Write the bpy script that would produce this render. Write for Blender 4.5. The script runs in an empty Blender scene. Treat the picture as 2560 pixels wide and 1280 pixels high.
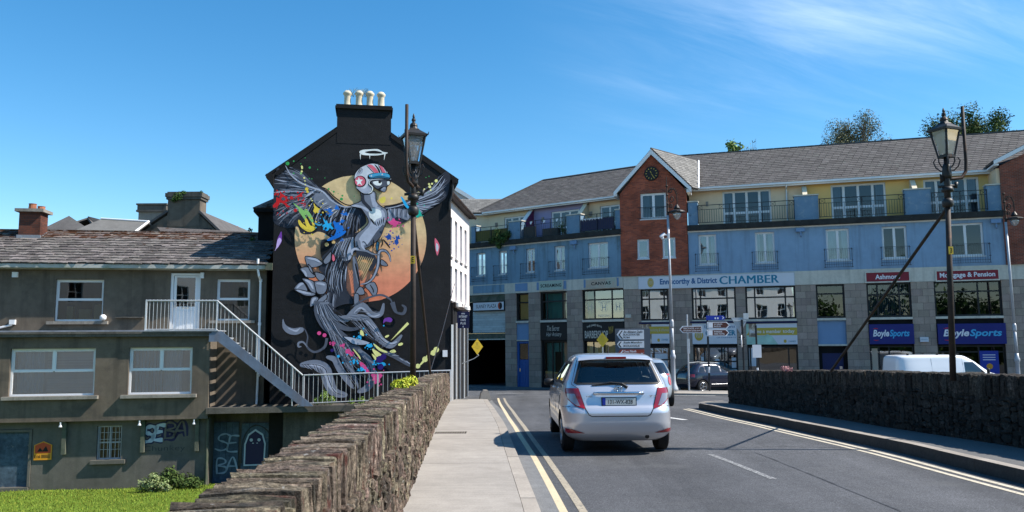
import bpy, bmesh, math, random
from mathutils import Matrix, Vector
from math import radians as rad, sin, cos, pi, atan2, hypot
random.seed(7)
SC = bpy.context.scene
COL = SC.collection

# ------------------------------------------------------------------ camera, sky, sun, exposure
cam_data = bpy.data.cameras.new('camera')
cam_data.sensor_width = 36.0
cam_data.lens = 28.125
cam_data.clip_start = 0.05
cam_data.clip_end = 3000
cam = bpy.data.objects.new('camera', cam_data)
COL.objects.link(cam)
cam.matrix_world = Matrix.Translation((0, 0, 1.7)) @ Matrix.Rotation(rad(96.135), 4, 'X') @ Matrix.Rotation(rad(-0.4), 4, 'Z')
SC.camera = cam

SUN_EL, SUN_AZ = 46.5, 95.5          # elevation; azimuth clockwise from +Y
sun_data = bpy.data.lights.new('sun', 'SUN')
sun_data.energy = 5.0
sun_data.angle = rad(0.5)
sun_data.color = (1.0, 0.94, 0.86)
sun = bpy.data.objects.new('sun', sun_data)
COL.objects.link(sun)
sdir = Vector((sin(rad(SUN_AZ)) * cos(rad(SUN_EL)), cos(rad(SUN_AZ)) * cos(rad(SUN_EL)), sin(rad(SUN_EL))))
sun.rotation_euler = sdir.to_track_quat('Z', 'Y').to_euler()

world = bpy.data.worlds.new('World')
SC.world = world
world.use_nodes = True
wn, wl = world.node_tree.nodes, world.node_tree.links
wn.clear()
w_out = wn.new('ShaderNodeOutputWorld')
w_bg = wn.new('ShaderNodeBackground')
w_bg.inputs['Strength'].default_value = 0.112
sky = wn.new('ShaderNodeTexSky')
sky.sky_type = 'NISHITA'
sky.sun_disc = False
sky.sun_elevation = rad(SUN_EL)
sky.sun_rotation = rad(SUN_AZ)
sky.air_density = 1.0
sky.dust_density = 0.12
sky.ozone_density = 2.8
w_hs = wn.new('ShaderNodeHueSaturation')
w_hs.inputs['Saturation'].default_value = 1.33
w_hs.inputs['Hue'].default_value = 0.493
w_hs.inputs['Value'].default_value = 1.06
wl.new(sky.outputs[0], w_hs.inputs['Color'])
# thin cirrus, in a flat layer overhead
w_tc = wn.new('ShaderNodeTexCoord')
w_sep = wn.new('ShaderNodeSeparateXYZ')
wl.new(w_tc.outputs['Generated'], w_sep.inputs[0])
def wmath(op, a, b=None, clamp=False):
    n = wn.new('ShaderNodeMath'); n.operation = op; n.use_clamp = clamp
    for i, v in enumerate((a, b)):
        if v is None: continue
        if isinstance(v, (int, float)): n.inputs[i].default_value = v
        else: wl.new(v, n.inputs[i])
    return n.outputs[0]
zz = wmath('ADD', wmath('MAXIMUM', w_sep.outputs['Z'], 0.0), 0.12)
cu = wmath('DIVIDE', w_sep.outputs['X'], zz)
cv_ = wmath('DIVIDE', w_sep.outputs['Y'], zz)
w_cmb = wn.new('ShaderNodeCombineXYZ')
wl.new(cu, w_cmb.inputs[0]); wl.new(cv_, w_cmb.inputs[1])
w_map = wn.new('ShaderNodeMapping')
w_map.inputs['Scale'].default_value = (0.42, 2.3, 1)
w_map.inputs['Location'].default_value = (3.1, 1.7, 0)
w_rot = wn.new('ShaderNodeMapping'); w_rot.inputs['Rotation'].default_value = (0, 0, rad(-27))
wl.new(w_cmb.outputs[0], w_rot.inputs['Vector']); wl.new(w_rot.outputs[0], w_map.inputs['Vector'])
w_n1 = wn.new('ShaderNodeTexNoise')
w_n1.inputs['Scale'].default_value = 1.5
w_n1.inputs['Detail'].default_value = 9
w_n1.inputs['Roughness'].default_value = 0.62
w_n1.inputs['Distortion'].default_value = 0.5
wl.new(w_map.outputs[0], w_n1.inputs['Vector'])
w_n2 = wn.new('ShaderNodeTexNoise')
w_n2.inputs['Scale'].default_value = 0.55
w_n2.inputs['Detail'].default_value = 2
wl.new(w_cmb.outputs[0], w_n2.inputs['Vector'])
w_r1 = wn.new('ShaderNodeMapRange'); w_r1.interpolation_type = 'SMOOTHSTEP'
w_r1.inputs['From Min'].default_value = 0.36; w_r1.inputs['From Max'].default_value = 0.90
wl.new(w_n1.outputs[0], w_r1.inputs['Value'])
w_r2 = wn.new('ShaderNodeMapRange'); w_r2.interpolation_type = 'SMOOTHSTEP'     # the cirrus bank lies to the east (+X)
w_r2.inputs['From Min'].default_value = 0.12; w_r2.inputs['From Max'].default_value = 1.0
wl.new(wmath('ADD', cu, wmath('MULTIPLY', w_n2.outputs[0], 0.35)), w_r2.inputs['Value'])
w_r3 = wn.new('ShaderNodeMapRange'); w_r3.interpolation_type = 'SMOOTHSTEP'     # the layer thins out towards the horizon
w_r3.inputs['From Min'].default_value = 0.20; w_r3.inputs['From Max'].default_value = 0.40
wl.new(w_sep.outputs['Z'], w_r3.inputs['Value'])
w_cl = wmath('MULTIPLY', wmath('MULTIPLY', wmath('MULTIPLY', w_r1.outputs[0], w_r2.outputs[0]), w_r3.outputs[0]), 0.42, True)
w_mix = wn.new('ShaderNodeMixRGB')
wl.new(w_cl, w_mix.inputs[0]); wl.new(w_hs.outputs[0], w_mix.inputs[1])
w_mix.inputs[2].default_value = (9.0, 10.0, 10.8, 1)
wl.new(w_mix.outputs[0], w_bg.inputs['Color'])
wl.new(w_bg.outputs[0], w_out.inputs[0])

SC.view_settings.view_transform = 'Standard'
SC.view_settings.look = 'None'
SC.view_settings.gamma = 1.0
SC.view_settings.exposure = 0.72
SC.view_settings.use_curve_mapping = False
SC.render.engine = 'CYCLES'
SC.cycles.max_bounces = 6
SC.cycles.diffuse_bounces = 1
SC.cycles.transparent_max_bounces = 10
SC.cycles.sample_clamp_indirect = 6

# ------------------------------------------------------------------ helpers
def lin(r, g, b):
    f = lambda c: (c / 255 / 12.92) if c <= 10 else (((c / 255) + 0.055) / 1.055) ** 2.4
    return (f(r), f(g), f(b))

class MB:
    """collects faces for ONE mesh"""
    def __init__(s): s.v = []; s.f = []; s.m = []
    def add(s, vs, fs, m=0):
        o = len(s.v); s.v += [tuple(v) for v in vs]
        for f in fs: s.f.append(tuple(i + o for i in f)); s.m.append(m)
    def quad(s, a, b, c, d, m=0): s.add([a, b, c, d], [(0, 1, 2, 3)], m)
    def poly(s, pts, m=0): s.add(pts, [tuple(range(len(pts)))], m)
    def box(s, x0, x1, y0, y1, z0, z1, m=0):
        s.add([(x0,y0,z0),(x1,y0,z0),(x1,y1,z0),(x0,y1,z0),(x0,y0,z1),(x1,y0,z1),(x1,y1,z1),(x0,y1,z1)],
              [(0,1,5,4),(1,2,6,5),(2,3,7,6),(3,0,4,7),(4,5,6,7),(3,2,1,0)], m)
    def prism(s, pts, y0, y1, m=0):
        """polygon of (x,z), counter-clockwise seen from the front (-y), extruded in y"""
        n = len(pts)
        s.add([(x, y0, z) for x, z in pts] + [(x, y1, z) for x, z in pts],
              [tuple(range(n)), tuple(range(2*n-1, n-1, -1))] + [(i, i+n, (i+1) % n + n, (i+1) % n) for i in range(n)], m)
    def slab(s, pts, t, m=0):
        """3D polygon given thickness along its normal (downwards/behind)"""
        P = [Vector(p) for p in pts]
        nrm = Vector((0, 0, 0))
        for i in range(len(P)):
            nrm += P[i].cross(P[(i+1) % len(P)])
        nrm.normalize(); n = len(P)
        Q = [p - nrm * t for p in P]
        s.add(P + Q, [tuple(range(n)), tuple(range(2*n-1, n-1, -1))] + [(i, i+n, (i+1) % n + n, (i+1) % n) for i in range(n)], m)
    def tube(s, pts, r, n=8, m=0, cap=True):
        P = [Vector(p) for p in pts]
        R = r if isinstance(r, (list, tuple)) else [r] * len(P)
        base = len(s.v); ref = None
        for i, p in enumerate(P):
            t = (P[min(i+1, len(P)-1)] - P[max(i-1, 0)]).normalized()
            if ref is None:
                ref = Vector((0, 0, 1)) if abs(t.z) < .9 else Vector((1, 0, 0))
            a = (ref - t * ref.dot(t)).normalized(); ref = a
            b = t.cross(a)
            for k in range(n):
                an = 2 * pi * k / n
                s.v.append(tuple(p + (a * cos(an) + b * sin(an)) * R[i]))
        for i in range(len(P) - 1):
            for k in range(n):
                k2 = (k + 1) % n
                s.f.append((base + i*n + k, base + i*n + k2, base + (i+1)*n + k2, base + (i+1)*n + k)); s.m.append(m)
        if cap:
            s.f.append(tuple(base + k for k in range(n-1, -1, -1))); s.m.append(m)
            e = base + (len(P)-1) * n
            s.f.append(tuple(e + k for k in range(n))); s.m.append(m)
    def lathe(s, prof, c=(0, 0, 0), n=12, m=0, rot=0.0):
        base = len(s.v)
        for r, z in prof:
            for k in range(n):
                a = 2 * pi * k / n + rot
                s.v.append((c[0] + r * cos(a), c[1] + r * sin(a), c[2] + z))
        for i in range(len(prof) - 1):
            for k in range(n):
                k2 = (k + 1) % n
                s.f.append((base + i*n + k, base + i*n + k2, base + (i+1)*n + k2, base + (i+1)*n + k)); s.m.append(m)
        s.f.append(tuple(base + k for k in range(n-1, -1, -1))); s.m.append(m)
        e = base + (len(prof)-1) * n
        s.f.append(tuple(e + k for k in range(n))); s.m.append(m)
    def mesh(s, name, mats, smooth=False):
        me = bpy.data.meshes.new(name)
        me.from_pydata(s.v, [], s.f)
        for m in (mats if isinstance(mats, (list, tuple)) else [mats]): me.materials.append(m)
        if any(s.m): me.polygons.foreach_set('material_index', s.m)
        if smooth: me.polygons.foreach_set('use_smooth', [True] * len(s.f))
        me.update()
        return me

def link(name, me, parent=None, loc=(0, 0, 0), rz=0.0):
    o = bpy.data.objects.new(name, me); COL.objects.link(o)
    o.location = loc
    if rz: o.rotation_euler = (0, 0, rz)
    if parent: o.parent = parent
    return o

def build(name, mb, mats, parent=None, loc=(0, 0, 0), rz=0.0, smooth=False):
    return link(name, mb.mesh(name, mats, smooth), parent, loc, rz)

def tag(o, label, cat, group=None):
    o['label'] = label; o['category'] = cat
    if group: o['group'] = group
    return o

def thing(name, label, cat, loc=(0, 0, 0), rz=0.0, group=None):
    o = bpy.data.objects.new(name, None); COL.objects.link(o)
    o.empty_display_size = 0.2
    o.location = loc; o.rotation_euler = (0, 0, rz)
    return tag(o, label, cat, group)

def struct(o): o['kind'] = 'structure'; return o
def stuff(o): o['kind'] = 'stuff'; return o

def kids(o): return [c for c in o.children]
def copy_tree(o, parent=None):
    c = o.copy(); COL.objects.link(c)
    if parent: c.parent = parent
    for ch in o.children: copy_tree(ch, c)
    return c

def smooth_by_angle(me, ang=35):
    me.polygons.foreach_set('use_smooth', [True] * len(me.polygons))
    bm = bmesh.new(); bm.from_mesh(me)
    for e in bm.edges:
        if len(e.link_faces) == 2 and e.calc_face_angle(0) > rad(ang): e.smooth = False
        elif len(e.link_faces) != 2: e.smooth = False
    bm.to_mesh(me); bm.free()

def interp(x, tab):
    if x <= tab[0][0]: 
        return tab[0][1]
    for (a, b), (c, d) in zip(tab, tab[1:]):
        if x <= c: return b + (d - b) * (x - a) / (c - a)
    return tab[-1][1]

def ease(x, tab):
    """monotone cubic through the table"""
    n = len(tab)
    if x <= tab[0][0]: return tab[0][1]
    if x >= tab[-1][0]: return tab[-1][1]
    d = [(tab[i+1][1] - tab[i][1]) / (tab[i+1][0] - tab[i][0]) for i in range(n-1)]
    m = [d[0]] + [0 if d[i-1] * d[i] <= 0 else 2 * d[i-1] * d[i] / (d[i-1] + d[i]) for i in range(1, n-1)] + [d[-1]]
    for i in range(n-1):
        if x <= tab[i+1][0]:
            h = tab[i+1][0] - tab[i][0]; t = (x - tab[i][0]) / h
            return ((2*t**3 - 3*t*t + 1) * tab[i][1] + (t**3 - 2*t*t + t) * h * m[i]
                    + (-2*t**3 + 3*t*t) * tab[i+1][1] + (t**3 - t*t) * h * m[i+1])

# ------------------------------------------------------------------ materials
def mat(name, col, rough=0.8, spec=0.35, metal=0.0, vary=(), rnd=0.0, stain=None, bump=None, streak=None, coat=0.0, hue=0.0, emit=0, world=False):
    """vary: (scale, amount) noises multiplied onto the colour; stain: (colour, scale, from, to);
       streak: (colour, amount) vertical runs; bump: (scale, strength) ; rnd: per piece value variation"""
    m = bpy.data.materials.new(name); m.use_nodes = True
    nt = m.node_tree; N, L = nt.nodes, nt.links
    b = N['Principled BSDF']
    b.inputs['Roughness'].default_value = rough
    b.inputs['Specular IOR Level'].default_value = spec
    b.inputs['Metallic'].default_value = metal
    b.inputs['Coat Weight'].default_value = coat
    b.inputs['Coat Roughness'].default_value = 0.05
    b.inputs['Base Color'].default_value = (*col, 1)
    if not (vary or rnd or stain or bump or streak): return m
    tc = N.new('ShaderNodeTexCoord'); vec = tc.outputs['Object']
    if world: vec = N.new('ShaderNodeNewGeometry').outputs['Position']
    info = None
    if rnd:
        info = N.new('ShaderNodeObjectInfo'); geo = N.new('ShaderNodeNewGeometry')
        ad = N.new('ShaderNodeMath'); ad.operation = 'ADD'
        L.new(info.outputs['Random'], ad.inputs[0]); L.new(geo.outputs['Random Per Island'], ad.inputs[1])
        fr = N.new('ShaderNodeMath'); fr.operation = 'FRACT'; L.new(ad.outputs[0], fr.inputs[0])
        sc = N.new('ShaderNodeVectorMath'); sc.operation = 'SCALE'; sc.inputs[0].default_value = (37, 51, 23)
        L.new(fr.outputs[0], sc.inputs['Scale'])
        av = N.new('ShaderNodeVectorMath'); av.operation = 'ADD'
        L.new(vec, av.inputs[0]); L.new(sc.outputs[0], av.inputs[1]); vec = av.outputs[0]
    cur = None
    rgb = N.new('ShaderNodeRGB'); rgb.outputs[0].default_value = (*col, 1); cur = rgb.outputs[0]
    def noise(scale, detail=6, rough_=0.6, stretch=None):
        n = N.new('ShaderNodeTexNoise'); n.inputs['Scale'].default_value = scale
        n.inputs['Detail'].default_value = detail; n.inputs['Roughness'].default_value = rough_
        if stretch:
            mp = N.new('ShaderNodeMapping'); mp.inputs['Scale'].default_value = stretch
            L.new(vec, mp.inputs['Vector']); L.new(mp.outputs[0], n.inputs['Vector'])
        else: L.new(vec, n.inputs['Vector'])
        return n.outputs[0]
    def scale_by(cur, val, amt, lo=0.3, hi=0.7):
        mr = N.new('ShaderNodeMapRange'); mr.inputs['From Min'].default_value = lo; mr.inputs['From Max'].default_value = hi
        mr.inputs['To Min'].default_value = 1 - amt; mr.inputs['To Max'].default_value = 1 + amt; mr.clamp = True
        L.new(val, mr.inputs['Value'])
        v = N.new('ShaderNodeVectorMath'); v.operation = 'SCALE'
        L.new(cur, v.inputs[0]); L.new(mr.outputs[0], v.inputs['Scale']); return v.outputs[0]
    for item in vary:
        cur = scale_by(cur, noise(item[0], stretch=item[2] if len(item) > 2 else None), item[1])
    if rnd:
        cur = scale_by(cur, fr.outputs[0], rnd, 0, 1)
        if hue:
            hs = N.new('ShaderNodeHueSaturation')
            mr = N.new('ShaderNodeMapRange'); mr.inputs['To Min'].default_value = 0.5 - hue; mr.inputs['To Max'].default_value = 0.5 + hue
            mu = N.new('ShaderNodeMath'); mu.operation = 'MULTIPLY'; mu.inputs[1].default_value = 7.31
            f2 = N.new('ShaderNodeMath'); f2.operation = 'FRACT'
            L.new(fr.outputs[0], mu.inputs[0]); L.new(mu.outputs[0], f2.inputs[0]); L.new(f2.outputs[0], mr.inputs['Value'])
            L.new(mr.outputs[0], hs.inputs['Hue']); L.new(cur, hs.inputs['Color']); cur = hs.outputs[0]
    def blend(cur, c2, fac):
        mx = N.new('ShaderNodeMixRGB'); L.new(fac, mx.inputs[0]); L.new(cur, mx.inputs[1]); mx.inputs[2].default_value = (*c2, 1)
        return mx.outputs[0]
    for st in ([stain] if stain and not isinstance(stain, list) else (stain or [])):
        mr = N.new('ShaderNodeMapRange'); mr.inputs['From Min'].default_value = st[2]; mr.inputs['From Max'].default_value = st[3]
        L.new(noise(st[1], 7, 0.68, st[4] if len(st) > 4 else None), mr.inputs['Value'])
        cur = blend(cur, st[0], mr.outputs[0])
    if streak:
        mr = N.new('ShaderNodeMapRange'); mr.inputs['From Min'].default_value = 0.5; mr.inputs['From Max'].default_value = 0.78
        mr.inputs['To Max'].default_value = streak[1]
        L.new(noise(1.0, 5, 0.6, (3.2, 3.2, 0.22)), mr.inputs['Value'])
        cur = blend(cur, streak[0], mr.outputs[0])
    L.new(cur, b.inputs['Base Color'])
    if bump:
        bp = N.new('ShaderNodeBump'); bp.inputs['Strength'].default_value = bump[1]; bp.inputs['Distance'].default_value = bump[2] if len(bump) > 2 else 0.01
        L.new(noise(bump[0], 8, 0.65, bump[3] if len(bump) > 3 else None), bp.inputs['Height']); L.new(bp.outputs[0], b.inputs['Normal'])
    return m

def glass_mat(name, tint, refl=0.12, dark=0.0):
    """window pane: see-through tinted sheet with a mirror layer that grows at grazing angles"""
    m = bpy.data.materials.new(name); m.use_nodes = True
    nt = m.node_tree; N, L = nt.nodes, nt.links; N.clear()
    out = N.new('ShaderNodeOutputMaterial'); mx = N.new('ShaderNodeMixShader')
    tr = N.new('ShaderNodeBsdfTransparent'); tr.inputs[0].default_value = (*tint, 1)
    gl = N.new('ShaderNodeBsdfGlossy'); gl.inputs['Roughness'].default_value = 0.012; gl.inputs[0].default_value = (1, 1, 1, 1)
    fz = N.new('ShaderNodeFresnel'); fz.inputs['IOR'].default_value = 1.5
    ma = N.new('ShaderNodeMath'); ma.operation = 'ADD'; ma.inputs[1].default_value = refl; ma.use_clamp = True
    L.new(fz.outputs[0], ma.inputs[0]); L.new(ma.outputs[0], mx.inputs[0])
    # slight waviness of the sheet
    tc = N.new('ShaderNodeTexCoord'); no = N.new('ShaderNodeTexNoise'); no.inputs['Scale'].default_value = 0.9; no.inputs['Detail'].default_value = 1
    bp = N.new('ShaderNodeBump'); bp.inputs['Strength'].default_value = 0.06; bp.inputs['Distance'].default_value = 0.05
    L.new(tc.outputs['Object'], no.inputs['Vector']); L.new(no.outputs[0], bp.inputs['Height']); L.new(bp.outputs[0], gl.inputs['Normal'])
    base = tr.outputs[0]
    if dark:                                        # grimy, half frosted glass
        df = N.new('ShaderNodeBsdfTranslucent'); df.inputs[0].default_value = (.8, .8, .8, 1); d2 = N.new('ShaderNodeBsdfDiffuse'); d2.inputs[0].default_value = (.75, .76, .77, 1)
        m1 = N.new('ShaderNodeMixShader'); L.new(df.outputs[0], m1.inputs[1]); L.new(d2.outputs[0], m1.inputs[2])
        m2 = N.new('ShaderNodeMixShader'); m2.inputs[0].default_value = dark; L.new(tr.outputs[0], m2.inputs[1]); L.new(m1.outputs[0], m2.inputs[2]); base = m2.outputs[0]
    L.new(base, mx.inputs[1]); L.new(gl.outputs[0], mx.inputs[2]); L.new(mx.outputs[0], out.inputs[0])
    return m

M = {}
M['gutter_band'] = mat('gutter_band', (0.16, 0.16, 0.158), 0.9, 0.25, vary=[(0.8, 0.12), (6, 0.12), (80, 0.4)], bump=(150, 0.5, 0.005))
M['asphalt'] = mat('asphalt', (0.076, 0.077, 0.081), 0.85, 0.3, vary=[(0.35, 0.22), (1.1, 0.28, (1, .05, 1)), (6, 0.14), (28, 0.35), (75, 0.8), (160, 0.5)], stain=[((0.11, 0.11, 0.108), 0.5, 0.55, 0.8), ((0.035, 0.035, 0.036), 0.9, 0.64, 0.74, (1, .3, 1)), ((0.20, 0.20, 0.195), 60, 0.70, 0.76)], bump=(170, 0.5, 0.006))
M['pavement'] = mat('pavement', (0.315, 0.287, 0.253), 0.9, 0.2, vary=[(0.8, 0.12), (5, 0.08), (55, 0.16), (4, 0.07, (0.3, 3, 1))], rnd=0.07, stain=[((0.25, 0.225, 0.195), 1.3, 0.55, 0.75), ((0.16, 0.145, 0.125), 9, 0.70, 0.76)], bump=(90, 0.25, 0.004))
M['kerb'] = mat('kerb', (0.315, 0.28, 0.24), 0.9, 0.2, vary=[(2, 0.12), (40, 0.14)], rnd=0.09, bump=(70, 0.3, 0.004))
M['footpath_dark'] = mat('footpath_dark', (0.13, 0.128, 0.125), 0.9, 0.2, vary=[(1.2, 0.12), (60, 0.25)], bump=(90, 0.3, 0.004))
M['cream_line'] = mat('cream_line', (0.54, 0.48, 0.37), 0.8, 0.3, vary=[(3, 0.12), (60, 0.2)], stain=[((0.14, 0.13, 0.12), 14, 0.55, 0.70)])
M['yellow_line'] = mat('yellow_line', (0.57, 0.465, 0.305), 0.8, 0.3, vary=[(3, 0.08), (60, 0.12)], stain=[((0.17, 0.15, 0.13), 14, 0.60, 0.74)])
M['worn_line'] = mat('worn_line', (0.36, 0.31, 0.23), 0.8, 0.3, vary=[(3, 0.1), (60, 0.2)], stain=[((0.13, 0.125, 0.12), 22, 0.50, 0.66)])
M['white_line'] = mat('white_line', (0.62, 0.61, 0.58), 0.8, 0.3, vary=[(40, 0.1)], stain=[((0.12, 0.12, 0.12), 30, 0.5, 0.66)])
ST_V = [(2.2, 0.3), (9, 0.5), (28, 0.65), (3.0, 0.38, (1.2, 14, 2.4)), (75, 0.5)]
ST_S = [((0.105, 0.036, 0.026), 4.5, 0.575, 0.65), ((0.46, 0.45, 0.41), 17.0, 0.635, 0.70), ((0.045, 0.043, 0.036), 4.0, 0.56, 0.68), ((0.30, 0.275, 0.235), 3.0, 0.60, 0.74, (0.6, 8, 3))]
M['stone'] = mat('stone', (0.162, 0.125, 0.090), 0.92, 0.2, vary=ST_V, rnd=0.6, hue=0.03, stain=ST_S, bump=(16, 1.0, 0.06, (1, 2, 1.3)), world=True)
M['coping'] = mat('coping', (0.170, 0.132, 0.096), 0.92, 0.2, vary=ST_V, rnd=0.5, hue=0.03, stain=ST_S, bump=(16, 1.0, 0.06, (1, 2, 1.3)), world=True)
M['coping_shaded'] = mat('coping_shaded', (0.062, 0.053, 0.044), 0.92, 0.2, vary=ST_V, rnd=0.4, hue=0.015, stain=[((0.03, 0.03, 0.026), 2.2, 0.5, 0.66), ((0.20, 0.19, 0.165), 12, 0.66, 0.73)], bump=(22, 1.0, 0.06), world=True)  # right wall coping: same stone, with its shade put into the colour
M['stone_shaded'] = mat('stone_shaded', (0.040, 0.035, 0.030), 0.92, 0.2, vary=ST_V, rnd=0.55, hue=0.018, stain=[((0.03, 0.03, 0.026), 2.2, 0.45, 0.62), ((0.16, 0.155, 0.14), 12, 0.66, 0.73)], bump=(26, 1.0, 0.05), world=True)  # darker copy of the parapet stone; the right wall's shade is in the colour
M['kerb_face_shaded'] = mat('kerb_face_shaded', (0.055, 0.052, 0.048), 0.9, 0.2, vary=[(2, 0.2), (30, 0.2)], bump=(50, 0.3, 0.004))  # road-stained kerb side, darkened further so the colour carries its shade
M['mortar'] = mat('mortar', (0.10, 0.085, 0.07), 0.95, 0.1, vary=[(8, 0.3), (40, 0.3)], bump=(30, 0.8, 0.02))
M['grass'] = mat('grass', (0.165, 0.215, 0.028), 0.7, 0.15, vary=[(0.35, 0.25)], rnd=0.45, hue=0.03, stain=[((0.26, 0.22, 0.08), 0.8, 0.60, 0.75)])
M['lawn'] = mat('lawn', (0.115, 0.175, 0.022), 0.95, 0.1, vary=[(0.6, 0.2), (8, 0.3), (45, 0.4)], bump=(40, 0.8, 0.03))
M['earth'] = mat('earth', (0.10, 0.11, 0.05), 0.95, 0.1, vary=[(0.05, 0.3), (1, 0.3)])
M['render_brown'] = mat('render_brown', (0.145, 0.118, 0.090), 0.9, 0.2, vary=[(0.7, 0.18), (4, 0.12), (30, 0.10)], streak=((0.055, 0.048, 0.04), 0.75), stain=[((0.08, 0.07, 0.058), 0.9, 0.52, 0.72)], bump=(45, 0.35, 0.006))
M['render_grey'] = mat('render_grey', (0.130, 0.122, 0.104), 0.9, 0.2, vary=[(0.8, 0.14), (5, 0.12), (40, 0.08)], streak=((0.07, 0.075, 0.06), 0.7), bump=(40, 0.3, 0.006))
M['concrete'] = mat('concrete', (0.27, 0.245, 0.21), 0.9, 0.2, vary=[(1.5, 0.2), (20, 0.15)], streak=((0.08, 0.07, 0.06), 0.6), bump=(40, 0.4, 0.006))
M['concrete_dark'] = mat('concrete_dark', (0.11, 0.10, 0.085), 0.9, 0.2, vary=[(1.5, 0.3), (20, 0.2)], streak=((0.03, 0.028, 0.025), 0.7), bump=(40, 0.4, 0.006))
M['slate_old'] = mat('slate_old', (0.130, 0.115, 0.106), 0.85, 0.2, vary=[(3, 0.25), (14, 0.4), (40, 0.3)], rnd=0.4, hue=0.02, stain=[((0.055, 0.026, 0.012), 1.7, 0.60, 0.68), ((0.27, 0.27, 0.23), 7, 0.66, 0.73)], bump=(16, 0.7, 0.012))
M['slate_moss'] = mat('slate_moss', (0.15, 0.12, 0.105), 0.9, 0.2, vary=[(3, 0.2), (14, 0.3)], rnd=0.45, hue=0.02, stain=[((0.060, 0.024, 0.010), 2.0, 0.47, 0.56), ((0.27, 0.26, 0.22), 7, 0.66, 0.73)], bump=(16, 0.9, 0.02))
M['slate_grey'] = mat('slate_grey', (0.108, 0.100, 0.096), 0.85, 0.2, vary=[(0.6, 0.12), (2, 0.15), (12, 0.15)], rnd=0.17, hue=0.012, stain=[((0.135, 0.14, 0.125), 2.5, 0.56, 0.7)], bump=(16, 0.4, 0.008))
M['slate_pale'] = mat('slate_pale', (0.175, 0.168, 0.155), 0.8, 0.3, vary=[(2, 0.15), (12, 0.12)], rnd=0.2, bump=(16, 0.4, 0.008))
M['black_paint'] = mat('black_paint', (0.0085, 0.0088, 0.0105), 0.72, 0.25, vary=[(1, 0.3), (9, 0.2), (0.8, 0.25, (1, 1, 5))], stain=[((0.018, 0.018, 0.02), 1.4, 0.55, 0.75)], bump=(22, 0.6, 0.012))
M['black_wall'] = mat('black_wall', (0.012, 0.012, 0.013), 0.85, 0.2, vary=[(2, 0.3)], bump=(30, 0.5, 0.01))
M['cream_pot'] = mat('cream_pot', (0.62, 0.56, 0.42), 0.8, 0.3, vary=[(4, 0.15), (20, 0.1)], streak=((0.30, 0.25, 0.18), 0.6))
M['terracotta'] = mat('terracotta', (0.33, 0.13, 0.075), 0.85, 0.2, vary=[(5, 0.2)], rnd=0.25)
M['upvc'] = mat('upvc', (0.80, 0.80, 0.80), 0.35, 0.4, vary=[(2, 0.04)])
M['white_paint'] = mat('white_paint', (0.74, 0.72, 0.69), 0.75, 0.3, vary=[(1, 0.06), (12, 0.05)], streak=((0.45, 0.42, 0.37), 0.3))
M['white_house'] = mat('white_house', (0.78, 0.70, 0.68), 0.85, 0.2, vary=[(0.8, 0.06), (10, 0.04)], streak=((0.5, 0.44, 0.4), 0.25))
M['galv'] = mat('galv', (0.52, 0.53, 0.54), 0.5, 0.5, 0.55, vary=[(5, 0.1), (30, 0.08)])
M['galv_dull'] = mat('galv_dull', (0.40, 0.42, 0.45), 0.55, 0.4, 0.3, vary=[(5, 0.12)])
M['stringer'] = mat('stringer', (0.14, 0.18, 0.25), 0.5, 0.4, 0.2, vary=[(3, 0.2)], streak=((0.16, 0.09, 0.05), 0.5))
M['gutter'] = mat('gutter', (0.42, 0.42, 0.39), 0.7, 0.3, vary=[(3, 0.15)], stain=[((0.20, 0.24, 0.17), 2.2, 0.5, 0.7)])
M['lead'] = mat('lead', (0.27, 0.28, 0.30), 0.55, 0.4, 0.3, vary=[(3, 0.2)])
M['iron'] = mat('iron', (0.016, 0.015, 0.014), 0.5, 0.4, 0.0, vary=[(4, 0.3)], stain=[((0.085, 0.036, 0.016), 5, 0.56, 0.68)], bump=(25, 0.2, 0.004))
M['iron_rust'] = mat('iron_rust', (0.034, 0.022, 0.016), 0.65, 0.3, vary=[(5, 0.35)], stain=[((0.11, 0.045, 0.02), 4, 0.58, 0.70), ((0.012, 0.012, 0.012), 3, 0.5, 0.65)], bump=(30, 0.3, 0.004))
M['wood_pole'] = mat('wood_pole', (0.16, 0.115, 0.08), 0.8, 0.2, vary=[(6, 0.3, (1, 1, 0.1))])
M['lamp_glass'] = glass_mat('lamp_glass', (0.85, 0.88, 0.9), 0.16, 0.45)
M['glass'] = glass_mat('glass', (0.55, 0.62, 0.65), 0.15)
M['glass_mirror'] = glass_mat('glass_mirror', (0.30, 0.34, 0.37), 0.17)
M['glass_sky'] = glass_mat('glass_sky', (0.30, 0.36, 0.42), 0.04)
M['lamp_clear_glass'] = glass_mat('lamp_clear_glass', (0.85, 0.85, 0.82), 0.05)
M['glass_street'] = glass_mat('glass_street', (0.30, 0.33, 0.34), 0.42)
M['glass_green'] = glass_mat('glass_green', (0.35, 0.66, 0.58), 0.08)
M['glass_dark'] = glass_mat('glass_dark', (0.25, 0.27, 0.28), 0.05)
M['room'] = mat('room', (0.06, 0.057, 0.052), 0.95, 0.1)
M['curtain'] = mat('curtain', (0.45, 0.54, 0.60), 0.9, 0.1, vary=[(3, 0.1)])
M['blind'] = mat('blind', (0.27, 0.36, 0.43), 0.9, 0.1, rnd=0.15)
M['blind_dark'] = mat('blind_dark', (0.05, 0.055, 0.055), 0.9, 0.1, rnd=0.2)
M['blue_wall'] = mat('blue_wall', (0.245, 0.36, 0.485), 0.85, 0.2, vary=[(0.5, 0.08), (3, 0.06), (25, 0.05)], streak=((0.12, 0.15, 0.175), 0.6), stain=[((0.25, 0.34, 0.44), 0.6, 0.55, 0.8)], bump=(60, 0.2, 0.004))
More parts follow.
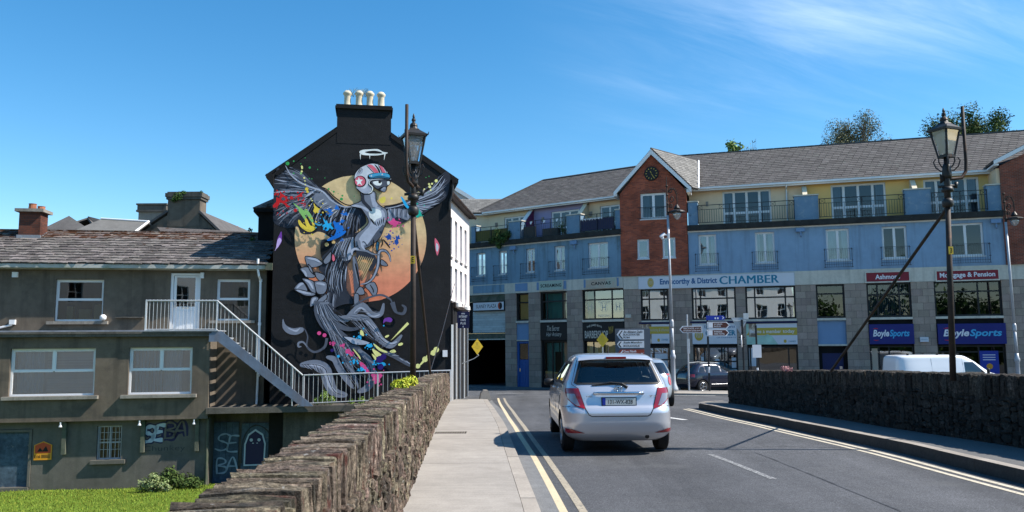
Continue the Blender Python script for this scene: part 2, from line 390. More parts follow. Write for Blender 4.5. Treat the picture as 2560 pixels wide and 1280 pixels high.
M['blue_wall_worn'] = mat('blue_wall_worn', (0.195, 0.305, 0.395), 0.85, 0.2, vary=[(0.5, 0.10), (3, 0.06), (25, 0.05)], streak=((0.06, 0.085, 0.075), 0.8), stain=[((0.08, 0.12, 0.10), 0.7, 0.58, 0.78)], bump=(60, 0.2, 0.004))
M['pier_blue'] = mat('pier_blue', (0.16, 0.26, 0.36), 0.85, 0.2, vary=[(2, 0.1)], stain=[((0.30, 0.36, 0.40), 3, 0.52, 0.7), ((0.07, 0.10, 0.12), 2, 0.58, 0.75)])
M['panel_blue'] = mat('panel_blue', (0.19, 0.30, 0.46), 0.8, 0.2, vary=[(2, 0.05)])
M['cream_band'] = mat('cream_band', (0.60, 0.56, 0.47), 0.85, 0.2, vary=[(1, 0.08), (8, 0.06)], streak=((0.22, 0.20, 0.15), 0.5))
M['slab_dark'] = mat('slab_dark', (0.035, 0.035, 0.033), 0.9, 0.2, vary=[(3, 0.3)], stain=[((0.10, 0.10, 0.09), 4, 0.6, 0.7)])
M['yellow_pale'] = mat('yellow_pale', (0.86, 0.64, 0.42), 0.85, 0.2, vary=[(1, 0.06)])
M['yellow_strong'] = mat('yellow_strong', (0.84, 0.55, 0.20), 0.85, 0.2, vary=[(1, 0.06)])
M['yellow_orange'] = mat('yellow_orange', (0.76, 0.55, 0.22), 0.85, 0.2, vary=[(1, 0.06)])
M['cream_wall'] = mat('cream_wall', (0.74, 0.64, 0.47), 0.85, 0.2, vary=[(1, 0.06)])
M['purple_wall'] = mat('purple_wall', (0.33, 0.31, 0.50), 0.85, 0.2, vary=[(1, 0.06)])
M['plum_wall'] = mat('plum_wall', (0.15, 0.035, 0.10), 0.85, 0.2, vary=[(1, 0.06)])
M['black_frame'] = mat('black_frame', (0.010, 0.010, 0.011), 0.45, 0.4)
M['black_rail'] = mat('black_rail', (0.011, 0.012, 0.016), 0.5, 0.4)
M['granite'] = mat('granite', (0.335, 0.265, 0.215), 0.85, 0.25, vary=[(1.2, 0.12), (40, 0.18), (120, 0.2)], rnd=0.16, hue=0.012, streak=((0.08, 0.072, 0.06), 0.35), bump=(90, 0.25, 0.004))
M['joint'] = mat('joint', (0.06, 0.055, 0.05), 0.9, 0.1)
M['navy'] = mat('navy', (0.006, 0.008, 0.055), 0.5, 0.4)
M['sign_navy'] = mat('sign_navy', (0.004, 0.010, 0.155), 0.4, 0.4)
M['sign_white'] = mat('sign_white', (0.66, 0.67, 0.70), 0.5, 0.4, vary=[(1.5, 0.03)])
M['sign_red'] = mat('sign_red', (0.22, 0.010, 0.022), 0.5, 0.4)
M['sign_black'] = mat('sign_black', (0.012, 0.012, 0.013), 0.5, 0.3)
M['sign_brown'] = mat('sign_brown', (0.085, 0.022, 0.015), 0.5, 0.4)
M['sign_rust'] = mat('sign_rust', (0.27, 0.045, 0.025), 0.5, 0.4)
M['sign_grey'] = mat('sign_grey', (0.085, 0.10, 0.125), 0.5, 0.4)
M['sign_yellow'] = mat('sign_yellow', (0.70, 0.47, 0.035), 0.5, 0.4, vary=[(4, 0.05)])
M['sign_orange'] = mat('sign_orange', (0.70, 0.30, 0.02), 0.5, 0.4)
M['sign_orange_red'] = mat('sign_orange_red', (0.50, 0.065, 0.018), 0.5, 0.4)
M['sign_blue'] = mat('sign_blue', (0.012, 0.035, 0.33), 0.5, 0.4)
M['sign_green'] = mat('sign_green', (0.39, 0.49, 0.40), 0.5, 0.4)
M['sign_peach'] = mat('sign_peach', (0.52, 0.40, 0.30), 0.5, 0.4, vary=[(1, 0.1)], stain=[((0.42, 0.50, 0.40), 0.5, 0.45, 0.6)])
M['gold'] = mat('gold', (0.52, 0.36, 0.05), 0.45, 0.4)
M['gold_band'] = mat('gold_band', (0.50, 0.37, 0.05), 0.5, 0.4)
M['ink'] = mat('ink', (0.012, 0.012, 0.013), 0.6, 0.3)
M['letter_white'] = mat('letter_white', (0.74, 0.75, 0.78), 0.5, 0.3)
M['letter_cream'] = mat('letter_cream', (0.55, 0.53, 0.46), 0.5, 0.3)
M['letter_blue'] = mat('letter_blue', (0.02, 0.115, 0.27), 0.5, 0.3)
M['letter_teal'] = mat('letter_teal', (0.018, 0.21, 0.32), 0.5, 0.3)
M['letter_cyan'] = mat('letter_cyan', (0.06, 0.40, 0.68), 0.5, 0.3)
M['letter_red'] = mat('letter_red', (0.50, 0.015, 0.03), 0.5, 0.3)
M['poster_green'] = mat('poster_green', (0.38, 0.58, 0.48), 0.6, 0.3, vary=[(1.3, 0.25)])
M['poster_photo'] = mat('poster_photo', (0.30, 0.22, 0.16), 0.6, 0.3, vary=[(3, 0.6)], stain=[((0.62, 0.52, 0.40), 3.2, 0.50, 0.56), ((0.03, 0.03, 0.03), 4, 0.6, 0.65)])
M['shutter'] = mat('shutter', (0.46, 0.53, 0.53), 0.6, 0.4, vary=[(1.2, 0.12)], rnd=0.1, streak=((0.24, 0.28, 0.27), 0.5))
M['mossy'] = mat('mossy', (0.13, 0.13, 0.10), 0.9, 0.2, vary=[(2, 0.3)], stain=[((0.06, 0.085, 0.055), 1.5, 0.45, 0.65)])
M['door_blue'] = mat('door_blue', (0.02, 0.10, 0.33), 0.5, 0.4, vary=[(2, 0.06)])
M['door_navy'] = mat('door_navy', (0.008, 0.014, 0.085), 0.5, 0.4)
M['void'] = mat('void', (0.006, 0.006, 0.006), 0.95, 0.05)
M['hoarding'] = mat('hoarding', (0.065, 0.10, 0.135), 0.85, 0.2, vary=[(2, 0.3), (9, 0.3)], stain=[((0.16, 0.17, 0.16), 5, 0.62, 0.7), ((0.02, 0.03, 0.04), 3, 0.6, 0.7)])
M['foliage'] = mat('foliage', (0.060, 0.115, 0.022), 0.75, 0.12, rnd=0.45, hue=0.02)
M['foliage_dark'] = mat('foliage_dark', (0.062, 0.098, 0.026), 0.75, 0.12, rnd=0.45, hue=0.02)
M['foliage_airy'] = mat('foliage_airy', (0.14, 0.145, 0.075), 0.7, 0.25, rnd=0.45, hue=0.025)
M['foliage_bright'] = mat('foliage_bright', (0.16, 0.25, 0.05), 0.6, 0.3, rnd=0.35, hue=0.02)
M['ivy_pale'] = mat('ivy_pale', (0.20, 0.25, 0.10), 0.5, 0.4, rnd=0.35, hue=0.02)
M['sedum'] = mat('sedum', (0.42, 0.46, 0.03), 0.6, 0.3, rnd=0.35, hue=0.02)
M['pinkflower'] = mat('pinkflower', (0.50, 0.24, 0.24), 0.7, 0.2, rnd=0.3)
M['dryplant'] = mat('dryplant', (0.14, 0.13, 0.04), 0.8, 0.2, rnd=0.4)
M['bark'] = mat('bark', (0.12, 0.095, 0.075), 0.9, 0.2, vary=[(3, 0.3)])
M['silver_paint'] = mat('silver_paint', (0.62, 0.63, 0.67), 0.30, 0.5, 0.55, coat=0.9)
M['silver_paint_blue'] = mat('silver_paint_blue', (0.42, 0.48, 0.54), 0.30, 0.5, 0.5, coat=0.9)
M['navy_paint'] = mat('navy_paint', (0.010, 0.012, 0.030), 0.25, 0.5, 0.2, coat=1.0)
M['van_paint'] = mat('van_paint', (0.74, 0.77, 0.80), 0.3, 0.5, 0.0, coat=0.6, vary=[(1, 0.03)])
M['car_glass'] = mat('car_glass', (0.008, 0.010, 0.012), 0.03, 0.9, coat=0.5)
M['car_pane'] = glass_mat('car_pane', (0.72, 0.78, 0.76), 0.035)
M['rubber'] = mat('rubber', (0.014, 0.014, 0.015), 0.8, 0.3, vary=[(6, 0.2)])
M['black_plastic'] = mat('black_plastic', (0.012, 0.012, 0.013), 0.55, 0.4)
M['alloy'] = mat('alloy', (0.42, 0.43, 0.45), 0.3, 0.5, 0.8)
M['chrome'] = mat('chrome', (0.68, 0.69, 0.71), 0.12, 0.5, 1.0)
M['lamp_red'] = mat('lamp_red', (0.26, 0.006, 0.012), 0.15, 0.6, coat=0.9)
M['lamp_clear'] = mat('lamp_clear', (0.26, 0.23, 0.26), 0.15, 0.6, 0.3, coat=0.9)
M['lamp_pinkred'] = mat('lamp_pinkred', (0.50, 0.075, 0.075), 0.15, 0.6, coat=0.9)
M['plate'] = mat('plate', (0.60, 0.61, 0.57), 0.4, 0.4)
M['seat_cloth'] = mat('seat_cloth', (0.05, 0.05, 0.05), 0.9, 0.1)

def brick_mat(name, c1, c2, mortar, sx=0.225, sz=0.075):
    m = bpy.data.materials.new(name); m.use_nodes = True
    nt = m.node_tree; N, L = nt.nodes, nt.links; b = N['Principled BSDF']
    b.inputs['Roughness'].default_value = 0.9; b.inputs['Specular IOR Level'].default_value = 0.2
    tc = N.new('ShaderNodeTexCoord'); sp = N.new('ShaderNodeSeparateXYZ'); L.new(tc.outputs['Object'], sp.inputs[0])
    ad = N.new('ShaderNodeMath'); ad.operation = 'ADD'; L.new(sp.outputs[0], ad.inputs[0]); L.new(sp.outputs[1], ad.inputs[1])
    cb = N.new('ShaderNodeCombineXYZ'); L.new(ad.outputs[0], cb.inputs[0]); L.new(sp.outputs[2], cb.inputs[1])
    br = N.new('ShaderNodeTexBrick'); L.new(cb.outputs[0], br.inputs['Vector'])
    br.inputs['Color1'].default_value = (*c1, 1); br.inputs['Color2'].default_value = (*c2, 1); br.inputs['Mortar'].default_value = (*mortar, 1)
    br.inputs['Scale'].default_value = 1.0; br.inputs['Brick Width'].default_value = sx; br.inputs['Row Height'].default_value = sz
    br.inputs['Mortar Size'].default_value = 0.006; br.inputs['Bias'].default_value = -0.1
    no = N.new('ShaderNodeTexNoise'); no.inputs['Scale'].default_value = 1.1; no.inputs['Detail'].default_value = 6; L.new(tc.outputs['Object'], no.inputs['Vector'])
    mr = N.new('ShaderNodeMapRange'); mr.inputs['From Min'].default_value = 0.3; mr.inputs['From Max'].default_value = 0.7
    mr.inputs['To Min'].default_value = 0.72; mr.inputs['To Max'].default_value = 1.25; L.new(no.outputs[0], mr.inputs['Value'])
    vm = N.new('ShaderNodeVectorMath'); vm.operation = 'SCALE'; L.new(br.outputs[0], vm.inputs[0]); L.new(mr.outputs[0], vm.inputs['Scale'])
    L.new(vm.outputs[0], b.inputs['Base Color'])
    bp = N.new('ShaderNodeBump'); bp.inputs['Strength'].default_value = 0.5; bp.inputs['Distance'].default_value = 0.01
    L.new(br.outputs['Fac'], bp.inputs['Height']); bp.invert = True; L.new(bp.outputs[0], b.inputs['Normal'])
    return m
M['brick'] = brick_mat('brick', (0.42, 0.10, 0.048), (0.22, 0.055, 0.033), (0.17, 0.12, 0.10))
M['brick_dark'] = brick_mat('brick_dark', (0.30, 0.08, 0.045), (0.16, 0.052, 0.035), (0.22, 0.18, 0.15))

def paint_mat():
    m = bpy.data.materials.new('mural_paint'); m.use_nodes = True
    nt = m.node_tree; N, L = nt.nodes, nt.links; b = N['Principled BSDF']
    b.inputs['Roughness'].default_value = 0.75; b.inputs['Specular IOR Level'].default_value = 0.2
    at = N.new('ShaderNodeVertexColor'); at.layer_name = 'paint'
    tc = N.new('ShaderNodeTexCoord'); no = N.new('ShaderNodeTexNoise'); no.inputs['Scale'].default_value = 4; no.inputs['Detail'].default_value = 8
    L.new(tc.outputs['Object'], no.inputs['Vector'])
    mr = N.new('ShaderNodeMapRange'); mr.inputs['From Min'].default_value = 0.3; mr.inputs['From Max'].default_value = 0.7
    mr.inputs['To Min'].default_value = 0.86; mr.inputs['To Max'].default_value = 1.12; L.new(no.outputs[0], mr.inputs['Value'])
    vm = N.new('ShaderNodeVectorMath'); vm.operation = 'SCALE'; L.new(at.outputs[0], vm.inputs[0]); L.new(mr.outputs[0], vm.inputs['Scale'])
    L.new(vm.outputs[0], b.inputs['Base Color'])
    n2 = N.new('ShaderNodeTexNoise'); n2.inputs['Scale'].default_value = 35; n2.inputs['Detail'].default_value = 6; L.new(tc.outputs['Object'], n2.inputs['Vector'])
    bp = N.new('ShaderNodeBump'); bp.inputs['Strength'].default_value = 0.35; bp.inputs['Distance'].default_value = 0.006
    L.new(n2.outputs[0], bp.inputs['Height']); L.new(bp.outputs[0], b.inputs['Normal'])
    return m
M['mural_paint'] = paint_mat()

# ------------------------------------------------------------------ lettering
def text_geo(s, bold=0.0, shear=0.0, spacing=1.0):
    cu = bpy.data.curves.new('lettering', 'FONT')
    cu.body = s; cu.align_x = 'LEFT'; cu.resolution_u = 3
    cu.offset = bold; cu.shear = shear; cu.space_character = spacing
    o = bpy.data.objects.new('lettering', cu); COL.objects.link(o)
    dg = bpy.context.evaluated_depsgraph_get()
    me = bpy.data.meshes.new_from_object(o.evaluated_get(dg), depsgraph=dg)
    vs = [v.co.copy() for v in me.vertices]; fs = [tuple(p.vertices) for p in me.polygons]
    bpy.data.objects.remove(o); bpy.data.curves.remove(cu); bpy.data.meshes.remove(me)
    return vs, fs
def add_text(mb, s, x0, x1, z0, z1, y=0.0, bold=0.0, shear=0.0, m=0, mirror=False, arc=0.0, spacing=1.0, fat=0.0):
    """flat lettering filling the box x0..x1, z0..z1 in the plane y (facing -y)"""
    vs, fs = text_geo(s, bold, shear, spacing)
    if not vs: return
    ax, bx = min(v.x for v in vs), max(v.x for v in vs); ay, by = min(v.y for v in vs), max(v.y for v in vs)
    out = []
    for v in vs:
        tx = (v.x - ax) / (bx - ax or 1); tz = (v.y - ay) / (by - ay or 1)
        if mirror: tx = 1 - tx
        dz = arc * (1 - (2 * tx - 1) ** 2)
        out.append((x0 + tx * (x1 - x0), y, z0 + tz * (z1 - z0) + dz))
    for k, dx in enumerate((0, -fat, fat) if fat else (0,)): mb.add([(p[0] + dx, p[1] - k*.0008, p[2]) for p in out], [f[::-1] for f in fs] if mirror else fs, m)
# ------------------------------------------------------------------ levels of the place
def zg(y): return interp(y, [(-40,0),(12,0),(17,-.07),(23,-.24),(30,-.52),(37,-.82),(44,-1.06),(50,-1.25),(60,-1.32),(200,-1.35)])
def wallX(y): return -0.63 - 0.0565 * y                                   # road face of the left parapet
def kerbL(y): return interp(y, [(-10,1.0),(8.27,.24),(12.5,.02),(16,-.13),(27,-.77),(31.6,-1.0),(40,-1.25)])
def kerbR(y): return ease(y, [(-10,8.4),(3,6.75),(6,6.32),(9.6,5.98),(13.2,5.78),(16.6,5.50),(20,5.36),(24.1,5.34)])
def wallR(y): return ease(y, [(-10,10.4),(4,8.25),(8,7.65),(11.46,7.17),(14.95,6.71),(19,6.42),(23.4,6.24)])

def ribbon(mb, ys, xl, xr, zf, m=0, thick=0.0):
    vs = []; fs = []
    for y in ys: vs += [(xl(y), y, zf(y)), (xr(y), y, zf(y))]
    n = len(ys)
    for i in range(n - 1): fs.append((2*i, 2*i+1, 2*i+3, 2*i+2))
    if thick:
        o = len(vs); vs += [(x, y, z - thick) for x, y, z in vs]
        for i in range(n - 1):
            fs.append((2*i, 2*i+2, o+2*i+2, o+2*i)); fs.append((2*i+1, o+2*i+1, o+2*i+3, 2*i+3))
        fs.append((0, o, o+1, 1)); fs.append((2*n-2, 2*n-1, o+2*n-1, o+2*n-2))
    mb.add(vs, fs, m)
def fr(a, b, st):
    n = max(1, int(round((b - a) / st))); return [a + (b - a) * i / n for i in range(n + 1)]

# ground sheet to the horizon (lawn level), road deck
b = MB(); b.quad((-900,-900,-3.06),(900,-900,-3.06),(900,900,-3.06),(-900,900,-3.06)); struct(build('ground', b, M['earth']))
b = MB()
ribbon(b, fr(-12, 29.9, 1.0), lambda y: wallX(y) - 0.2, lambda y: (wallR(y) + .2 if y < 23.4 else wallR(23.4) + .2), zg, thick=0.5)
ribbon(b, fr(23.4, 29.9, .8), lambda y: wallR(23.4) + .2, lambda y: 70, zg, thick=0.5)
ribbon(b, fr(29.9, 80, 1.2), lambda y: -16, lambda y: 70, zg, thick=2.0)
struct(build('road', b, M['asphalt']))

# left pavement: bed plus poured bays and kerb stones
pz = lambda y: zg(y) + 0.10
b = MB(); ribbon(b, fr(-6, 31.2, 1.0), lambda y: wallX(y) - .1, lambda y: kerbL(y) - 0.13, lambda y: pz(y) - .03, thick=.3)
pav = struct(build('pavement', b, M['mortar']))
bays = [-2.0, 1.2, 4.4, 7.4, 10.89, 13.82, 15.35, 18.3, 21.35, 24.4, 27.6, 31.2]
for a, c in zip(bays, bays[1:]):
    b = MB(); ribbon(b, fr(a + .006, c - .006, .8), lambda y: wallX(y) - .05, lambda y: kerbL(y) - 0.165, pz, thick=.08)
    build('paving_slab', b, M['pavement'], pav)
ys = fr(-2, 31.0, 1.5)
for a, c in zip(ys, ys[1:]):
    b = MB(); dz = random.uniform(-.003, .003)
    ribbon(b, fr(a + .004, c - .004, .4), lambda y: kerbL(y) - 0.158, kerbL, lambda y: pz(y) - .004 + dz, thick=.22)
    build('kerb_stone', b, M['kerb'], pav)
# slotted drain cover set in the pavement
t = thing('drain_cover', 'small rusty slotted drain cover set in the pale pavement', 'drain cover', (-1.14, 14.86, pz(14.86)))
b = MB(); b.box(-.29, .29, -.19, .19, -.03, .003); build('plate', b, M['kerb'], t)
for k in range(13):
    b = MB(); x = -.27 + k * .045; b.box(x - .012, x + .012, -.16, .16, .0035, .006); build('slot', b, M['void'], t)

# right pavement with kerb stones, rounded at its far end
kz = lambda y: zg(y) + 0.17
b = MB(); ribbon(b, fr(-8, 23.2, 1.0), lambda y: kerbR(y) + .16, lambda y: wallR(y) + .1, lambda y: kz(y) - .006, thick=.3)
vs = []
for k in range(13):
    a = pi * 1.0 - k / 12 * pi / 2
    vs.append((6.30 + .80 * cos(a), 23.2 + .95 * sin(a), kz(23.6) - .006))
b.poly([(6.6, 23.2, kz(23.6) - .006)] + [(v[0], v[1], v[2]) for v in reversed(vs)])
rpav = struct(build('pavement', b, M['footpath_dark']))
ys = fr(-4, 23.2, 0.9)
for a, c in zip(ys, ys[1:]):
    b = MB(); dz = random.uniform(-.004, .004)
    ribbon(b, fr(a + .004, c - .004, .3), kerbR, lambda y: kerbR(y) + .157, lambda y: kz(y) + dz, thick=.3)
    q = build('kerb_stone', b, [M['kerb'], M['kerb_face_shaded']], rpav)
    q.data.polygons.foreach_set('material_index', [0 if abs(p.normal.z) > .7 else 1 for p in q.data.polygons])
for k in range(4):
    a0, a1 = pi - k / 4 * pi / 2 - .01, pi - (k + 1) / 4 * pi / 2 + .01
    pts = []
    for r_ in (0, 1):
        for q in range(5):
            a = a0 + (a1 - a0) * (q if r_ == 0 else 4 - q) / 4
            pts.append((6.30 + (.96 - .16 * r_) * cos(a), 23.2 + (1.1 - .15 * r_) * sin(a), kz(23.6)))
    b = MB(); b.slab(pts[::-1], .3); q = build('kerb_stone', b, [M['kerb'], M['kerb_face_shaded']], rpav); q.data.polygons.foreach_set('material_index', [0 if abs(p.normal.z) > .7 else 1 for p in q.data.polygons])

# painted lines
M['tar'] = mat('tar', (0.045, 0.045, 0.047), 0.7, 0.3, vary=[(4, 0.2)], stain=[((0.08, 0.08, 0.083), 3, 0.45, 0.55)])
M['ghost_line'] = mat('ghost_line', (0.34, 0.34, 0.33), 0.8, 0.3, vary=[(40, 0.2)], stain=[((0.085, 0.085, 0.088), 26, 0.42, 0.56)])
def line_on(name, pts, w, m, dz=.004):
    b = MB(); P = [Vector(p) for p in pts]; vs = []; fs = []
    fine = []
    for i in range(len(P) - 1):
        k = max(1, int((P[i+1] - P[i]).length / .5))
        for j in range(k): fine.append(P[i].lerp(P[i+1], j / k))
    fine.append(P[-1])
    for i, p in enumerate(fine):
        t = (fine[min(i+1, len(fine)-1)] - fine[max(i-1, 0)]).normalized(); n = Vector((-t.y, t.x))
        for s in (1, -1):
            q = p + n * (w / 2) * s; vs.append((q.x, q.y, zg(q.y) + dz))
    for i in range(len(fine) - 1): fs.append((2*i+1, 2*i+3, 2*i+2, 2*i))
    b.add(vs, fs); return struct(build(name, b, m))
def curve2(tab, y0, y1): return [(ease(y, tab), y) for y in fr(y0, y1, 1.0)]
t1 = [(-4,.98),(8.26,.50),(12.4,.29),(15.2,.13),(21.56,-.18),(30,-.50),(36,-.66)]
t2 = [(-4,1.18),(8.25,.70),(12.25,.48),(15.2,.32),(21.5,.04),(30,-.26),(36,-.40)]
line_on('yellow_line', curve2(t1, -4, 36), .085, M['yellow_line'])
line_on('yellow_line', curve2(t2, -4, 36), .085, M['worn_line'])
line_on('yellow_line', [(kerbR(y) - .27, y) for y in fr(-3, 23.6, 1.0)], .09, M['cream_line'])
line_on('yellow_line', [(kerbR(y) - .45, y) for y in fr(-3, 23.3, 1.0)], .08, M['cream_line'])
line_on('centre_line', [(2.96, 12.3), (3.2, 10.08)], .09, M['ghost_line'])
line_on('centre_line', [(3.35, 7.4), (3.55, 5.2)], .09, M['ghost_line'])
b = MB(); ribbon(b, fr(-6, 33, .6), lambda y: kerbL(y) + .003, lambda y: kerbL(y) + .20 + .10 * min(1, max(0, (30-y)/10)), lambda y: zg(y) + .003); struct(build('gutter_band', b, M['gutter_band']))
line_on('centre_line', [(3.70, 19.9), (3.98, 18.8)], .16, M['white_line'])
line_on('tar_seam', [(3.70, 12.5), (3.76, 10.8), (3.84, 8.4), (3.9, 6)], .03, M['tar'])
line_on('tar_seam', [(1.0, 13.3), (2.6, 13.15), (4.4, 13.2), (5.3, 13.0)], .02, M['tar'])
line_on('give_way_line', [(7.6, 38.3), (9.4, 37.6)], .22, M['white_line'])
line_on('give_way_line', [(9.9, 37.3), (11.8, 36.7)], .22, M['white_line'])
line_on('give_way_line', [(12.2, 36.5), (14, 36.0)], .22, M['white_line'])
line_on('give_way_line', [(-.9, 43.5), (.6, 43.7)], .15, M['white_line'])

# traffic island / far footpaths
def island(name, pts, h, m, zref):
    b = MB(); z = zref; b.slab([(x, y, z + h) for x, y in pts], h + .35); return struct(build(name, b, m))
island('pavement', [(6.9,39.3),(14.5,36.6),(30,33.0),(30,35.6),(15,39.6),(7.6,41.6)], .10, M['pavement'], zg(39.5))
# footpath along the shop fronts
def fcw(u, o): return (6.832 + u * cos(rad(-17.082)) - o * sin(rad(-17.082)), 49.05 + u * sin(rad(-17.082)) + o * cos(rad(-17.082)))
def fbw(u, o): return (-2.903 + u * cos(rad(-35.77)) - o * sin(rad(-35.77)), 56.064 + u * sin(rad(-35.77)) + o * cos(rad(-35.77)))
island('pavement', [fbw(-2, -1.8), fbw(11.7, -1.8), fcw(.4, -1.9), fcw(24, -1.9), fcw(24, .4), fcw(0, .4), fbw(-2, .4)], .06, M['footpath_dark'], -1.32)

# lawn below the bridge
b = MB()
nx, ny = 40, 26
for j in range(ny + 1):
    for i in range(nx + 1):
        x = -26 + i * 22.6 / nx; y = 8 + j * 19.9 / ny
        b.v.append((x, y, -3.0 - .0 * x + .03 * sin(x * 1.3) * sin(y * .9) - max(0, 21 - y) * .06))
for j in range(ny):
    for i in range(nx):
        a = j * (nx + 1) + i; b.f.append((a, a+1, a+nx+2, a+nx+1)); b.m.append(0)
struct(build('lawn', b, M['lawn'], smooth=True))
b = MB(); R_ = random.Random(3)
for k in range(26000):
    y = 27.6 - 7.5 * R_.random() ** 1.3; x = -20 + R_.random() * 14
    if y > 26.15 + .105 * (x + 20.2) + .3: continue
    h = .03 + R_.random() * .045; a = R_.random() * pi; w = .012
    z = -3.0 + .03 * sin(x * 1.3) * sin(y * .9) - max(0, 21 - y) * .06
    lx, ly = R_.uniform(-.04, .04), R_.uniform(-.04, .04)
    b.add([(x - w * cos(a), y - w * sin(a), z), (x + w * cos(a), y + w * sin(a), z), (x + lx, y + ly, z + h)], [(0, 1, 2)])
o = stuff(build('grass', b, M['grass'])); o['label'] = 'sunlit short grass on the lawn below the bridge'

# ------------------------------------------------------------------ stone parapets
RS = random.Random(11)
def stone_mesh(name, m, jit, round_):
    bm = bmesh.new(); bmesh.ops.create_cube(bm, size=1.0)
    bmesh.ops.subdivide_edges(bm, edges=bm.edges[:], cuts=1, use_grid_fill=True)
    for v in bm.verts:
        k = sum(abs(abs(c) - .5) < 1e-4 for c in v.co)
        if k == 3: v.co *= 1 - round_ * RS.uniform(.6, 1.5)
        elif k == 2: v.co *= 1 - round_ * .35 * RS.random()
        v.co += Vector((RS.uniform(-jit, jit), RS.uniform(-jit, jit), RS.uniform(-jit, jit)))
    me = bpy.data.meshes.new(name); bm.to_mesh(me); bm.free(); me.materials.append(m); return me
COP = [stone_mesh('coping_stone', M['coping'], .04, .055) for _ in range(14)]
RUB = [stone_mesh('wall_stone', M['stone'], .11, .14) for _ in range(14)]
def parapet(name, label, path, s0, s1, ztop, zbot, side, thick, near_first, tick=(.035, .10), rub_m='stone', cop_m='coping'):
    """path(s) -> (x, y, heading of the wall); side +1: road face is to the right of the heading"""
    t = thing(name, label, 'stone wall', (path(s0)[0], path(s0)[1], zbot(s0)))
    t.location = (0, 0, 0)
    cop, rub = [], []
    s = s0
    while s < s1:
        w = RS.uniform(*tick) if RS.random() < .9 else RS.uniform(.08, .13)
        x, y, h = path(s + w / 2)
        ct = RS.uniform(.30, .38); zt = ztop(s) + RS.uniform(-.014, .012)
        off = RS.uniform(-.012, .010)
        nx, ny = sin(h) * side, -cos(h) * side         # towards the road
        cx, cy = x - nx * (thick / 2 + off), y - ny * (thick / 2 + off)
        cop.append((abs(s - near_first), Vector((cx, cy, zt - ct / 2)), h + RS.uniform(-.06, .06), (w * 1.12, thick + RS.uniform(-.03, .02), ct), RS.uniform(-.06, .06)))
        s += w
    s = s0
    # rubble face courses
    for row in range(60):
        pass
    s = s0
    while s < s1:
        colw = RS.uniform(.09, .24); x, y, h = path(s + colw / 2)
        z = zbot(s) - .02; top = ztop(s) - .31
        nx, ny = sin(h) * side, -cos(h) * side
        while z < top:
            hh = min(RS.uniform(.05, .15), max(.05, top - z)); n = 1 if colw < .15 else RS.choice((1, 2))
            for k in range(n):
                ww = colw / n; ss = s + ww * (k + .5); x2, y2, h2 = path(ss)
                pr = RS.uniform(-.006, .026 if rub_m == 'stone' else .010)
                rub.append((abs(ss - near_first), Vector((x2 + nx * (pr - .05), y2 + ny * (pr - .05), z + hh / 2)), h2, (ww * RS.uniform(.92, 1.1), .12, hh * RS.uniform(.9, 1.08)), RS.uniform(-.22, .22)))
            z += hh
        s += colw
    for nm, lst, var in (('coping_stone', cop, COP), ('wall_stone', rub, RUB)):
        lst.sort(key=lambda q: q[0])
        if rub_m != 'stone':
            var = [m_.copy() for m_ in var]
            for m_ in var: m_.materials[0] = M[rub_m if nm == 'wall_stone' else cop_m]
        for d, p, h, sc, tl in lst[:300]:
            o = link(nm, RS.choice(var), t); o.location = p; o.rotation_euler = (0, tl, h); o.scale = sc
        b = MB(); verts = [[v.co.copy() for v in me.vertices] for me in var]; faces = [[tuple(f.vertices) for f in me.polygons] for me in var]
        for d, p, h, sc, tl in lst[300:]:
            k = RS.randrange(len(var)); R3 = Matrix.Translation(p) @ Matrix.Rotation(h, 4, 'Z') @ Matrix.Rotation(tl, 4, 'Y') @ Matrix.Diagonal((*sc, 1))
            b.add([R3 @ v for v in verts[k]], faces[k])
        if b.v: stuff(build(nm + '_run', b, M[cop_m] if nm == 'coping_stone' else M[rub_m], t))
    # mortar core
    b = MB(); vs = []; fs = []; ss = fr(s0, s1, .8)
    for s in ss:
        x, y, h = path(s); nx, ny = sin(h) * side, -cos(h) * side
        a = (x - nx * .055, y - ny * .055); c = (x - nx * (thick - .04), y - ny * (thick - .04))
        vs += [(a[0], a[1], zbot(s) - .3), (a[0], a[1], ztop(s) - .09), (c[0], c[1], ztop(s) - .09), (c[0], c[1], -3.2)]
    for i in range(len(ss) - 1):
        for k in range(4): fs.append((4*i + k, 4*i + (k+1) % 4, 4*i + 4 + (k+1) % 4, 4*i + 4 + k))
    fs.append((0, 1, 2, 3)); e = 4 * (len(ss) - 1); fs.append((e+3, e+2, e+1, e))
    b.add(vs, fs); build('mortar_core', b, M['mortar'], t)
    return t
TOPL = [(-3,1.13),(6,1.13),(12,1.05),(17,.97),(23,.80),(29.3,.58)]
hl = atan2(1, -0.0565)
parapet('parapet_wall', 'sunlit rubble stone bridge parapet on the left beside the pale pavement', lambda y: (wallX(y), y, hl), 1.2, 29.2,
        lambda y: ease(y, TOPL), lambda y: pz(y), 1, .385, 3.0)
def pr_(s):
    d = .05; x0, x1 = wallR(s - d), wallR(s + d); return (wallR(s), s, atan2(2 * d, x1 - x0))
TOPR = [(-3,1.25),(11.4,1.17),(15,1.11),(17.5,1.04),(23.3,.82)]
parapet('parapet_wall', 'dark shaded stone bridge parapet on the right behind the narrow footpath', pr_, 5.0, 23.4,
        lambda y: ease(y, TOPR), lambda y: kz(y), -1, .46, 11.6, tick=(.05, .13), rub_m='stone_shaded', cop_m='coping_shaded')

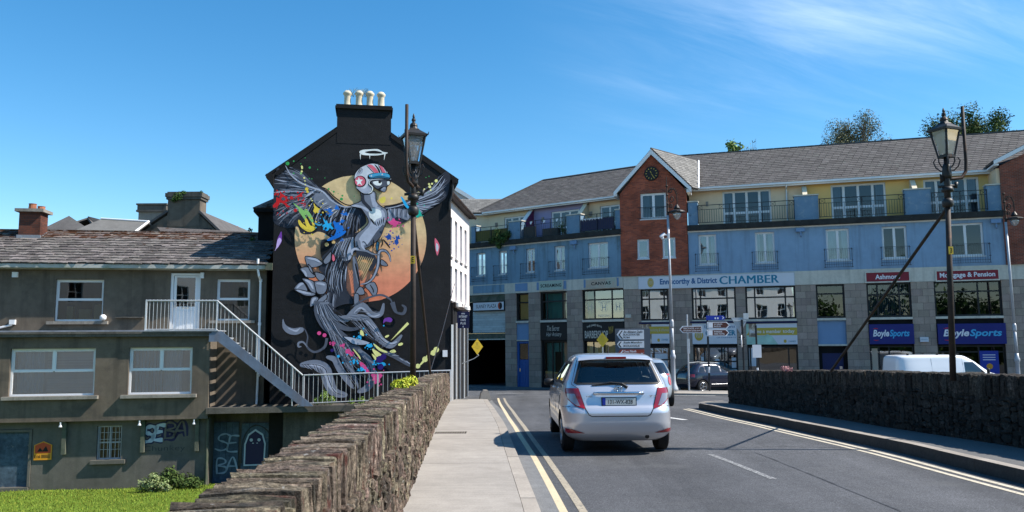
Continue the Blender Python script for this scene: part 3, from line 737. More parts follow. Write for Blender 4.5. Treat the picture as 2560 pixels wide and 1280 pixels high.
# ------------------------------------------------------------------ facade tools (local frame: x along, -y to the street, z up)
def wall_grid(mb, x0, x1, z0, z1, y0, y1, holes=(), m=0, back=True):
    xs = sorted({x0, x1, *[v for h in holes for v in h[:2] if x0 < v < x1]}); zs = sorted({z0, z1, *[v for h in holes for v in h[2:4] if z0 < v < z1]})
    solid = lambda i, j: not any(h[0] - 1e-6 <= xs[i] and xs[i+1] <= h[1] + 1e-6 and h[2] - 1e-6 <= zs[j] and zs[j+1] <= h[3] + 1e-6 for h in holes)
    nx, nz = len(xs) - 1, len(zs) - 1
    S = [[solid(i, j) for j in range(nz)] for i in range(nx)]
    for i in range(nx):
        for j in range(nz):
            if not S[i][j]: continue
            a, c, e, f = xs[i], xs[i+1], zs[j], zs[j+1]
            mb.quad((a,y0,e),(c,y0,e),(c,y0,f),(a,y0,f), m)
            if back: mb.quad((c,y1,e),(a,y1,e),(a,y1,f),(c,y1,f), m)
            if i == 0 or not S[i-1][j]: mb.quad((a,y1,e),(a,y0,e),(a,y0,f),(a,y1,f), m)
            if i == nx-1 or not S[i+1][j]: mb.quad((c,y0,e),(c,y1,e),(c,y1,f),(c,y0,f), m)
            if j == 0 or not S[i][j-1]: mb.quad((a,y1,e),(c,y1,e),(c,y0,e),(a,y0,e), m)
            if j == nz-1 or not S[i][j+1]: mb.quad((a,y0,f),(c,y0,f),(c,y1,f),(a,y1,f), m)

def window(parent, x0, x1, z0, z1, y, fw=.055, cols=(), rows=(), mf='upvc', mg='glass', d=.06, name='window', sash=True, sill=None, topcols=None, gl=None, label=None):
    """one window: the frame is the part, every pane and the sill a sub-part; y is the front of the frame"""
    b = MB(); y1 = y + d
    b.box(x0, x0+fw, y, y1, z0, z1); b.box(x1-fw, x1, y, y1, z0, z1); b.box(x0+fw, x1-fw, y, y1, z0, z0+fw); b.box(x0+fw, x1-fw, y, y1, z1-fw, z1)
    cols = topcols or cols
    xi = [x0+fw] + [x0 + (x1-x0)*c for c in cols] + [x1-fw]; zi = [z0+fw] + [z0 + (z1-z0)*r for r in rows] + [z1-fw]
    h = fw * .42
    for c in xi[1:-1]: b.box(c-h, c+h, y+.004, y1-.004, z0+fw if not topcols else zi[-2], z1-fw)
    for i in range(len(xi)-1):
        a = xi[i] + (h if i else 0); c = xi[i+1] - (h if i < len(xi)-2 else 0)
        for r in zi[1:-1]: b.box(a, c, y+.006, y1-.006, r-h, r+h)
    w = build(name, b, M[mf], parent)
    if label: w['label'] = label
    k = 0
    for i in range(len(xi)-1):
        for j in range(len(zi)-1):
            a = xi[i] + (h if i else 0) + .001; c = xi[i+1] - (h if i < len(xi)-2 else 0) - .001
            if topcols and j < len(zi)-2:
                if i: continue
                c = xi[-1] - .001
            e = zi[j] + (h if j else 0) + .001; f = zi[j+1] - (h if j < len(zi)-2 else 0) - .001
            if sash and not (topcols is not None and j < len(zi)-2):
                s = fw * .5; q = MB(); yy = y + .012
                q.box(a, a+s, yy, yy+.04, e, f); q.box(c-s, c, yy, yy+.04, e, f); q.box(a+s, c-s, yy, yy+.04, e, e+s); q.box(a+s, c-s, yy, yy+.04, f-s, f)
                build('sash', q, M[mf], w); a += s; c -= s; e += s; f -= s
            q = MB(); yy = y + .03; q.quad((a,yy,e),(c,yy,e),(c,yy,f),(a,yy,f))
            g = gl[k % len(gl)] if gl else mg
            build('pane', q, M[g], w); k += 1
    if sill:
        ov, pr, th, ms = sill; q = MB(); q.box(x0-ov, x1+ov, y-pr, y+.05, z0-th, z0-.003); build('sill', q, M[ms], w)
    return w
def hang(parent, kind, x0, x1, z0, z1, y, m, wave=.03, n=None, amp=None):
    """pleated curtain / vertical blind behind a pane"""
    b = MB(); n = n or max(4, int((x1-x0)/.07)); vs = []; fs = []
    for i in range(n+1):
        x = x0 + (x1-x0)*i/n; yy = y + (amp or wave) * (1 if i % 2 else -1) * .5
        vs += [(x, yy, z0), (x, yy, z1)]
    for i in range(n): fs.append((2*i, 2*i+2, 2*i+3, 2*i+1))
    b.add(vs, fs); return build(kind, b, M[m], parent)
def strips(parent, name, x0, x1, z0, z1, y, m, w=.09):
    b = MB(); n = int((x1-x0)/w)
    for i in range(n):
        x = x0 + (i+.5)*(x1-x0)/n; b.quad((x-w*.36,y-.02,z0),(x+w*.36,y+.02,z0),(x+w*.36,y+.02,z1),(x-w*.36,y-.02,z1))
    return stuff(build(name, b, M[m], parent))

BAL = {}
def baluster_mesh(h, r, m):
    k = (round(h, 3), r, m)
    if k not in BAL:
        b = MB(); b.tube([(0,0,0),(0,0,h)], r, 5); BAL[k] = b.mesh('baluster', M[m])
    return BAL[k]
def railing(parent, x0, x1, z0, z1, y, m='black_rail', sp=.12, top=.02, name='railing', mid=None, posts=(), ornament=(), r=.008):
    b = MB(); b.box(x0, x1, y-top, y+top, z1-top*1.4, z1); b.box(x0, x1, y-.012, y+.012, z0, z0+.03)
    if mid: b.box(x0, x1, y-.012, y+.012, mid-.012, mid+.012)
    for p in posts: b.box(p-.02, p+.02, y-.021, y+.021, z0-.05, z1-.03)
    for p in ornament:
        q = .5 * (z1 + mid); hw = (z1 - mid) * .5
        b.box(p-hw-.01, p-hw+.01, y-.01, y+.01, mid, z1-.03); b.box(p+hw-.01, p+hw+.01, y-.01, y+.01, mid, z1-.03)
        b.tube([(p-hw, y, mid),(p+hw, y, z1-.03)], .009, 4); b.tube([(p+hw, y, mid),(p-hw, y, z1-.03)], .009, 4)
    rl = build(name, b, M[m], parent)
    h = (mid or z1 - .03) - z0 - .03; n = int((x1-x0)/sp)
    me = baluster_mesh(h, r, m)
    for i in range(1, n): link('baluster', me, rl, (x0 + (x1-x0)*i/n, y, z0+.03))
    return rl
def juliet(parent, x0, x1, z0, z1, m='black_rail'):
    b = MB(); y = -.20
    for z in (z1, z0 + .16, z0):
        b.box(x0, x1, y-.012, y+.012, z-.016, z)
        for x in (x0, x1-.02): b.box(x, x+.02, y+.012, -.003, z-.016, z)
    for x in (x0, x1):
        b.tube([(x, y-.005, z0-.03), (x, y-.005, z1+.03)], .014, 5)
        for z in (z0, z0 + (z1-z0)*.36, z1-.04): b.box(x-.05, x+.05, y-.03, y+.0, z-.03, z)
    rl = build('juliet_rail', b, M[m], parent); n = max(3, int((x1-x0)/.115)); me = baluster_mesh(z1-z0-.02, .0065, m)
    for i in range(1, n): link('baluster', me, rl, (x0 + (x1-x0)*i/n, y, z0))
    return rl

def slates(parent, p0, ua, ub, rows, sw, sh, a_rng, m, single=300, order=None, jit=.012, thick=.012, name='slate', key=None):
    """slate courses; local roof frame: origin p0 (eave), ua along, ub up the slope. a_rng(b)->(a0,a1)"""
    ua = Vector(ua).normalized(); ub = Vector(ub).normalized(); n = ua.cross(ub)
    if n.z < 0: n = -n
    Rm = Matrix((ua, ub, n)).transposed().to_4x4(); Rm.translation = Vector(p0)
    RR = random.Random(5)
    var = []
    for k in range(5):
        w, l = sw * .965, sh * 1.32; j = lambda s=jit: RR.uniform(-s, s)
        lo = [(-w/2+j(.006), j(), thick+.012), (w/2+j(.006), j(), thick+.012), (w/2, l, .004), (-w/2, l, .004)]
        q = [(x, y, z - thick*.9) for x, y, z in lo]
        b = MB(); b.add(lo + q, [(0,1,2,3),(4,7,6,5),(0,4,5,1),(1,5,6,2),(3,2,6,7),(0,3,7,4)])
        var.append(b)
    meshes = [v.mesh(name, m) for v in var]
    items = []
    for r in range(rows):
        a0, a1 = a_rng(r * sh); x = a0 + (sw/2 if r % 2 else 0) * .999
        if r % 2: items.append((r, a0 + sw*.25, .5))
        while x + sw*.5 <= a1 + sw*.3:
            items.append((r, x + sw/2, 1.0)); x += sw
    items.sort(key=key or (lambda q: (q[0], q[1])))
    b = MB()
    for i, (r, a, sc) in enumerate(items):
        k = RR.randrange(5); T = Rm @ Matrix.Translation((a, r*sh + RR.uniform(-jit, jit), RR.uniform(0, .006))) @ Matrix.Rotation(RR.uniform(-.015, .015), 4, 'Z')
        if sc != 1.0: T = T @ Matrix.Diagonal((sc, 1, 1, 1))
        if i < single:
            o = link(name, meshes[k], parent); o.matrix_local = T
        else:
            b.add([T @ Vector(v) for v in var[k].v], var[k].f)
    if b.v: stuff(build(name + '_courses', b, m, parent))

def sign(label, cat, org, rz, w, h, m, d=.05, texts=(), extra=None, name='shop_sign', border=None, loc_z=None, group=None):
    """board standing with its front at local y=0; org = world position of its lower left corner"""
    t = thing(name, label, cat, org, rz, group)
    b = MB(); b.box(0, w, 0, d, 0, h); build('board', b, M[m], t)
    if border:
        bw, mb_ = border; b = MB(); b.box(-bw, w+bw, -.012, d, -bw, -.001); b.box(-bw, w+bw, -.012, d, h+.001, h+bw); b.box(-bw, -.001, -.012, d, 0, h); b.box(w+.001, w+bw, -.012, d, 0, h)
        build('frame', b, M[mb_], t)
    for tx in texts:
        s, x0, x1, z0, z1, mm = tx[:6]; kw = tx[6] if len(tx) > 6 else {}
        b = MB(); add_text(b, s, x0*w, x1*w, z0*h, z1*h, -.004, **kw); build('lettering', b, M[mm], t)
    if extra: extra(t, w, h)
    return t
def patch(t, name, pts, m, y=-.003):
    b = MB(); b.poly([(x, y, z) for x, z in pts]); return build(name, b, M[m], t)
def disc(t, name, cx, cz, rx, rz_, m, y=-.003, n=20):
    return patch(t, name, [(cx + rx*cos(2*pi*k/n), cz + rz_*sin(2*pi*k/n)) for k in range(n)], m, y)
def xf(mb, T):
    mb.v = [tuple(T @ Vector(v)) for v in mb.v]; return mb
def world_to(t): return (Matrix.Translation(t.location) @ t.rotation_euler.to_matrix().to_4x4()).inverted()

def granite_pier(parent, a, c, z0, z1, y=0.0, depth=.45, course=.395, shift=0):
    b = MB(); b.box(a+.006, c-.006, y+.022, y+depth, z0, z1); core = build('pier', b, M['joint'], parent)
    n = max(1, round((z1-z0)/course)); h = (z1-z0)/n
    for k in range(n):
        w = c - a; cuts = [0, 1]
        if w > .75: cuts = [0, .5, 1] if (k+shift) % 2 else [0, .26 if w < 1.2 else .3, 1 if w < 1.0 else .74, 1]
        if w > .75 and w < 1.0: cuts = [0, .55, 1] if (k+shift) % 2 else [0, 1]
        cuts = sorted(set(cuts))
        for i in range(len(cuts)-1):
            q = MB(); p = RS.uniform(0, .008)
            q.box(a + w*cuts[i] + (.006 if i else 0), a + w*cuts[i+1] - (.006 if i < len(cuts)-2 else 0), y-.004-p, y+.1, z0 + k*h + .006, z0 + (k+1)*h - .006)
            build('granite_block', q, M['granite'], core)
    return core

FCA, FBA = rad(-17.082), rad(-35.77)
def fc(u, o, z): x, y = fcw(u, o); return (x, y, z)
def fb(u, o, z): x, y = fbw(u, o); return (x, y, z)
ZG = -1.36

# ================================================================== right wing of the shopping block
rw = thing('shop_building', 'blue shop block with long slate roof and yellow balconies right of the clock gable', 'building', fc(0, 0, 0), FCA)
W2 = [(4.58,5.61),(7.83,8.92),(11.73,12.97),(14.68,15.95),(18.0,19.75)]
b = MB(); wall_grid(b, 3.98, 20.72, 5.66, 8.27, 0, .3, [(x0, x1, 6.2, 8.02) for x0, x1 in W2]); build('wall', b, M['blue_wall'], rw)
b = MB(); b.box(-.0, 27, -.035, .3, 4.86, 5.655); build('cream_band', b, M['cream_band'], rw)
b = MB(); b.box(3.98, 20.72, -.06, -.001, 8.19, 8.275); build('string_course', b, M['white_paint'], rw)
b = MB(); b.box(3.98, 20.72, -.26, 1.6, 8.28, 8.60); build('balcony_slab', b, M['slab_dark'], rw)
for i, (x0, x1) in enumerate(W2):
    w = window(rw, x0, x1, 6.2, 8.02, .13, fw=.07, cols=[.5], mf='upvc', mg='glass_sky' if i in (3, 4) else 'glass', sill=(.05, .15, .06, 'white_paint'))
    cw_ = (x1-x0)
    if i in (0, 2): hang(w, 'curtain', x0+.1, x0+cw_*.45, 6.3, 7.95, .30, 'curtain')
    if i in (0, 1, 2): hang(w, 'curtain', x0+cw_*.68, x1-.1, 6.3, 7.95, .30, 'curtain')
    if i == 1: hang(w, 'curtain', x0+.1, x0+cw_*.25, 6.3, 7.95, .30, 'curtain')
for a, c in [(4.39,5.70),(7.64,9.04),(11.6,13.05),(14.57,16.02),(17.9,19.95)]: juliet(rw, a, c, 5.82, 6.86)
for u, z in [(10.35, 7.95), (20.35, 7.95), (8.4, 8.12), (13.6, 8.12)]:
    b = MB()
    if z < 8: b.box(u-.24, u+.24, -.2, -.001, z-.02, z+.2); b.tube([(u+.02,-.1,z-.02),(u+.02,-.1,z-.22),(u+.06,-.02,z-.3)], .05, 8)
    else: b.box(u-.12, u+.12, -.012, -.001, z-.06, z+.06)
    build('rain_hopper' if z < 8 else 'wall_vent', b, M['panel_blue'], rw)
# ground storeys
PIERS = [(.02,1.03),(2.70,4.07),(6.62,7.16),(9.94,11.05),(12.57,13.72),(16.0,17.14),(20.43,21.6),(24.5,25.5)]
for i, (a, c) in enumerate(PIERS): granite_pier(rw, a, c, ZG, 4.855, shift=i)
gaps = [(1.03,2.70),(4.07,6.62),(7.16,9.94),(11.05,12.57),(13.72,16.0),(17.14,20.43),(21.6,24.5)]
CW = [dict(cols=[.30,.84], rows=[.68]), dict(cols=[.20,.80], rows=[.66]), dict(cols=[.19,.80], rows=[.66]), dict(cols=[], rows=[.72]), dict(cols=[.25,.74], rows=[.66]), dict(cols=[.30,.66], rows=[.70]), dict(cols=[.5], rows=[.7])]
for i, (a, c) in enumerate(gaps):
    w = window(rw, a, c, 2.93, 4.85, .16, fw=.10, mf='black_frame', mg='glass_street' if i in (0, 1, 2) else 'glass_sky', sash=False, sill=(-.0, .20, .13, 'cream_band'), **CW[i])
    strips(w, 'vertical_blind', a+.12, c-.12, 3.0, 4.78, .36, 'blind_dark' if i < 3 else ('blind_dark' if i != 4 else 'blind'))
    b = MB(); b.box(a, c, .12, .3, 1.35, 2.80); build('spandrel', b, M['panel_blue'] if i in (3,) else M['black_wall'], rw)
    if i == 3:
        b = MB(); b.box(a, c, .0, .119, 2.80, 2.87); b.box(a, c, 0, .119, 1.36, 1.45); build('spandrel_trim', b, M['cream_band'], rw)
# shop fronts at street level
def front(i, cols, rows, mg='glass_dark', **k):
    a, c = gaps[i]
    return window(rw, a, c, ZG+.12, 1.36, .2, fw=.09, cols=cols, rows=rows, mf='black_frame', mg=mg, sash=False, name='shop_window', **k)
w = front(0, [.42], [.70], 'glass')
for q in [(1.75, 2.55, .15, .95), (1.14, 1.62, .15, .95)]:
    b = MB(); b.quad((q[0],.228,q[2]),(q[1],.228,q[2]),(q[1],.228,q[3]),(q[0],.228,q[3])); build('window_poster', b, M['sign_white'], w)
b = MB(); add_text(b, 'PIZZA', 1.14, 2.55, 1.0, 1.25, .226, bold=.02, mirror=True); add_text(b, 'PIZZA', 1.95, 2.5, .62, .85, .226, bold=.02, mirror=True); build('lettering', b, M['letter_white'], w)  # mirror-written PIZZA: a reflection of the street laid on the pane as letter shapes
w = front(1, [.25,.36,.70,.78], [.66], 'glass')
for q in [(4.5,4.75,.2,.75),(5.30,5.55,.05,.62),(6.25,6.5,.1,.7),(4.52,4.74,-.3,.1)]:
    b = MB(); b.quad((q[0],.226,q[2]),(q[1],.226,q[2]),(q[1],.226,q[3]),(q[0],.226,q[3])); build('window_notice', b, M['sign_white'], w)
w = front(2, [.06,.22,.82], [], 'glass_mirror')
b = MB(); b.quad((7.25,.2255,.2),(7.75,.2255,.2),(7.75,.2255,1.25),(7.25,.2255,1.25)); build('window_poster', b, M['sign_white'], w)
a, c = gaps[3]
b = MB(); b.box(a, a+.2, .3, .5, ZG, 1.36); b.box(c-.2, c, .3, .5, ZG, 1.36); b.box(a+.2, c-.2, .35, .5, .95, 1.36)
build('door_surround', b, M['black_wall'], rw)
b = MB(); b.box(a+.2, c-.2, .38, .44, ZG+.05, .94)
for k in range(3): b.box(a+.35, c-.35, .36, .379, ZG+.3+k*.62, ZG+.75+k*.62)
d_ = build('door', b, M['door_navy'], rw); b = MB(); b.box(c-.42, c-.28, .34, .359, .05, .2); build('handle', b, M['chrome'], d_)
w = front(4, [.22,.45], [], 'glass')
b = MB(); b.quad((13.85,.226,-.9),(14.15,.226,-.9),(14.15,.226,1.2),(13.85,.226,1.2)); build('window_poster', b, M['sign_peach'], w)
w = front(5, [.28,.62], [.86], 'glass_dark')
b = MB(); b.box(19.2,20.1,.19,.2,-.6,1.05); ps = build('window_poster', b, M['sign_blue'], w)
b = MB()
for k in range(3): b.quad((19.35,.188,.55+k*.13),(19.95,.188,.55+k*.13),(19.95,.188,.59+k*.13),(19.35,.188,.59+k*.13))
b.quad((19.25,.188,-.55),(20.05,.188,-.55),(20.05,.188,-.3),(19.25,.188,-.3)); stuff(build('poster_print', b, M['letter_white'], w))
b = MB(); b.poly([(19.65+.16*cos(k*.785),.187,.22+.16*sin(k*.785)) for k in range(8)][::-1]); build('poster_print', b, M['sign_orange'], w)
front(6, [.5], [])
# upper terrace
for a, c, mm in [(3.98,10.75,'yellow_pale'),(10.75,16.62,'yellow_strong'),(16.62,20.72,'yellow_orange')]:
    FW = {'yellow_pale': (6.0,8.85), 'yellow_strong': (12.25,15.24), 'yellow_orange': (17.24,20.08)}[mm]
    b = MB(); wall_grid(b, a, c, 8.60, 10.98, 1.6, 1.85, [(FW[0], FW[1], 8.72, 10.86)]); build('terrace_wall', b, M[mm], rw)
    x0, x1 = FW; cx = [.24, .26, .5, .76]
    w = window(rw, x0, x1, 8.72, 10.86, 1.68, fw=.075, cols=[.235,.5,.765], rows=[.36], mf='upvc', mg='glass_sky', name='french_window')
    hang(w, 'curtain', x0+.1, x0+.55, 8.8, 10.8, 1.95, 'curtain'); hang(w, 'curtain', x1-.5, x1-.1, 8.8, 10.8, 1.95, 'curtain')
    b = MB(); b.box(x0-1.0, x0-.86, 1.52, 1.599, 10.0, 10.28); build('wall_light', b, M['kerb'], rw)
for a, c in [(4.02,4.59),(10.1,11.41),(15.95,17.27),(20.03,20.70)]:
    b = MB(); b.box(a, c, -.02, .5, 8.60, 10.03); p_ = build('terrace_pier', b, M['pier_blue'], rw)
    b = MB(); b.box(a-.04, c+.04, -.07, .54, 10.035, 10.10); build('coping', b, M['cream_band'], p_)
for u, mm in [(10.75,'cream_wall'),(16.62,'cream_wall')]:
    b = MB(); b.prism([(0,8.6),(1.1,8.6),(1.1,10.85),(.85,10.85),(0,10.1)], 0, .26)
    xf(b, Matrix.Translation((u-.13, .5, 0)) @ Matrix.Rotation(pi/2, 4, 'Z') @ Matrix.Translation((0,-.26,0))); build('dividing_wall', b, M[mm], rw)
for a, c, ps_, orn in [(4.59,10.1,(4.62,6.45,8.3,10.07),(4.72,6.0,8.9,9.95)),(11.41,15.95,(11.45,13.7,15.9),(11.62,13.6,15.75)),(17.27,20.03,(17.3,18.7,20.0),(17.45,19.85))]:
    railing(rw, a, c, 8.72, 9.80, -.14, sp=.135, mid=9.52, posts=ps_, ornament=orn, r=.011, top=.024, name='balcony_rail')
b = MB(); b.box(20.56, 20.72, .0, 1.6, 8.60, 10.95); build('terrace_wall', b, M['yellow_pale'], rw)
# eaves and roof
b = MB(); b.box(3.2, 20.95, 1.16, 1.6, 10.98, 11.07); b.box(3.2, 20.95, 1.13, 1.159, 10.90, 11.10); b.box(3.5, 20.9, 1.0, 1.129, 11.0, 11.12); build('fascia', b, M['upvc'], rw)
b = MB(); b.tube([(9.75,1.1,10.98),(9.75,1.15,10.85),(9.75,1.53,10.72),(9.75,1.53,8.7)], .045, 8); build('downpipe', b, M['upvc'], rw)
sl = hypot(4.15, 3.0); pit = atan2(3.0, 4.15)
b = MB()
b.slab([(1.6,1.05,11.10),(27,1.05,11.10),(27,5.2,14.10),(1.6,5.2,14.10)], .12); b.slab([(27,5.2,14.10),(27,9.6,11.0),(1.6,9.6,11.0),(1.6,5.2,14.10)], .12)
rf = build('roof', b, M['slate_grey'], rw)
slates(rf, (0,1.0,11.105), (1,0,0), (0,cos(pit),sin(pit)), 19, .42, sl/19.2, lambda s: (3.95 - s*sin(pit)*.74, 26.5), M['slate_grey'], thick=.016, jit=.010)
b = MB()
for k in range(50): b.box(1.7+k*.5, 1.7+k*.5+.485, 5.08, 5.32, 14.09, 14.17)
stuff(build('ridge_tiles', b, M['slate_grey'], rf))
b = MB(); b.box(4.0, 26, 9.3, 9.6, ZG, 11); b.box(25.7, 26, .4, 9.3, ZG, 11); b.box(4.0, 26, 1.86, 9.3, 8.5, 8.6); build('rear_wall', b, M['room'], rw)
b = MB(); b.box(.1, 25.6, 1.3, 1.35, ZG, 8.25); b.box(4, 25.6, 2.9, 2.95, 8.6, 11); b.box(.1, 25.6, .31, 1.29, 1.3, 1.4); b.box(.1, 25.6, .31, 1.29, 5.2, 5.3); build('room', b, M['room'], rw)

# clock gable
cg = thing('clock_gable', 'red brick gable with black wall clock and white barge boards', 'building', fc(0, 0, 0), FCA)
b = MB(); hol = [(1.18,2.74,9.12,10.72),(.92,1.63,6.70,7.90),(2.45,3.22,6.70,7.93)]
wall_grid(b, -.10, 3.95, 5.66, 10.75, -.12, .3, hol)
b.prism([(-.10,10.75),(3.95,10.75),(1.925,13.15)], -.12, .3); build('wall', b, M['brick'], cg)
b = MB()
for k in range(9): b.box(1.16+k*.178, 1.16+k*.178+.166, -.135, -.121, 10.73, 10.95)
stuff(build('brick_lintel', b, M['brick_dark'], cg))
w = window(cg, 1.18, 2.74, 9.12, 10.72, -.02, fw=.085, cols=[.5], mf='upvc', mg='glass_sky', sill=(.06, .14, .06, 'white_paint'))
hang(w, 'curtain', 1.3, 1.7, 9.2, 10.6, .2, 'curtain'); juliet_ = railing(cg, .95, 2.95, 9.15, 9.85, -.22, sp=.16, name='balcony_rail')
for q in hol[1:]:
    w = window(cg, *q, -.02, fw=.075, mf='upvc', mg='glass_mirror', sill=(.03, .14, .06, 'white_paint')); hang(w, 'blind', q[0]+.1, q[1]-.1, q[2]+.5, q[3]-.1, .2, 'blind')
b = MB()
for sx in (1, -1):
    e = (1.925 - sx*2.36, 10.60); p = (1.925, 13.40); th = .20
    pts = [e, (1.925, 13.40-th*1.55), (1.925, 13.40), (e[0], e[1]+th*1.4)] if sx > 0 else [e, (e[0], e[1]+th*1.4), (1.925, 13.40), (1.925, 13.40-th*1.55)]
    b.prism(pts, -.36, -.32)
build('barge_board', b, M['upvc'], cg)
b = MB(); b.box(3.99, 4.2, -.3, 1.0, 10.62, 10.80); b.box(-.42, -.25, -.3, 1.0, 10.62, 10.80); build('eaves_box', b, M['upvc'], cg)
b = MB()
b.slab([(4.32,-.32,10.86),(4.65,.25,10.86),(4.45,4.1,13.42),(1.925,-.32,13.44)], .1); b.slab([(1.925,-.32,13.44),(4.45,4.1,13.42),(-.47,1.9,10.86),(-.47,-.32,10.86)], .1)
rf = build('roof', b, M['slate_grey'], cg)
ll = hypot(2.4, 2.58)
gu = Vector((2.525, 4.42, -.02)).normalized(); ge = Vector((-2.395, 0, 2.58)); gb = (ge - gu * ge.dot(gu)); gl_ = gb.length
slates(rf, (4.35,-.33,10.875), gu, gb, 17, .36, gl_/17.2, lambda s: (ge.dot(gu)*s/gl_, .6 + 3.25*s/gl_), M['slate_pale'], single=150, thick=.014)  # paler slate on this slope: its sunlight is put into the colour
b = MB(); b.tube([(4.66,.25,10.90),(4.47,4.1,13.46)], .07, 6); build('valley_flashing', b, M['upvc'], rf); b = MB(); b.tube([(1.925,-.34,13.47),(4.45,4.1,13.45)], .06, 6); build('ridge_tiles', b, M['slate_grey'], rf)
t = thing('wall_clock', 'round black clock with pale numerals on the red brick gable', 'clock', fc(1.90, -.125, 11.93), FCA)
b = MB(); b.lathe([(.43,0),(.45,.03),(.44,.06),(.40,.07)], n=28); xf(b, Matrix.Rotation(pi/2, 4, 'X')); build('case', b, M['sign_black'], t)
b = MB()
for k in range(12):
    a = 2*pi*k/12; s_, c_ = sin(a), cos(a); r0, r1 = .28, .36; w_ = .022
    b.poly([(r0*s_ - w_*c_, -.075, r0*c_ + w_*s_), (r0*s_ + w_*c_, -.075, r0*c_ - w_*s_), (r1*s_ + w_*c_, -.075, r1*c_ - w_*s_), (r1*s_ - w_*c_, -.075, r1*c_ + w_*s_)][::-1])
build('numerals', b, M['gold'], t)
b = MB(); b.prism([(-.02,-.02),(.02,-.02),(.17,-.27),(.14,-.28)], -.084, -.078); b.prism([(-.015,0),(-.09,.14),(-.05,.16),(.015,.02)], -.084, -.078); build('hands', b, M['gold'], t)

# right hand brick gable, mostly out of frame
rg = thing('brick_gable', 'dark red brick gable block at the right edge of the photo', 'building', fc(20.72, 0, 0), FCA)
b = MB(); b.prism([(0,5.66),(6,5.66),(6,13.6),(5.2,13.6),(0,11.05)], -.14, .3); build('wall', b, M['brick_dark'], rg)
b = MB(); b.prism([(-.34,11.10),(5.2,13.84),(5.2,14.06),(-.34,11.32)], -.42, -.37); b.box(-.34,-.1,-.36,1.0,11.05,11.14); build('barge_board', b, M['upvc'], rg)
b = MB(); b.slab([(-.36,-.38,11.34),(5.2,-.38,14.08),(5.2,3.5,14.08),(-.36,1.2,11.34)], .1); build('roof', b, M['slate_grey'], rg)

# ================================================================== left wing
lw = thing('shop_building', 'blue weathered shop block with balconies left of the clock gable, facing the bridge', 'building', fb(0, 0, 0), FBA)
V2 = [(.5,1.28),(2.45,3.13),(4.73,5.44),(6.99,7.79),(9.52,10.97)]
b = MB(); wall_grid(b, -1.2, 11.98, 5.66, 8.27, 0, .3, [(x0, x1, 6.3, 7.9) for x0, x1 in V2]); build('wall', b, M['blue_wall_worn'], lw)
b = MB(); b.box(-1.2, 11.98, -.035, .3, 4.96, 5.655); build('cream_band', b, M['cream_band'], lw)
for a, c in [(.24,2.95),(3.85,4.86),(9.2,11.7),(5.6,7.9)]:
    b = MB(); b.box(a, c, -.05, -.036, 5.08, 5.60); build('band_panel', b, M['blue_wall_worn'] if a < 1 else M['panel_blue'], lw)
b = MB(); b.box(-1.2, 11.98, -.06, -.001, 8.19, 8.275); build('string_course', b, M['white_paint'], lw)
b = MB(); b.box(-1.2, 11.98, -.26, 1.6, 8.28, 8.60); build('balcony_slab', b, M['slab_dark'], lw)
for i, (x0, x1) in enumerate(V2):
    w = window(lw, x0, x1, 6.3, 7.9, .13, fw=.07, cols=[.5], mf='upvc', mg='glass', sill=(.04, .14, .06, 'white_paint'))
    cw_ = x1 - x0
    if i in (3, 4): hang(w, 'curtain', x0+.1, x0+cw_*.42, 6.4, 7.8, .3, 'curtain')
    if i in (0, 2, 4): hang(w, 'curtain', x1-cw_*.25, x1-.08, 6.4, 7.8, .3, 'curtain')
for a, c in [(.25,1.31),(2.15,3.23),(4.43,5.56),(6.7,7.84),(9.25,11.09)]: juliet(lw, a, c, 5.92, 6.92)
for u in (3.75, 8.55):
    b = MB(); b.box(u-.24, u+.24, -.2, -.001, 7.9, 8.15); b.tube([(u+.02,-.1,7.9),(u+.02,-.1,7.7),(u+.06,-.02,7.62)], .05, 8); build('rain_hopper', b, M['panel_blue'], lw)
for i, (a, c) in enumerate([(2.98,3.88),(4.90,5.82),(7.89,9.03)]): granite_pier(lw, a, c, ZG, 4.955, shift=i)
w = window(lw, 3.88, 4.90, 3.1, 4.95, .16, fw=.10, rows=[.66], mf='black_frame', mg='lamp_clear_glass', sash=False, sill=(0, .2, .14, 'cream_band'))
b = MB(); b.quad((4.05,.3,3.2),(4.82,.3,3.2),(4.82,.3,4.85),(4.05,.3,4.85)); build('blind', b, M['yellow_strong'], w)
w = window(lw, 5.82, 7.89, 3.1, 4.95, .16, fw=.10, cols=[.22,.80], rows=[.66], mf='black_frame', mg='glass_green', sash=False, sill=(0, .2, .14, 'cream_band')); hang(w, 'blind', 5.95, 7.75, 3.2, 4.85, .5, 'curtain', n=6)
w = window(lw, 9.03, 11.98, 3.05, 4.95, .16, fw=.10, cols=[.28,.70], rows=[.66], mf='black_frame', gl=['glass_green','glass_green','glass_mirror','glass_mirror','glass_mirror','glass_mirror'], sash=False, sill=(0, .2, .14, 'cream_band'))
hang(w, 'blind', 9.15, 9.75, 3.15, 4.85, .5, 'curtain', n=4)
b = MB()
for cx, tx in ((9.5, 0), (10.5, 1), (11.5, 0)):
    b = MB(); add_text(b, 'H', cx-.14, cx+.14, 3.62, 4.0, .186); build('lettering', b, M['letter_cream'], w); b = MB()
    for k in range(16):
        a = 2*pi*k/16; 
        if k % 4: b.poly([(cx + .27*cos(a + e) * s_, .186, 3.81 + .3*sin(a + e) * s_) for e, s_ in ((-.12,1),(-.12,.9),(.12,.9),(.12,1))][::-1])
    build('emblem_ring', b, M['letter_cream'], w)
for s_, q0, q1 in (('TATTOO', 4.05, 4.2), ('PIERCING', 3.22, 3.36)): b = MB(); add_text(b, s_, 10.1, 10.95, q0, q1, .186); build('lettering', b, M['letter_cream'], w)
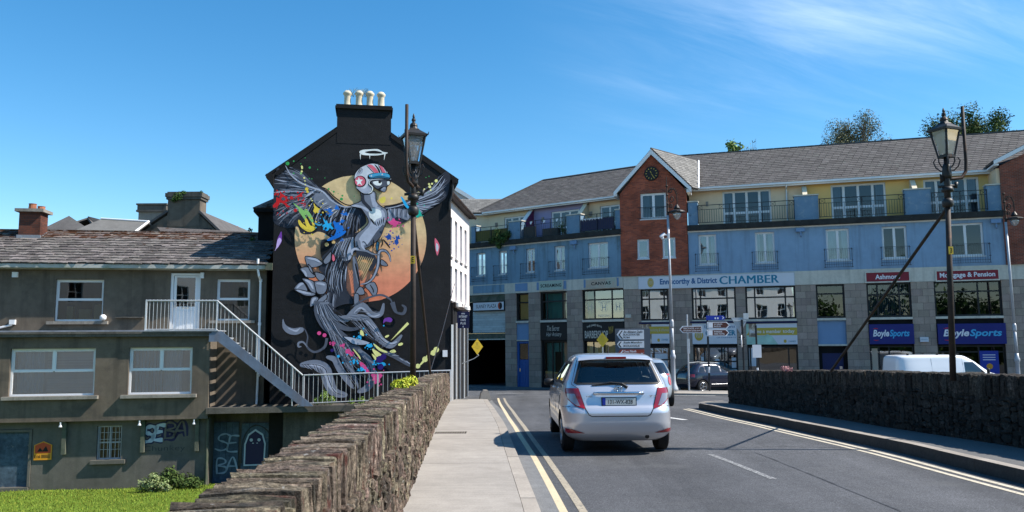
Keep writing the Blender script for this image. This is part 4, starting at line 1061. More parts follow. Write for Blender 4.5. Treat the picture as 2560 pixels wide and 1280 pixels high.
# narrow bay: panel over blue door
b = MB(); b.box(3.88, 4.90, .08, .3, 1.84, 2.96); build('spandrel', b, M['panel_blue'], lw)
b = MB(); b.box(3.88, 4.90, .02, .3, 1.76, 1.835); build('spandrel_trim', b, M['cream_band'], lw)
b = MB(); b.box(3.88, 4.02, .1, .3, ZG, 1.75); b.box(4.78, 4.90, .1, .3, ZG, 1.75); b.box(4.02, 4.78, .1, .3, 1.60, 1.75); build('door_frame', b, M['door_blue'], lw)
b = MB(); b.box(4.03, 4.77, .17, .22, ZG+.04, .52)
for k in range(9):
    for j in range(3): b.box(4.09+j*.22, 4.09+j*.22+.19, .155, .169, ZG+.12+k*.20, ZG+.12+k*.20+.17)
d_ = build('door', b, M['door_blue'], lw); b = MB(); b.box(4.06,4.74,.18,.2,.55,1.58); build('pane', b, M['glass_dark'], d_); b = MB(); b.box(4.06,4.12,.12,.154,-.25,-.05); build('handle', b, M['chrome'], d_)
for a, c in ((5.82,7.89),(9.03,11.98)):
    w = window(lw, a, c, ZG+.45, 1.76, .25, fw=.1, cols=[.38,.72] if a < 7 else [.22,.48,.75], mf='black_frame', mg='glass_green' if a < 7 else 'glass', sash=False, name='shop_window')
    b = MB(); b.box(a, c, .1, .4, ZG, ZG+.44); build('stall_riser', b, M['black_wall'], lw)
    hang(w, 'blind', a+.15, a+.75, ZG+.6, 1.6, .6, 'curtain', n=5); hang(w, 'blind', c-.7, c-.15, ZG+.6, 1.6, .6, 'curtain', n=5)
    if a < 7:
        for k in range(2): b = MB(); x = 6.72 + k*.4; b.box(x, x+.32, .36, .37, 1.05, 1.62); build('framed_menu', b, M['curtain'], w)
    b = MB(); b.box(a, c, .12, .4, 1.77, 2.95); build('spandrel', b, M['black_wall'], lw)
# plaza entrance
b = MB(); b.box(-1.2, 2.98, .05, .4, 4.5, 4.955); b.box(-1.2, 2.98, .1, .4, 1.92, 2.30); build('entrance_lintel', b, M['mossy'], lw)
b = MB(); b.box(-1.2, 2.96, .0, .12, 1.86, 1.93); build('lintel_trim', b, M['cream_band'], lw)
b = MB(); b.box(-1.2, 2.98, .3, .4, 2.31, 4.49); build('shutter_backing', b, M['black_wall'], lw)
for k in range(9):
    b = MB(); z = 2.36 + k*.163; b.box(.05, 2.86, .17, .29, z, z+.155); build('shutter_slat', b, M['shutter'], lw)
b = MB(); b.box(-1.2, 3.3, 7.5, 7.6, ZG, 2.2); b.box(-1.2, 3.3, .4, 7.5, 2.0, 2.1); b.box(2.99, 3.09, .46, 7.5, ZG, 2.0); b.box(-1.3, -1.2, .0, 7.5, ZG, 2.0); build('passage', b, M['void'], lw)
# terrace
for a, c, mm in [(-1.2,4.2,'cream_wall'),(4.2,8.6,'purple_wall'),(8.6,11.98,'yellow_pale')]:
    FW = {'cream_wall': (1.75,3.7), 'purple_wall': (5.75,7.95), 'yellow_pale': (9.55,11.7)}[mm]
    b = MB(); wall_grid(b, a, c, 8.60, 10.88, 1.6, 1.85, [(FW[0], FW[1], 8.72, 10.5)]); build('terrace_wall', b, M[mm], lw)
    window(lw, FW[0], FW[1], 8.72, 10.5, 1.68, fw=.075, cols=[.33,.66], rows=[.36], mf='upvc', mg='glass_sky', name='french_window')
    b = MB(); b.box(FW[0]-.75, FW[0]-.58, 1.52, 1.599, 9.9, 10.2); build('wall_light', b, M['kerb'], lw)
for a, c in [(.05,.53),(3.36,4.39),(7.98,9.03),(11.55,11.98)]:
    b = MB(); b.box(a, c, -.02, .5, 8.60, 9.82); p_ = build('terrace_pier', b, M['pier_blue'], lw)
    b = MB(); b.box(a-.04, c+.04, -.07, .54, 9.825, 9.89); build('coping', b, M['cream_band'], p_)
for u, mm in [(4.2,'plum_wall'),(8.6,'yellow_pale')]:
    b = MB(); b.prism([(0,8.6),(1.1,8.6),(1.1,10.8),(.95,10.8),(0,9.9)], 0, .24); b.m[0] = b.m[0]
    xf(b, Matrix.Translation((u-.12, .5, 0)) @ Matrix.Rotation(pi/2, 4, 'Z') @ Matrix.Translation((0,-.24,0))); dv = build('dividing_wall', b, M[mm], lw)
    b = MB(); b.slab([(u-.16,.46,9.90),(u+.16,.46,9.90),(u+.16,1.5,10.86),(u-.16,1.5,10.86)], .04); build('coping', b, M['white_paint'] if mm == 'plum_wall' else M['cream_wall'], dv)
railing(lw, .53, 3.36, 8.66, 9.66, -.14, sp=.15, mid=9.42, posts=(.56,1.9,3.33), r=.010, top=.022, name='balcony_rail')
railing(lw, 4.39, 7.98, 8.66, 9.74, -.14, sp=.14, mid=9.46, posts=(4.42,5.6,6.8,7.95), ornament=(4.6,6.2,7.8), r=.010, top=.022, name='balcony_rail')
railing(lw, 9.03, 11.55, 8.66, 9.72, -.14, sp=.14, mid=9.44, posts=(9.06,10.3,11.52), r=.010, top=.022, name='balcony_rail')
b = MB(); b.box(9.08, 11.5, -.10, -.085, 8.7, 9.42); build('rail_screen', b, M['navy'], lw)
b = MB()
for k in range(14): b.prism([(9.1+k*.115,9.46),(9.1+k*.115+.10,9.46),(9.1+k*.115+.05+.03*(k%3),9.46-.10-.05*(k%2))][::-1], -.165, -.162)
stuff(build('bunting', b, M['letter_white'], lw))
b = MB(); b.box(.56, 3.3, -.10, -.085, 8.68, 9.42); build('rail_screen', b, M['dryplant'], lw)
b = MB(); b.box(4.5, 5.4, .1, .3, 8.6, 9.4); b.box(6.0, 7.2, .1, .5, 8.6, 9.15); build('balcony_clutter', b, M['blind_dark'], lw)
for x in (5.3, 6.35, 7.35):
    b = MB(); b.prism([(x-.09,9.5),(x-.02,9.5),(x+.09,9.66),(x+.02,9.70),(x-.05,9.62),(x-.05,9.7),(x-.1,9.68)], -.175, -.165); build('pennant', b, M['letter_white'], lw)
b = MB(); b.box(.2, 12.1, 1.16, 1.6, 10.86, 10.93); b.box(.2, 12.1, 1.13, 1.159, 10.78, 10.96); b.box(.2, 12.0, 1.0, 1.129, 10.86, 10.97); build('fascia', b, M['upvc'], lw)
sl = hypot(3.95, 2.6); pit = atan2(2.6, 3.95)
b = MB(); b.slab([(-.5,1.05,10.95),(14,1.05,10.95),(14,5.0,13.55),(2.9,5.0,13.55)], .12); b.slab([(14,5.0,13.55),(14,9,10.9),(-.5,9,10.9),(2.9,5.0,13.55)], .12); rf = build('roof', b, M['slate_grey'], lw)
slates(rf, (0,1.0,10.955), (1,0,0), (0,cos(pit),sin(pit)), 19, .36, sl/19.2, lambda s: (-.4 + s/sl*3.35, 13.6), M['slate_grey'], thick=.015, jit=.009)
b = MB(); b.tube([(-.45,1.0,11.0),(2.9,5.0,13.62)], .07, 6); b.tube([(2.9,5.0,13.62),(14,5.0,13.62)], .07, 6); build('ridge_tiles', b, M['slate_grey'], rf)
b = MB(); b.box(-1.2, 12, 7.7, 8.0, ZG, 10.9); b.box(-1.2, 12, 1.86, 7.6, 8.5, 8.6); b.box(-1.2, 11.9, 2.8, 2.85, 8.6, 10.9); b.box(3.1, 11.9, 1.3, 1.35, ZG, 8.25); b.box(3.1, 11.9, .41, 1.29, 1.95, 2.05); b.box(3.1, 11.9, .41, 1.29, 5.25, 5.35); build('room', b, M['room'], lw)
# low wing with a grey hipped roof closing the far left corner
aw = thing('shop_building', 'low cream end wing with grey slate roof, left of the weathered blue block', 'building', (-6, 57.2, 0))
b = MB(); b.box(0, 5.2, 0, .3, 8.5, 10.78); build('wall', b, M['cream_wall'], aw)
b = MB(); b.box(-.2, 4.9, -.35, 0, 10.78, 10.93); build('fascia', b, M['upvc'], aw)
b = MB(); b.slab([(-.2,-.4,10.94),(4.75,-.4,10.94),(5.5,3.0,12.5),(-.2,3.0,12.62)], .1); rf = build('roof', b, M['slate_grey'], aw)
pit = atan2(1.6, 3.4)
slates(rf, (0,-.42,10.945), (1,0,0), (0,cos(pit),sin(pit)), 12, .36, hypot(1.6,3.4)/12.2, lambda s: (0, 4.6 + .2*s), M['slate_pale'], single=150, thick=.014)
b = MB(); b.tube([(4.72,-.42,10.97),(5.5,3.0,12.55)], .06, 6); build('valley_flashing', b, M['upvc'], aw)

# ================================================================== signs on the block
def crest(t, w, h):
    disc(t, 'emblem', .052*w*1.55, .5*h, .19, .29, 'gold'); disc(t, 'emblem_ring', .052*w*1.55, .5*h, .16, .25, 'letter_cream', -.005); disc(t, 'emblem_core', .052*w*1.55, .5*h, .145, .23, 'gold', -.007)
    b = MB(); add_text(b, '(()))', .052*w*1.55-.1, .052*w*1.55+.1, .33*h, .68*h, -.009, bold=.01); build('lettering', b, M['letter_cream'], t)
sign('long white sign reading Enniscorthy & District CHAMBER in blue letters', 'shop sign', fc(.95, -.10, 4.87), FCA, 8.95, .70, 'sign_white', .06,
     [('Enniscorthy & District', .143, .518, .17, .80, 'letter_blue', dict(bold=.032)), ('CHAMBER', .535, .905, .20, .88, 'letter_teal', dict(fat=.022, spacing=1.04))], crest, border=(.035, 'galv'))
sign('dark red fascia sign reading Ashmore in white serif letters', 'shop sign', fc(13.74, -.09, 4.93), FCA, 2.19, .50, 'sign_red', .05, [('Ashmore', .21, .79, .24, .78, 'letter_white', dict(bold=.025))], border=(.07, 'cream_band'))
sign('dark red fascia sign reading Mortgage & Pension in white letters', 'shop sign', fc(17.31, -.09, 4.90), FCA, 2.99, .50, 'sign_red', .05, [('Mortgage & Pension', .05, .95, .14, .82, 'letter_white', dict(bold=.025))], border=(.07, 'cream_band'))
for lb, a, z, w, h, c0, c1 in [('smaller navy betting shop sign with white and cyan letters and a red swoosh', 13.74, 1.44, 2.26, 1.10, .08, .90), ('larger navy betting shop sign above the white van with white and cyan letters', 17.18, 1.42, 3.28, 1.10, .08, .94)]:
    t = sign(lb, 'shop sign', fc(a, -.14, z), FCA, w, h, 'sign_navy', .25)
    mid_ = c0 + (c1-c0)*.445
    b = MB(); add_text(b, 'Boyle', c0*w, mid_*w, .28*h, .72*h, -.004, bold=.03, shear=.22); build('lettering', b, M['letter_white'], t)
    b = MB(); add_text(b, 'Sports', (mid_+.008)*w, c1*w, .28*h, .72*h, -.004, bold=.03, shear=.22); build('lettering', b, M['letter_cyan'], t)
    for zz_, s_ in ((.76, 1), (.22, -1)):
        pts = [((c0 + .13*k/8)*w, zz_*h + s_*.055*h*sin(pi*k/8)) for k in range(9)] + [((c0 + .13*(8-k)/8)*w, zz_*h + s_*.012*h*sin(pi*k/8)) for k in range(9)]
        patch(t, 'swoosh', pts if s_ < 0 else pts[::-1], 'letter_red')
sign('pale green SCREAMING sign over the tattoo studio window', 'shop sign', fb(5.86, -.11, 5.06), FBA, 1.80, .58, 'sign_green', .06, [('SCREAMING', .05, .95, .30, .68, 'ink', dict(bold=.03, spacing=1.1))], border=(.03, 'cream_band'))
sign('peach coloured CANVAS sign over the tattoo studio window', 'shop sign', fb(9.42, -.11, 5.03), FBA, 2.12, .54, 'sign_peach', .06, [('CANVAS', .17, .83, .32, .70, 'ink', dict(bold=.03, spacing=1.1))], border=(.03, 'cream_band'))
sign('black hairdresser fascia with looping white script, left of the barber sign', 'shop sign', fb(5.84, -.0, 1.80), FBA, 2.03, 1.10, 'sign_black', .1, [('The Secret', .25, .72, .55, .85, 'letter_cream', dict(shear=.3)), ('Hair Artistry', .22, .80, .16, .46, 'letter_cream', dict(shear=.3))])
def brb(t, w, h):
    b = MB(); add_text(b, 'THE JAMES BOYS', .10*w, .47*w, .66*h, .80*h, -.004, bold=.02, arc=.14); build('lettering', b, M['letter_cream'], t)
    b = MB(); add_text(b, 'M', .64*w, .69*w, .38*h, .78*h, -.004, shear=-.2); add_text(b, 'W', .70*w, .75*w, .42*h, .80*h, -.004, shear=.2); build('lettering', b, M['gold'], t)
sign('black BARBERSHOP fascia with big white letters behind the yellow diamond', 'shop sign', fb(9.05, -.0, 1.74), FBA, 2.92, 1.12, 'sign_black', .1, [('BARBERSHOP', .05, .62, .14, .56, 'letter_cream', dict(bold=.02))], brb)
def slz(t, w, h): disc(t, 'emblem', .87*w, .5*h, .16, .24, 'sign_orange_red'); disc(t, 'emblem_core', .90*w, .5*h, .12, .22, 'ink', -.005)
sign('white SLANEY PLAZA sign above the dark plaza entrance', 'shop sign', fb(.25, -.06, 3.89), FBA, 2.66, .54, 'sign_white', .3, [('SLANEY PLAZA', .10, .76, .28, .74, 'ink', dict(bold=.0))], slz, border=(.05, 'sign_black'))
def post1(t, w, h):
    patch(t, 'photo', [(0,0),(.38*w,0),(.38*w,h),(0,h)], 'poster_photo'); patch(t, 'band', [(.3*w,.5*h),(w,.5*h),(w,.88*h),(.3*w,.88*h)], 'gold_band', -.005)
    b = MB(); add_text(b, 'marketing & Influence', .32*w, .98*w, .58*h, .78*h, -.008); build('lettering', b, M['letter_cream'], t)
    disc(t, 'emblem', .62*w, .17*h, .08, .10, 'gold'); b = MB(); add_text(b, 'CHAMBER', .72*w, .95*w, .14*h, .24*h, -.004); build('lettering', b, M['letter_teal'], t)
    b = MB(); b.box(-.1, w+.1, -.06, -.001, h+.02, h+.13); build('awning_box', b, M['navy'], t)
sign('white and gold poster board with a photo, left of the parked lamp column', 'shop sign', fc(1.0, -.02, 1.55), FCA, 1.70, 1.16, 'sign_white', .12, (), post1)
def post2(t, w, h):
    disc(t, 'emblem', .15*w, .42*h, .25, .32, 'gold'); b = MB(); add_text(b, '(())', .08*w, .22*w, .30*h, .6*h, -.006, bold=.02); build('lettering', b, M['letter_cream'], t)
    b = MB(); add_text(b, 'Enniscorthy & District', .28*w, .97*w, .72*h, .90*h, -.004, bold=.01); build('lettering', b, M['letter_blue'], t)
    b = MB(); add_text(b, 'CHAMBER', .30*w, .98*w, .40*h, .66*h, -.004, bold=.04); build('lettering', b, M['letter_teal'], t)
    b = MB(); add_text(b, 'OF COMMERCE', .55*w, .98*w, .28*h, .34*h, -.004); build('lettering', b, M['letter_blue'], t)
    b = MB(); b.box(-.1, w+.1, -.06, -.001, h+.02, h+.13); build('awning_box', b, M['navy'], t)
sign('white District CHAMBER board behind the brown hotel finger signs', 'shop sign', fc(4.05, -.02, 1.50), FCA, 2.55, 1.22, 'sign_white', .12, (), post2)
def post3(t, w, h):
    patch(t, 'green_shape', [(0,0),(.62*w,0),(.5*w,.42*h),(.12*w,.42*h),(.2*w,h),(0,h)], 'poster_green'); patch(t, 'band', [(0,.44*h),(w,.44*h),(w,.80*h),(.1*w,.80*h)], 'gold_band', -.005)
    patch(t, 'photo', [(.05*w,.35*h),(.2*w,.35*h),(.2*w,h),(.05*w,h)], 'poster_photo', -.007); patch(t, 'circle', [(.42*w + .18*cos(a*.5), .30*h + .22*sin(a*.5)) for a in range(13)], 'poster_green', -.007)
    for s_, a_, c_, e_, f_ in (('Become',.08,.30,.54,.71),('a',.33,.365,.54,.665),('member',.395,.69,.54,.71),('today',.72,.95,.50,.71)):
        b = MB(); add_text(b, s_, a_*w, c_*w, e_*h, f_*h, -.009, bold=.012); build('lettering', b, M['letter_white'], t)
    disc(t, 'emblem', .76*w, .15*h, .08, .10, 'gold'); b = MB(); add_text(b, 'CHAMBER', .82*w, .97*w, .10*h, .18*h, -.004); build('lettering', b, M['letter_teal'], t)
    b = MB(); b.box(-.1, w+.05, -.06, -.001, h+.02, h+.13); build('awning_box', b, M['navy'], t)
sign('gold and green poster reading Become a member today', 'shop sign', fc(7.14, -.02, 1.46), FCA, 2.80, 1.20, 'sign_white', .12, (), post3)
def al(t, w, h): b = MB(); add_text(b, 'NETWATCH', .15*w, .85*w, .35*h, .65*h, -.004); build('lettering', b, M['letter_teal'], t)
sign('small white alarm box on granite between the two navy signs', 'alarm box', fc(16.28, -.16, 1.55), FCA, .42, .26, 'sign_white', .14, (), al, name='alarm_box')
sign('small cream box on the granite pier below the white chamber sign', 'box', fc(.10, -.14, 3.12), FCA, .32, .20, 'cream_band', .13, (), None, name='meter_box')
sign('cream notice plate low on the granite behind the navy parked car', 'notice', fc(3.0, -.06, -.25), FCA, .72, .28, 'cream_band', .04, (), None, name='notice_plate')
MURAL=[('P','g4',[(3.075,6.742),(2.672,6.68),(2.448,6.686),(2.086,6.957),(1.723,7.311),(1.142,7.439),(0.695,7.661),(0.491,7.873),(0.366,8.134),(0.247,7.937),(0.078,8.026),(0.009,7.748),(-0.027,7.425),(-0.04,7.058),(-0.025,6.418),(0.007,6.009),(0.471,5.824),(0.821,5.883),(0.958,5.634),(1.311,5.615),(1.53,5.709),(1.752,5.666),(2.021,5.486),(2.288,5.443),(2.644,5.538),(2.998,5.818),(3.264,6.098),(3.169,6.466)]),
('F',['g2','g4','g2','g3','g1','g3'],[(1.499,7.339),(1.368,7.222),(1.238,7.081),(1.153,6.895),(1.156,6.711),(1.204,6.528)],[(0.366,8.116),(0.069,8.003),(-0.003,7.701),(-0.03,7.379),(-0.04,7.058),(-0.04,6.692),(0.021,6.328),(0.073,6.01),(0.515,5.811)],34,0.089),
('F',['g2','g3','g1','g4'],[(1.679,7.227),(1.459,7.131),(1.374,6.899)],[(0.472,7.758),(0.257,7.523),(0.09,7.106),(0.144,6.695),(0.417,6.242)],18,0.049),
('F',['g2','g4','g1','g3'],[(1.455,7.316),(1.906,7.0),(2.358,6.685),(2.897,6.601)],[(0.891,6.707),(1.077,6.252),(1.394,5.89),(1.706,5.757),(2.107,5.67),(2.461,5.811),(2.728,5.906)],30,0.067),
('F',['k','k'],[(1.371,7.083),(1.687,6.812),(2.093,6.496),(2.634,6.181)],[(0.934,6.8),(1.252,6.346),(1.567,6.075),(1.924,5.942),(2.461,5.811)],16,0.04),
('F',['g3','g2','k'],[(2.457,6.087),(2.722,6.275),(3.08,6.372)],[(2.33,5.626),(2.641,5.722),(3.041,5.91)],22,0.045),
('F',['g3','k'],[(2.103,5.899),(2.461,5.811),(2.994,6.094)],[(1.842,5.584),(2.288,5.443),(2.999,5.68)],18,0.071),
('P','g2',[(1.816,7.091),(2.088,6.819),(2.27,6.591),(2.138,6.451),(2.008,6.265),(1.737,6.491),(1.376,6.807),(1.46,7.085)]),
('F',['w','g3'],[(1.73,6.905),(2.002,6.633),(2.227,6.498)],[(1.511,6.717),(1.738,6.445),(2.052,6.311)],9,0.031),
('S','g1',[(0.354,8.101),(0.537,7.782),(0.83,7.534),(1.188,7.357),(1.68,7.181),(1.998,6.863),(2.448,6.64),(2.986,6.695)],0.062),
('S','k',[(1.499,7.386),(1.812,7.276),(2.085,7.003),(2.447,6.751),(2.716,6.7),(3.052,6.779)],0.045),
('P','g4',[(3.89,6.663),(4.071,6.703),(4.434,6.783),(4.936,6.997),(5.44,7.203),(5.901,7.532),(6.039,7.828),(6.155,8.067),(6.318,7.881),(6.263,7.359),(6.134,7.018),(5.65,6.681),(5.375,6.471),(4.895,6.268),(4.667,6.107),(4.349,6.042),(4.009,6.084)]),
('F',['g2','g3','g1','g4','g1'],[(4.526,6.719),(4.8,6.77),(4.983,6.727),(5.075,6.635)],[(6.132,8.067),(6.281,7.833),(6.254,7.407),(6.157,7.169),(5.903,6.859),(5.581,6.642),(5.306,6.451)],26,0.071),
('F',['g2','g1','g4'],[(5.074,6.868),(5.167,6.73)],[(6.087,7.545),(6.226,7.264),(5.903,6.882)],10,0.036),
('P','g2',[(4.005,6.525),(4.345,6.6),(4.71,6.582),(4.848,6.398),(4.758,6.187),(4.53,6.254),(4.347,6.298),(4.167,6.086),(4.008,6.154)]),
('F',['g1','g3'],[(4.072,6.619),(4.436,6.625),(4.892,6.632)],[(4.077,6.108),(4.439,6.206),(4.849,6.188)],12,0.053),
('S','g1',[(3.89,6.607),(4.344,6.688),(4.936,6.904),(5.441,7.109),(5.901,7.4),(6.132,7.782)],0.045),
('S','k',[(3.799,6.698),(4.071,6.721),(4.434,6.802),(4.936,7.025),(5.394,7.202)],0.036),
('P','g4',[(1.66,5.348),(1.827,5.436),(1.954,5.394),(2.311,5.463),(2.585,5.574),(3.008,5.71),(3.288,5.451),(3.101,5.144),(2.723,4.858),(2.725,4.664),(2.621,4.533),(2.594,4.231),(2.579,3.843),(2.604,3.585),(2.851,3.242),(2.853,3.114),(2.538,3.093),(2.204,2.965),(2.207,2.794),(1.498,2.796),(1.494,3.029),(1.883,3.413),(1.851,4.055),(1.594,4.355),(1.725,4.635),(1.681,4.786),(1.646,4.958)]),
('P','k',[(1.662,5.261),(1.786,5.37),(1.954,5.394),(2.082,5.287),(1.96,5.047),(1.753,4.851),(1.691,4.786),(1.65,5.001)]),
('D','T0',[(1.862,5.241)],0.072),
('D','T0',[(2.102,5.33)],0.063),
('P','g1',[(2.376,5.376),(2.586,5.487),(2.819,5.511),(2.844,5.229),(2.763,5.011),(2.724,4.75),(2.556,4.662),(2.387,4.705),(2.3,4.877),(2.254,5.093)]),
('P','g2',[(2.334,5.354),(2.502,5.443),(2.383,4.964),(2.387,4.661),(2.3,4.855)]),
('F',['g1','g3','g2','k','g1','g4'],[(2.208,5.31),(2.376,5.398),(2.586,5.487),(2.755,5.532)],[(2.096,4.444),(2.226,4.229),(2.391,4.445),(2.621,4.533)],22,0.055),
('F',['g1','g4','g2','g3','k'],[(2.046,4.918),(2.237,4.812),(2.451,4.662),(2.579,4.533)],[(1.879,3.627),(2.113,3.413),(2.344,3.392),(2.546,3.929)],26,0.051),
('F',['g2','g4','g1','k'],[(1.972,4.357),(2.183,4.272),(2.457,4.273)],[(1.963,3.627),(2.196,3.456),(2.51,3.499)],16,0.055),
('F',['k'],[(2.271,5.354),(2.445,5.008),(2.6,4.576)],[(1.972,4.357),(2.289,4.186),(2.502,4.058)],12,0.034),
('F',['g2','g3','g4','g1'],[(1.777,3.498),(1.882,3.456),(2.028,3.52),(2.26,3.413)],[(1.582,2.796),(1.769,2.795),(2.04,2.795),(2.206,2.88)],14,0.047),
('O','g2',[(1.756,4.657),(1.962,4.939),(2.024,4.983),(2.008,4.659),(1.843,4.528)]),
('O','rose',[(2.067,4.897),(2.142,4.854),(2.176,4.703),(2.114,4.616),(2.05,4.702)]),
('O','g2',[(1.126,4.803),(1.44,4.758),(1.673,4.635),(1.727,4.528),(1.51,4.419),(1.238,4.417),(1.156,4.567)]),
('O','g2',[(0.958,4.362),(1.196,4.421),(1.408,4.268),(1.479,4.065),(1.225,4.042),(1.06,4.181)]),
('O','g2',[(1.226,4.525),(1.343,4.397),(1.431,4.161),(1.452,4.135),(1.314,4.268),(1.242,4.417)]),
('O','g2',[(1.471,4.225),(1.597,4.222),(1.818,4.12),(1.779,3.969),(1.644,3.922),(1.516,4.054)]),
('O','g2',[(1.028,3.999),(1.226,3.989),(1.457,3.861),(1.51,3.494),(1.338,3.551),(1.188,3.796)]),
('O','g2',[(0.756,3.625),(0.897,3.838),(1.062,3.871),(1.19,3.69),(1.214,3.557),(0.984,3.6)]),
('O','g2',[(0.756,3.614),(1.047,3.583),(1.486,3.477),(1.404,3.387),(1.113,3.408)]),
('O','g2',[(1.328,2.998),(1.344,3.285),(1.488,3.37),(1.614,3.306),(1.554,3.136)]),
('O','g2',[(1.514,3.083),(1.635,3.285),(1.882,3.456),(1.896,3.285),(1.7,3.136)]),
('O','g2',[(1.478,3.904),(1.854,3.884),(1.896,3.627),(1.778,3.451),(1.569,3.477),(1.492,3.69)]),
('S','g1',[(1.19,4.739),(1.463,4.698),(1.653,4.592)],0.085),
('S','g1',[(0.838,3.646),(0.98,3.796),(1.084,3.817)],0.085),
('S','g1',[(1.123,3.956),(1.291,3.861),(1.42,3.626)],0.085),
('S','g1',[(1.52,3.84),(1.688,3.819),(1.835,3.777)],0.085),
('S','g1',[(1.011,4.33),(1.117,4.224),(1.183,4.074)],0.085),
('S','g1',[(0.84,3.593),(1.069,3.519),(1.361,3.445)],0.085),
('S','g1',[(1.389,3.093),(1.428,3.242),(1.53,3.306)],0.085),
('O','g2',[(3.06,7.206),(3.065,6.872),(2.672,6.68),(2.996,6.621),(3.179,6.42),(3.336,6.099),(3.177,5.857),(2.955,5.67),(2.833,5.439),(2.872,5.146),(3.141,5.108),(3.418,5.216),(3.73,5.494),(3.906,5.912),(4.02,6.284),(3.972,6.562),(3.776,6.689),(3.607,6.881),(3.544,7.215)]),
('P','g1',[(3.461,6.517),(3.641,6.659),(3.901,6.468),(3.922,6.106),(3.773,5.725),(3.461,5.354),(3.149,5.241),(3.003,5.441),(3.178,5.719),(3.4,5.998)]),
('P','w',[(3.393,6.585),(3.551,6.588),(3.755,6.521),(3.803,6.29),(3.623,6.195),(3.534,6.101),(3.397,6.238),(3.341,6.422)]),
('P','g3',[(3.628,5.733),(3.874,6.013),(3.854,5.736),(3.721,5.504),(3.409,5.234),(3.185,5.177),(3.319,5.27)]),
('P','g1',[(2.717,6.663),(2.896,6.716),(3.167,6.651),(3.394,6.516),(3.304,6.468),(3.077,6.594)]),
('P','g1',[(3.386,7.166),(3.522,7.168),(3.57,6.89),(3.663,6.705),(3.528,6.611),(3.445,6.795)]),
('P','g4',[(3.062,7.09),(3.161,7.115),(3.191,6.883),(3.392,6.655),(3.461,6.517),(3.394,6.488),(3.234,6.652),(3.074,6.835)]),
('F',['k'],[(3.397,6.238),(3.624,6.102),(3.893,6.291)],[(3.535,6.009),(3.694,5.918),(3.896,6.013)],8,0.045),
('S','k',[(2.863,5.816),(2.832,5.494),(2.881,5.151)],0.036),
('S','k',[(2.837,5.128),(3.05,5.267),(3.183,5.36),(3.32,5.178)],0.031),
('S','g1',[(3.007,5.129),(3.116,5.314),(3.186,5.085)],0.053),
('P','ink',[(2.792,7.685),(2.83,7.896),(2.979,8.082),(3.181,8.208),(3.441,8.284),(3.714,8.248),(3.921,8.107),(4.041,7.934),(4.13,7.748),(4.142,7.643),(3.698,7.61),(3.449,7.559),(3.405,7.464),(3.497,7.326),(3.432,7.139),(3.184,7.099),(2.979,7.189),(2.864,7.372)]),
('P','hel',[(2.819,7.686),(2.853,7.873),(2.995,8.058),(3.193,8.18),(3.441,8.256),(3.692,8.215),(3.898,8.079),(4.014,7.917),(4.095,7.759),(4.112,7.684),(3.698,7.657),(3.426,7.605),(3.348,7.487),(3.452,7.337),(3.386,7.173),(3.183,7.139),(3.013,7.229),(2.893,7.385)]),
('P','g1',[(2.887,7.361),(3.181,7.32),(3.337,7.51),(3.386,7.184),(3.183,7.146),(3.024,7.231)]),
('P','g1',[(2.88,7.874),(3.103,8.066),(3.083,7.901),(2.904,7.781)]),
('P','rose',[(3.272,8.191),(3.408,8.218),(3.568,8.099),(3.677,7.933),(3.536,7.921),(3.421,8.049)]),
('P','rose',[(3.703,8.201),(3.829,8.129),(3.927,7.938),(3.832,7.927),(3.766,8.057)]),
('P','ink',[(3.528,8.225),(3.567,8.217),(3.693,8.079),(3.74,7.939),(3.699,7.933),(3.625,8.077)]),
('S','ink',[(3.238,8.186),(3.399,8.025),(3.513,7.911)],0.027),
('S','ink',[(3.658,8.219),(3.739,8.08),(3.809,7.922)],0.027),
('S','ink',[(3.875,8.106),(3.945,8.014),(3.968,7.921)],0.022),
('S','ink',[(2.914,7.874),(2.991,8.016),(3.081,8.088)],0.027),
('S','ink',[(2.97,7.876),(3.037,7.994),(3.104,8.042)],0.02),
('P','ink',[(3.299,7.824),(3.513,7.911),(4.014,7.921),(4.118,7.759),(4.073,7.684),(3.697,7.704),(3.335,7.673)]),
('P','cyan',[(3.344,7.837),(3.695,7.919),(4.014,7.893),(4.095,7.771),(4.015,7.769),(3.696,7.816),(3.402,7.745)]),
('P','cyd',[(3.379,7.725),(3.696,7.798),(4.015,7.753),(4.05,7.721),(3.697,7.739),(3.402,7.698)]),
('D','hel',[(3.417,7.803)],0.031),
('D','hel',[(3.814,7.87)],0.031),
('D','ink',[(3.024,7.58)],0.218),
('D','rose',[(3.013,7.585)],0.187),
('Q','w',[(2.961,7.74),(3.009,7.655),(3.12,7.65),(3.038,7.569),(3.093,7.44),(2.989,7.503),(2.904,7.427),(2.923,7.553),(2.85,7.628),(2.942,7.637)]),
('P','ink',[(3.392,7.616),(3.698,7.676),(4.096,7.665),(4.113,7.525),(4.007,7.406),(3.975,7.277),(3.896,7.194),(3.771,7.219),(3.645,7.271),(3.519,7.373),(3.428,7.488)]),
('P','g3',[(3.426,7.582),(3.698,7.645),(4.017,7.628),(4.063,7.524),(3.973,7.429),(3.791,7.402),(3.656,7.329),(3.542,7.397)]),
('P','w',[(3.483,7.578),(3.698,7.617),(3.803,7.554),(3.745,7.452),(3.564,7.463)]),
('D','ink',[(3.726,7.583)],0.053),
('P','w',[(3.994,7.605),(4.081,7.606),(4.075,7.501),(4.007,7.488)]),
('P','g2',[(3.758,7.296),(3.882,7.399),(3.955,7.382),(3.918,7.229),(3.816,7.244)]),
('S','g1',[(3.793,7.285),(3.883,7.369),(3.928,7.334)],0.031),
('S','ink',[(3.38,7.651),(3.337,7.486),(3.452,7.349),(3.409,7.162)],0.058),
('S','w',[(3.381,7.627),(3.341,7.51),(3.463,7.372),(3.431,7.209),(3.319,7.137)],0.04),
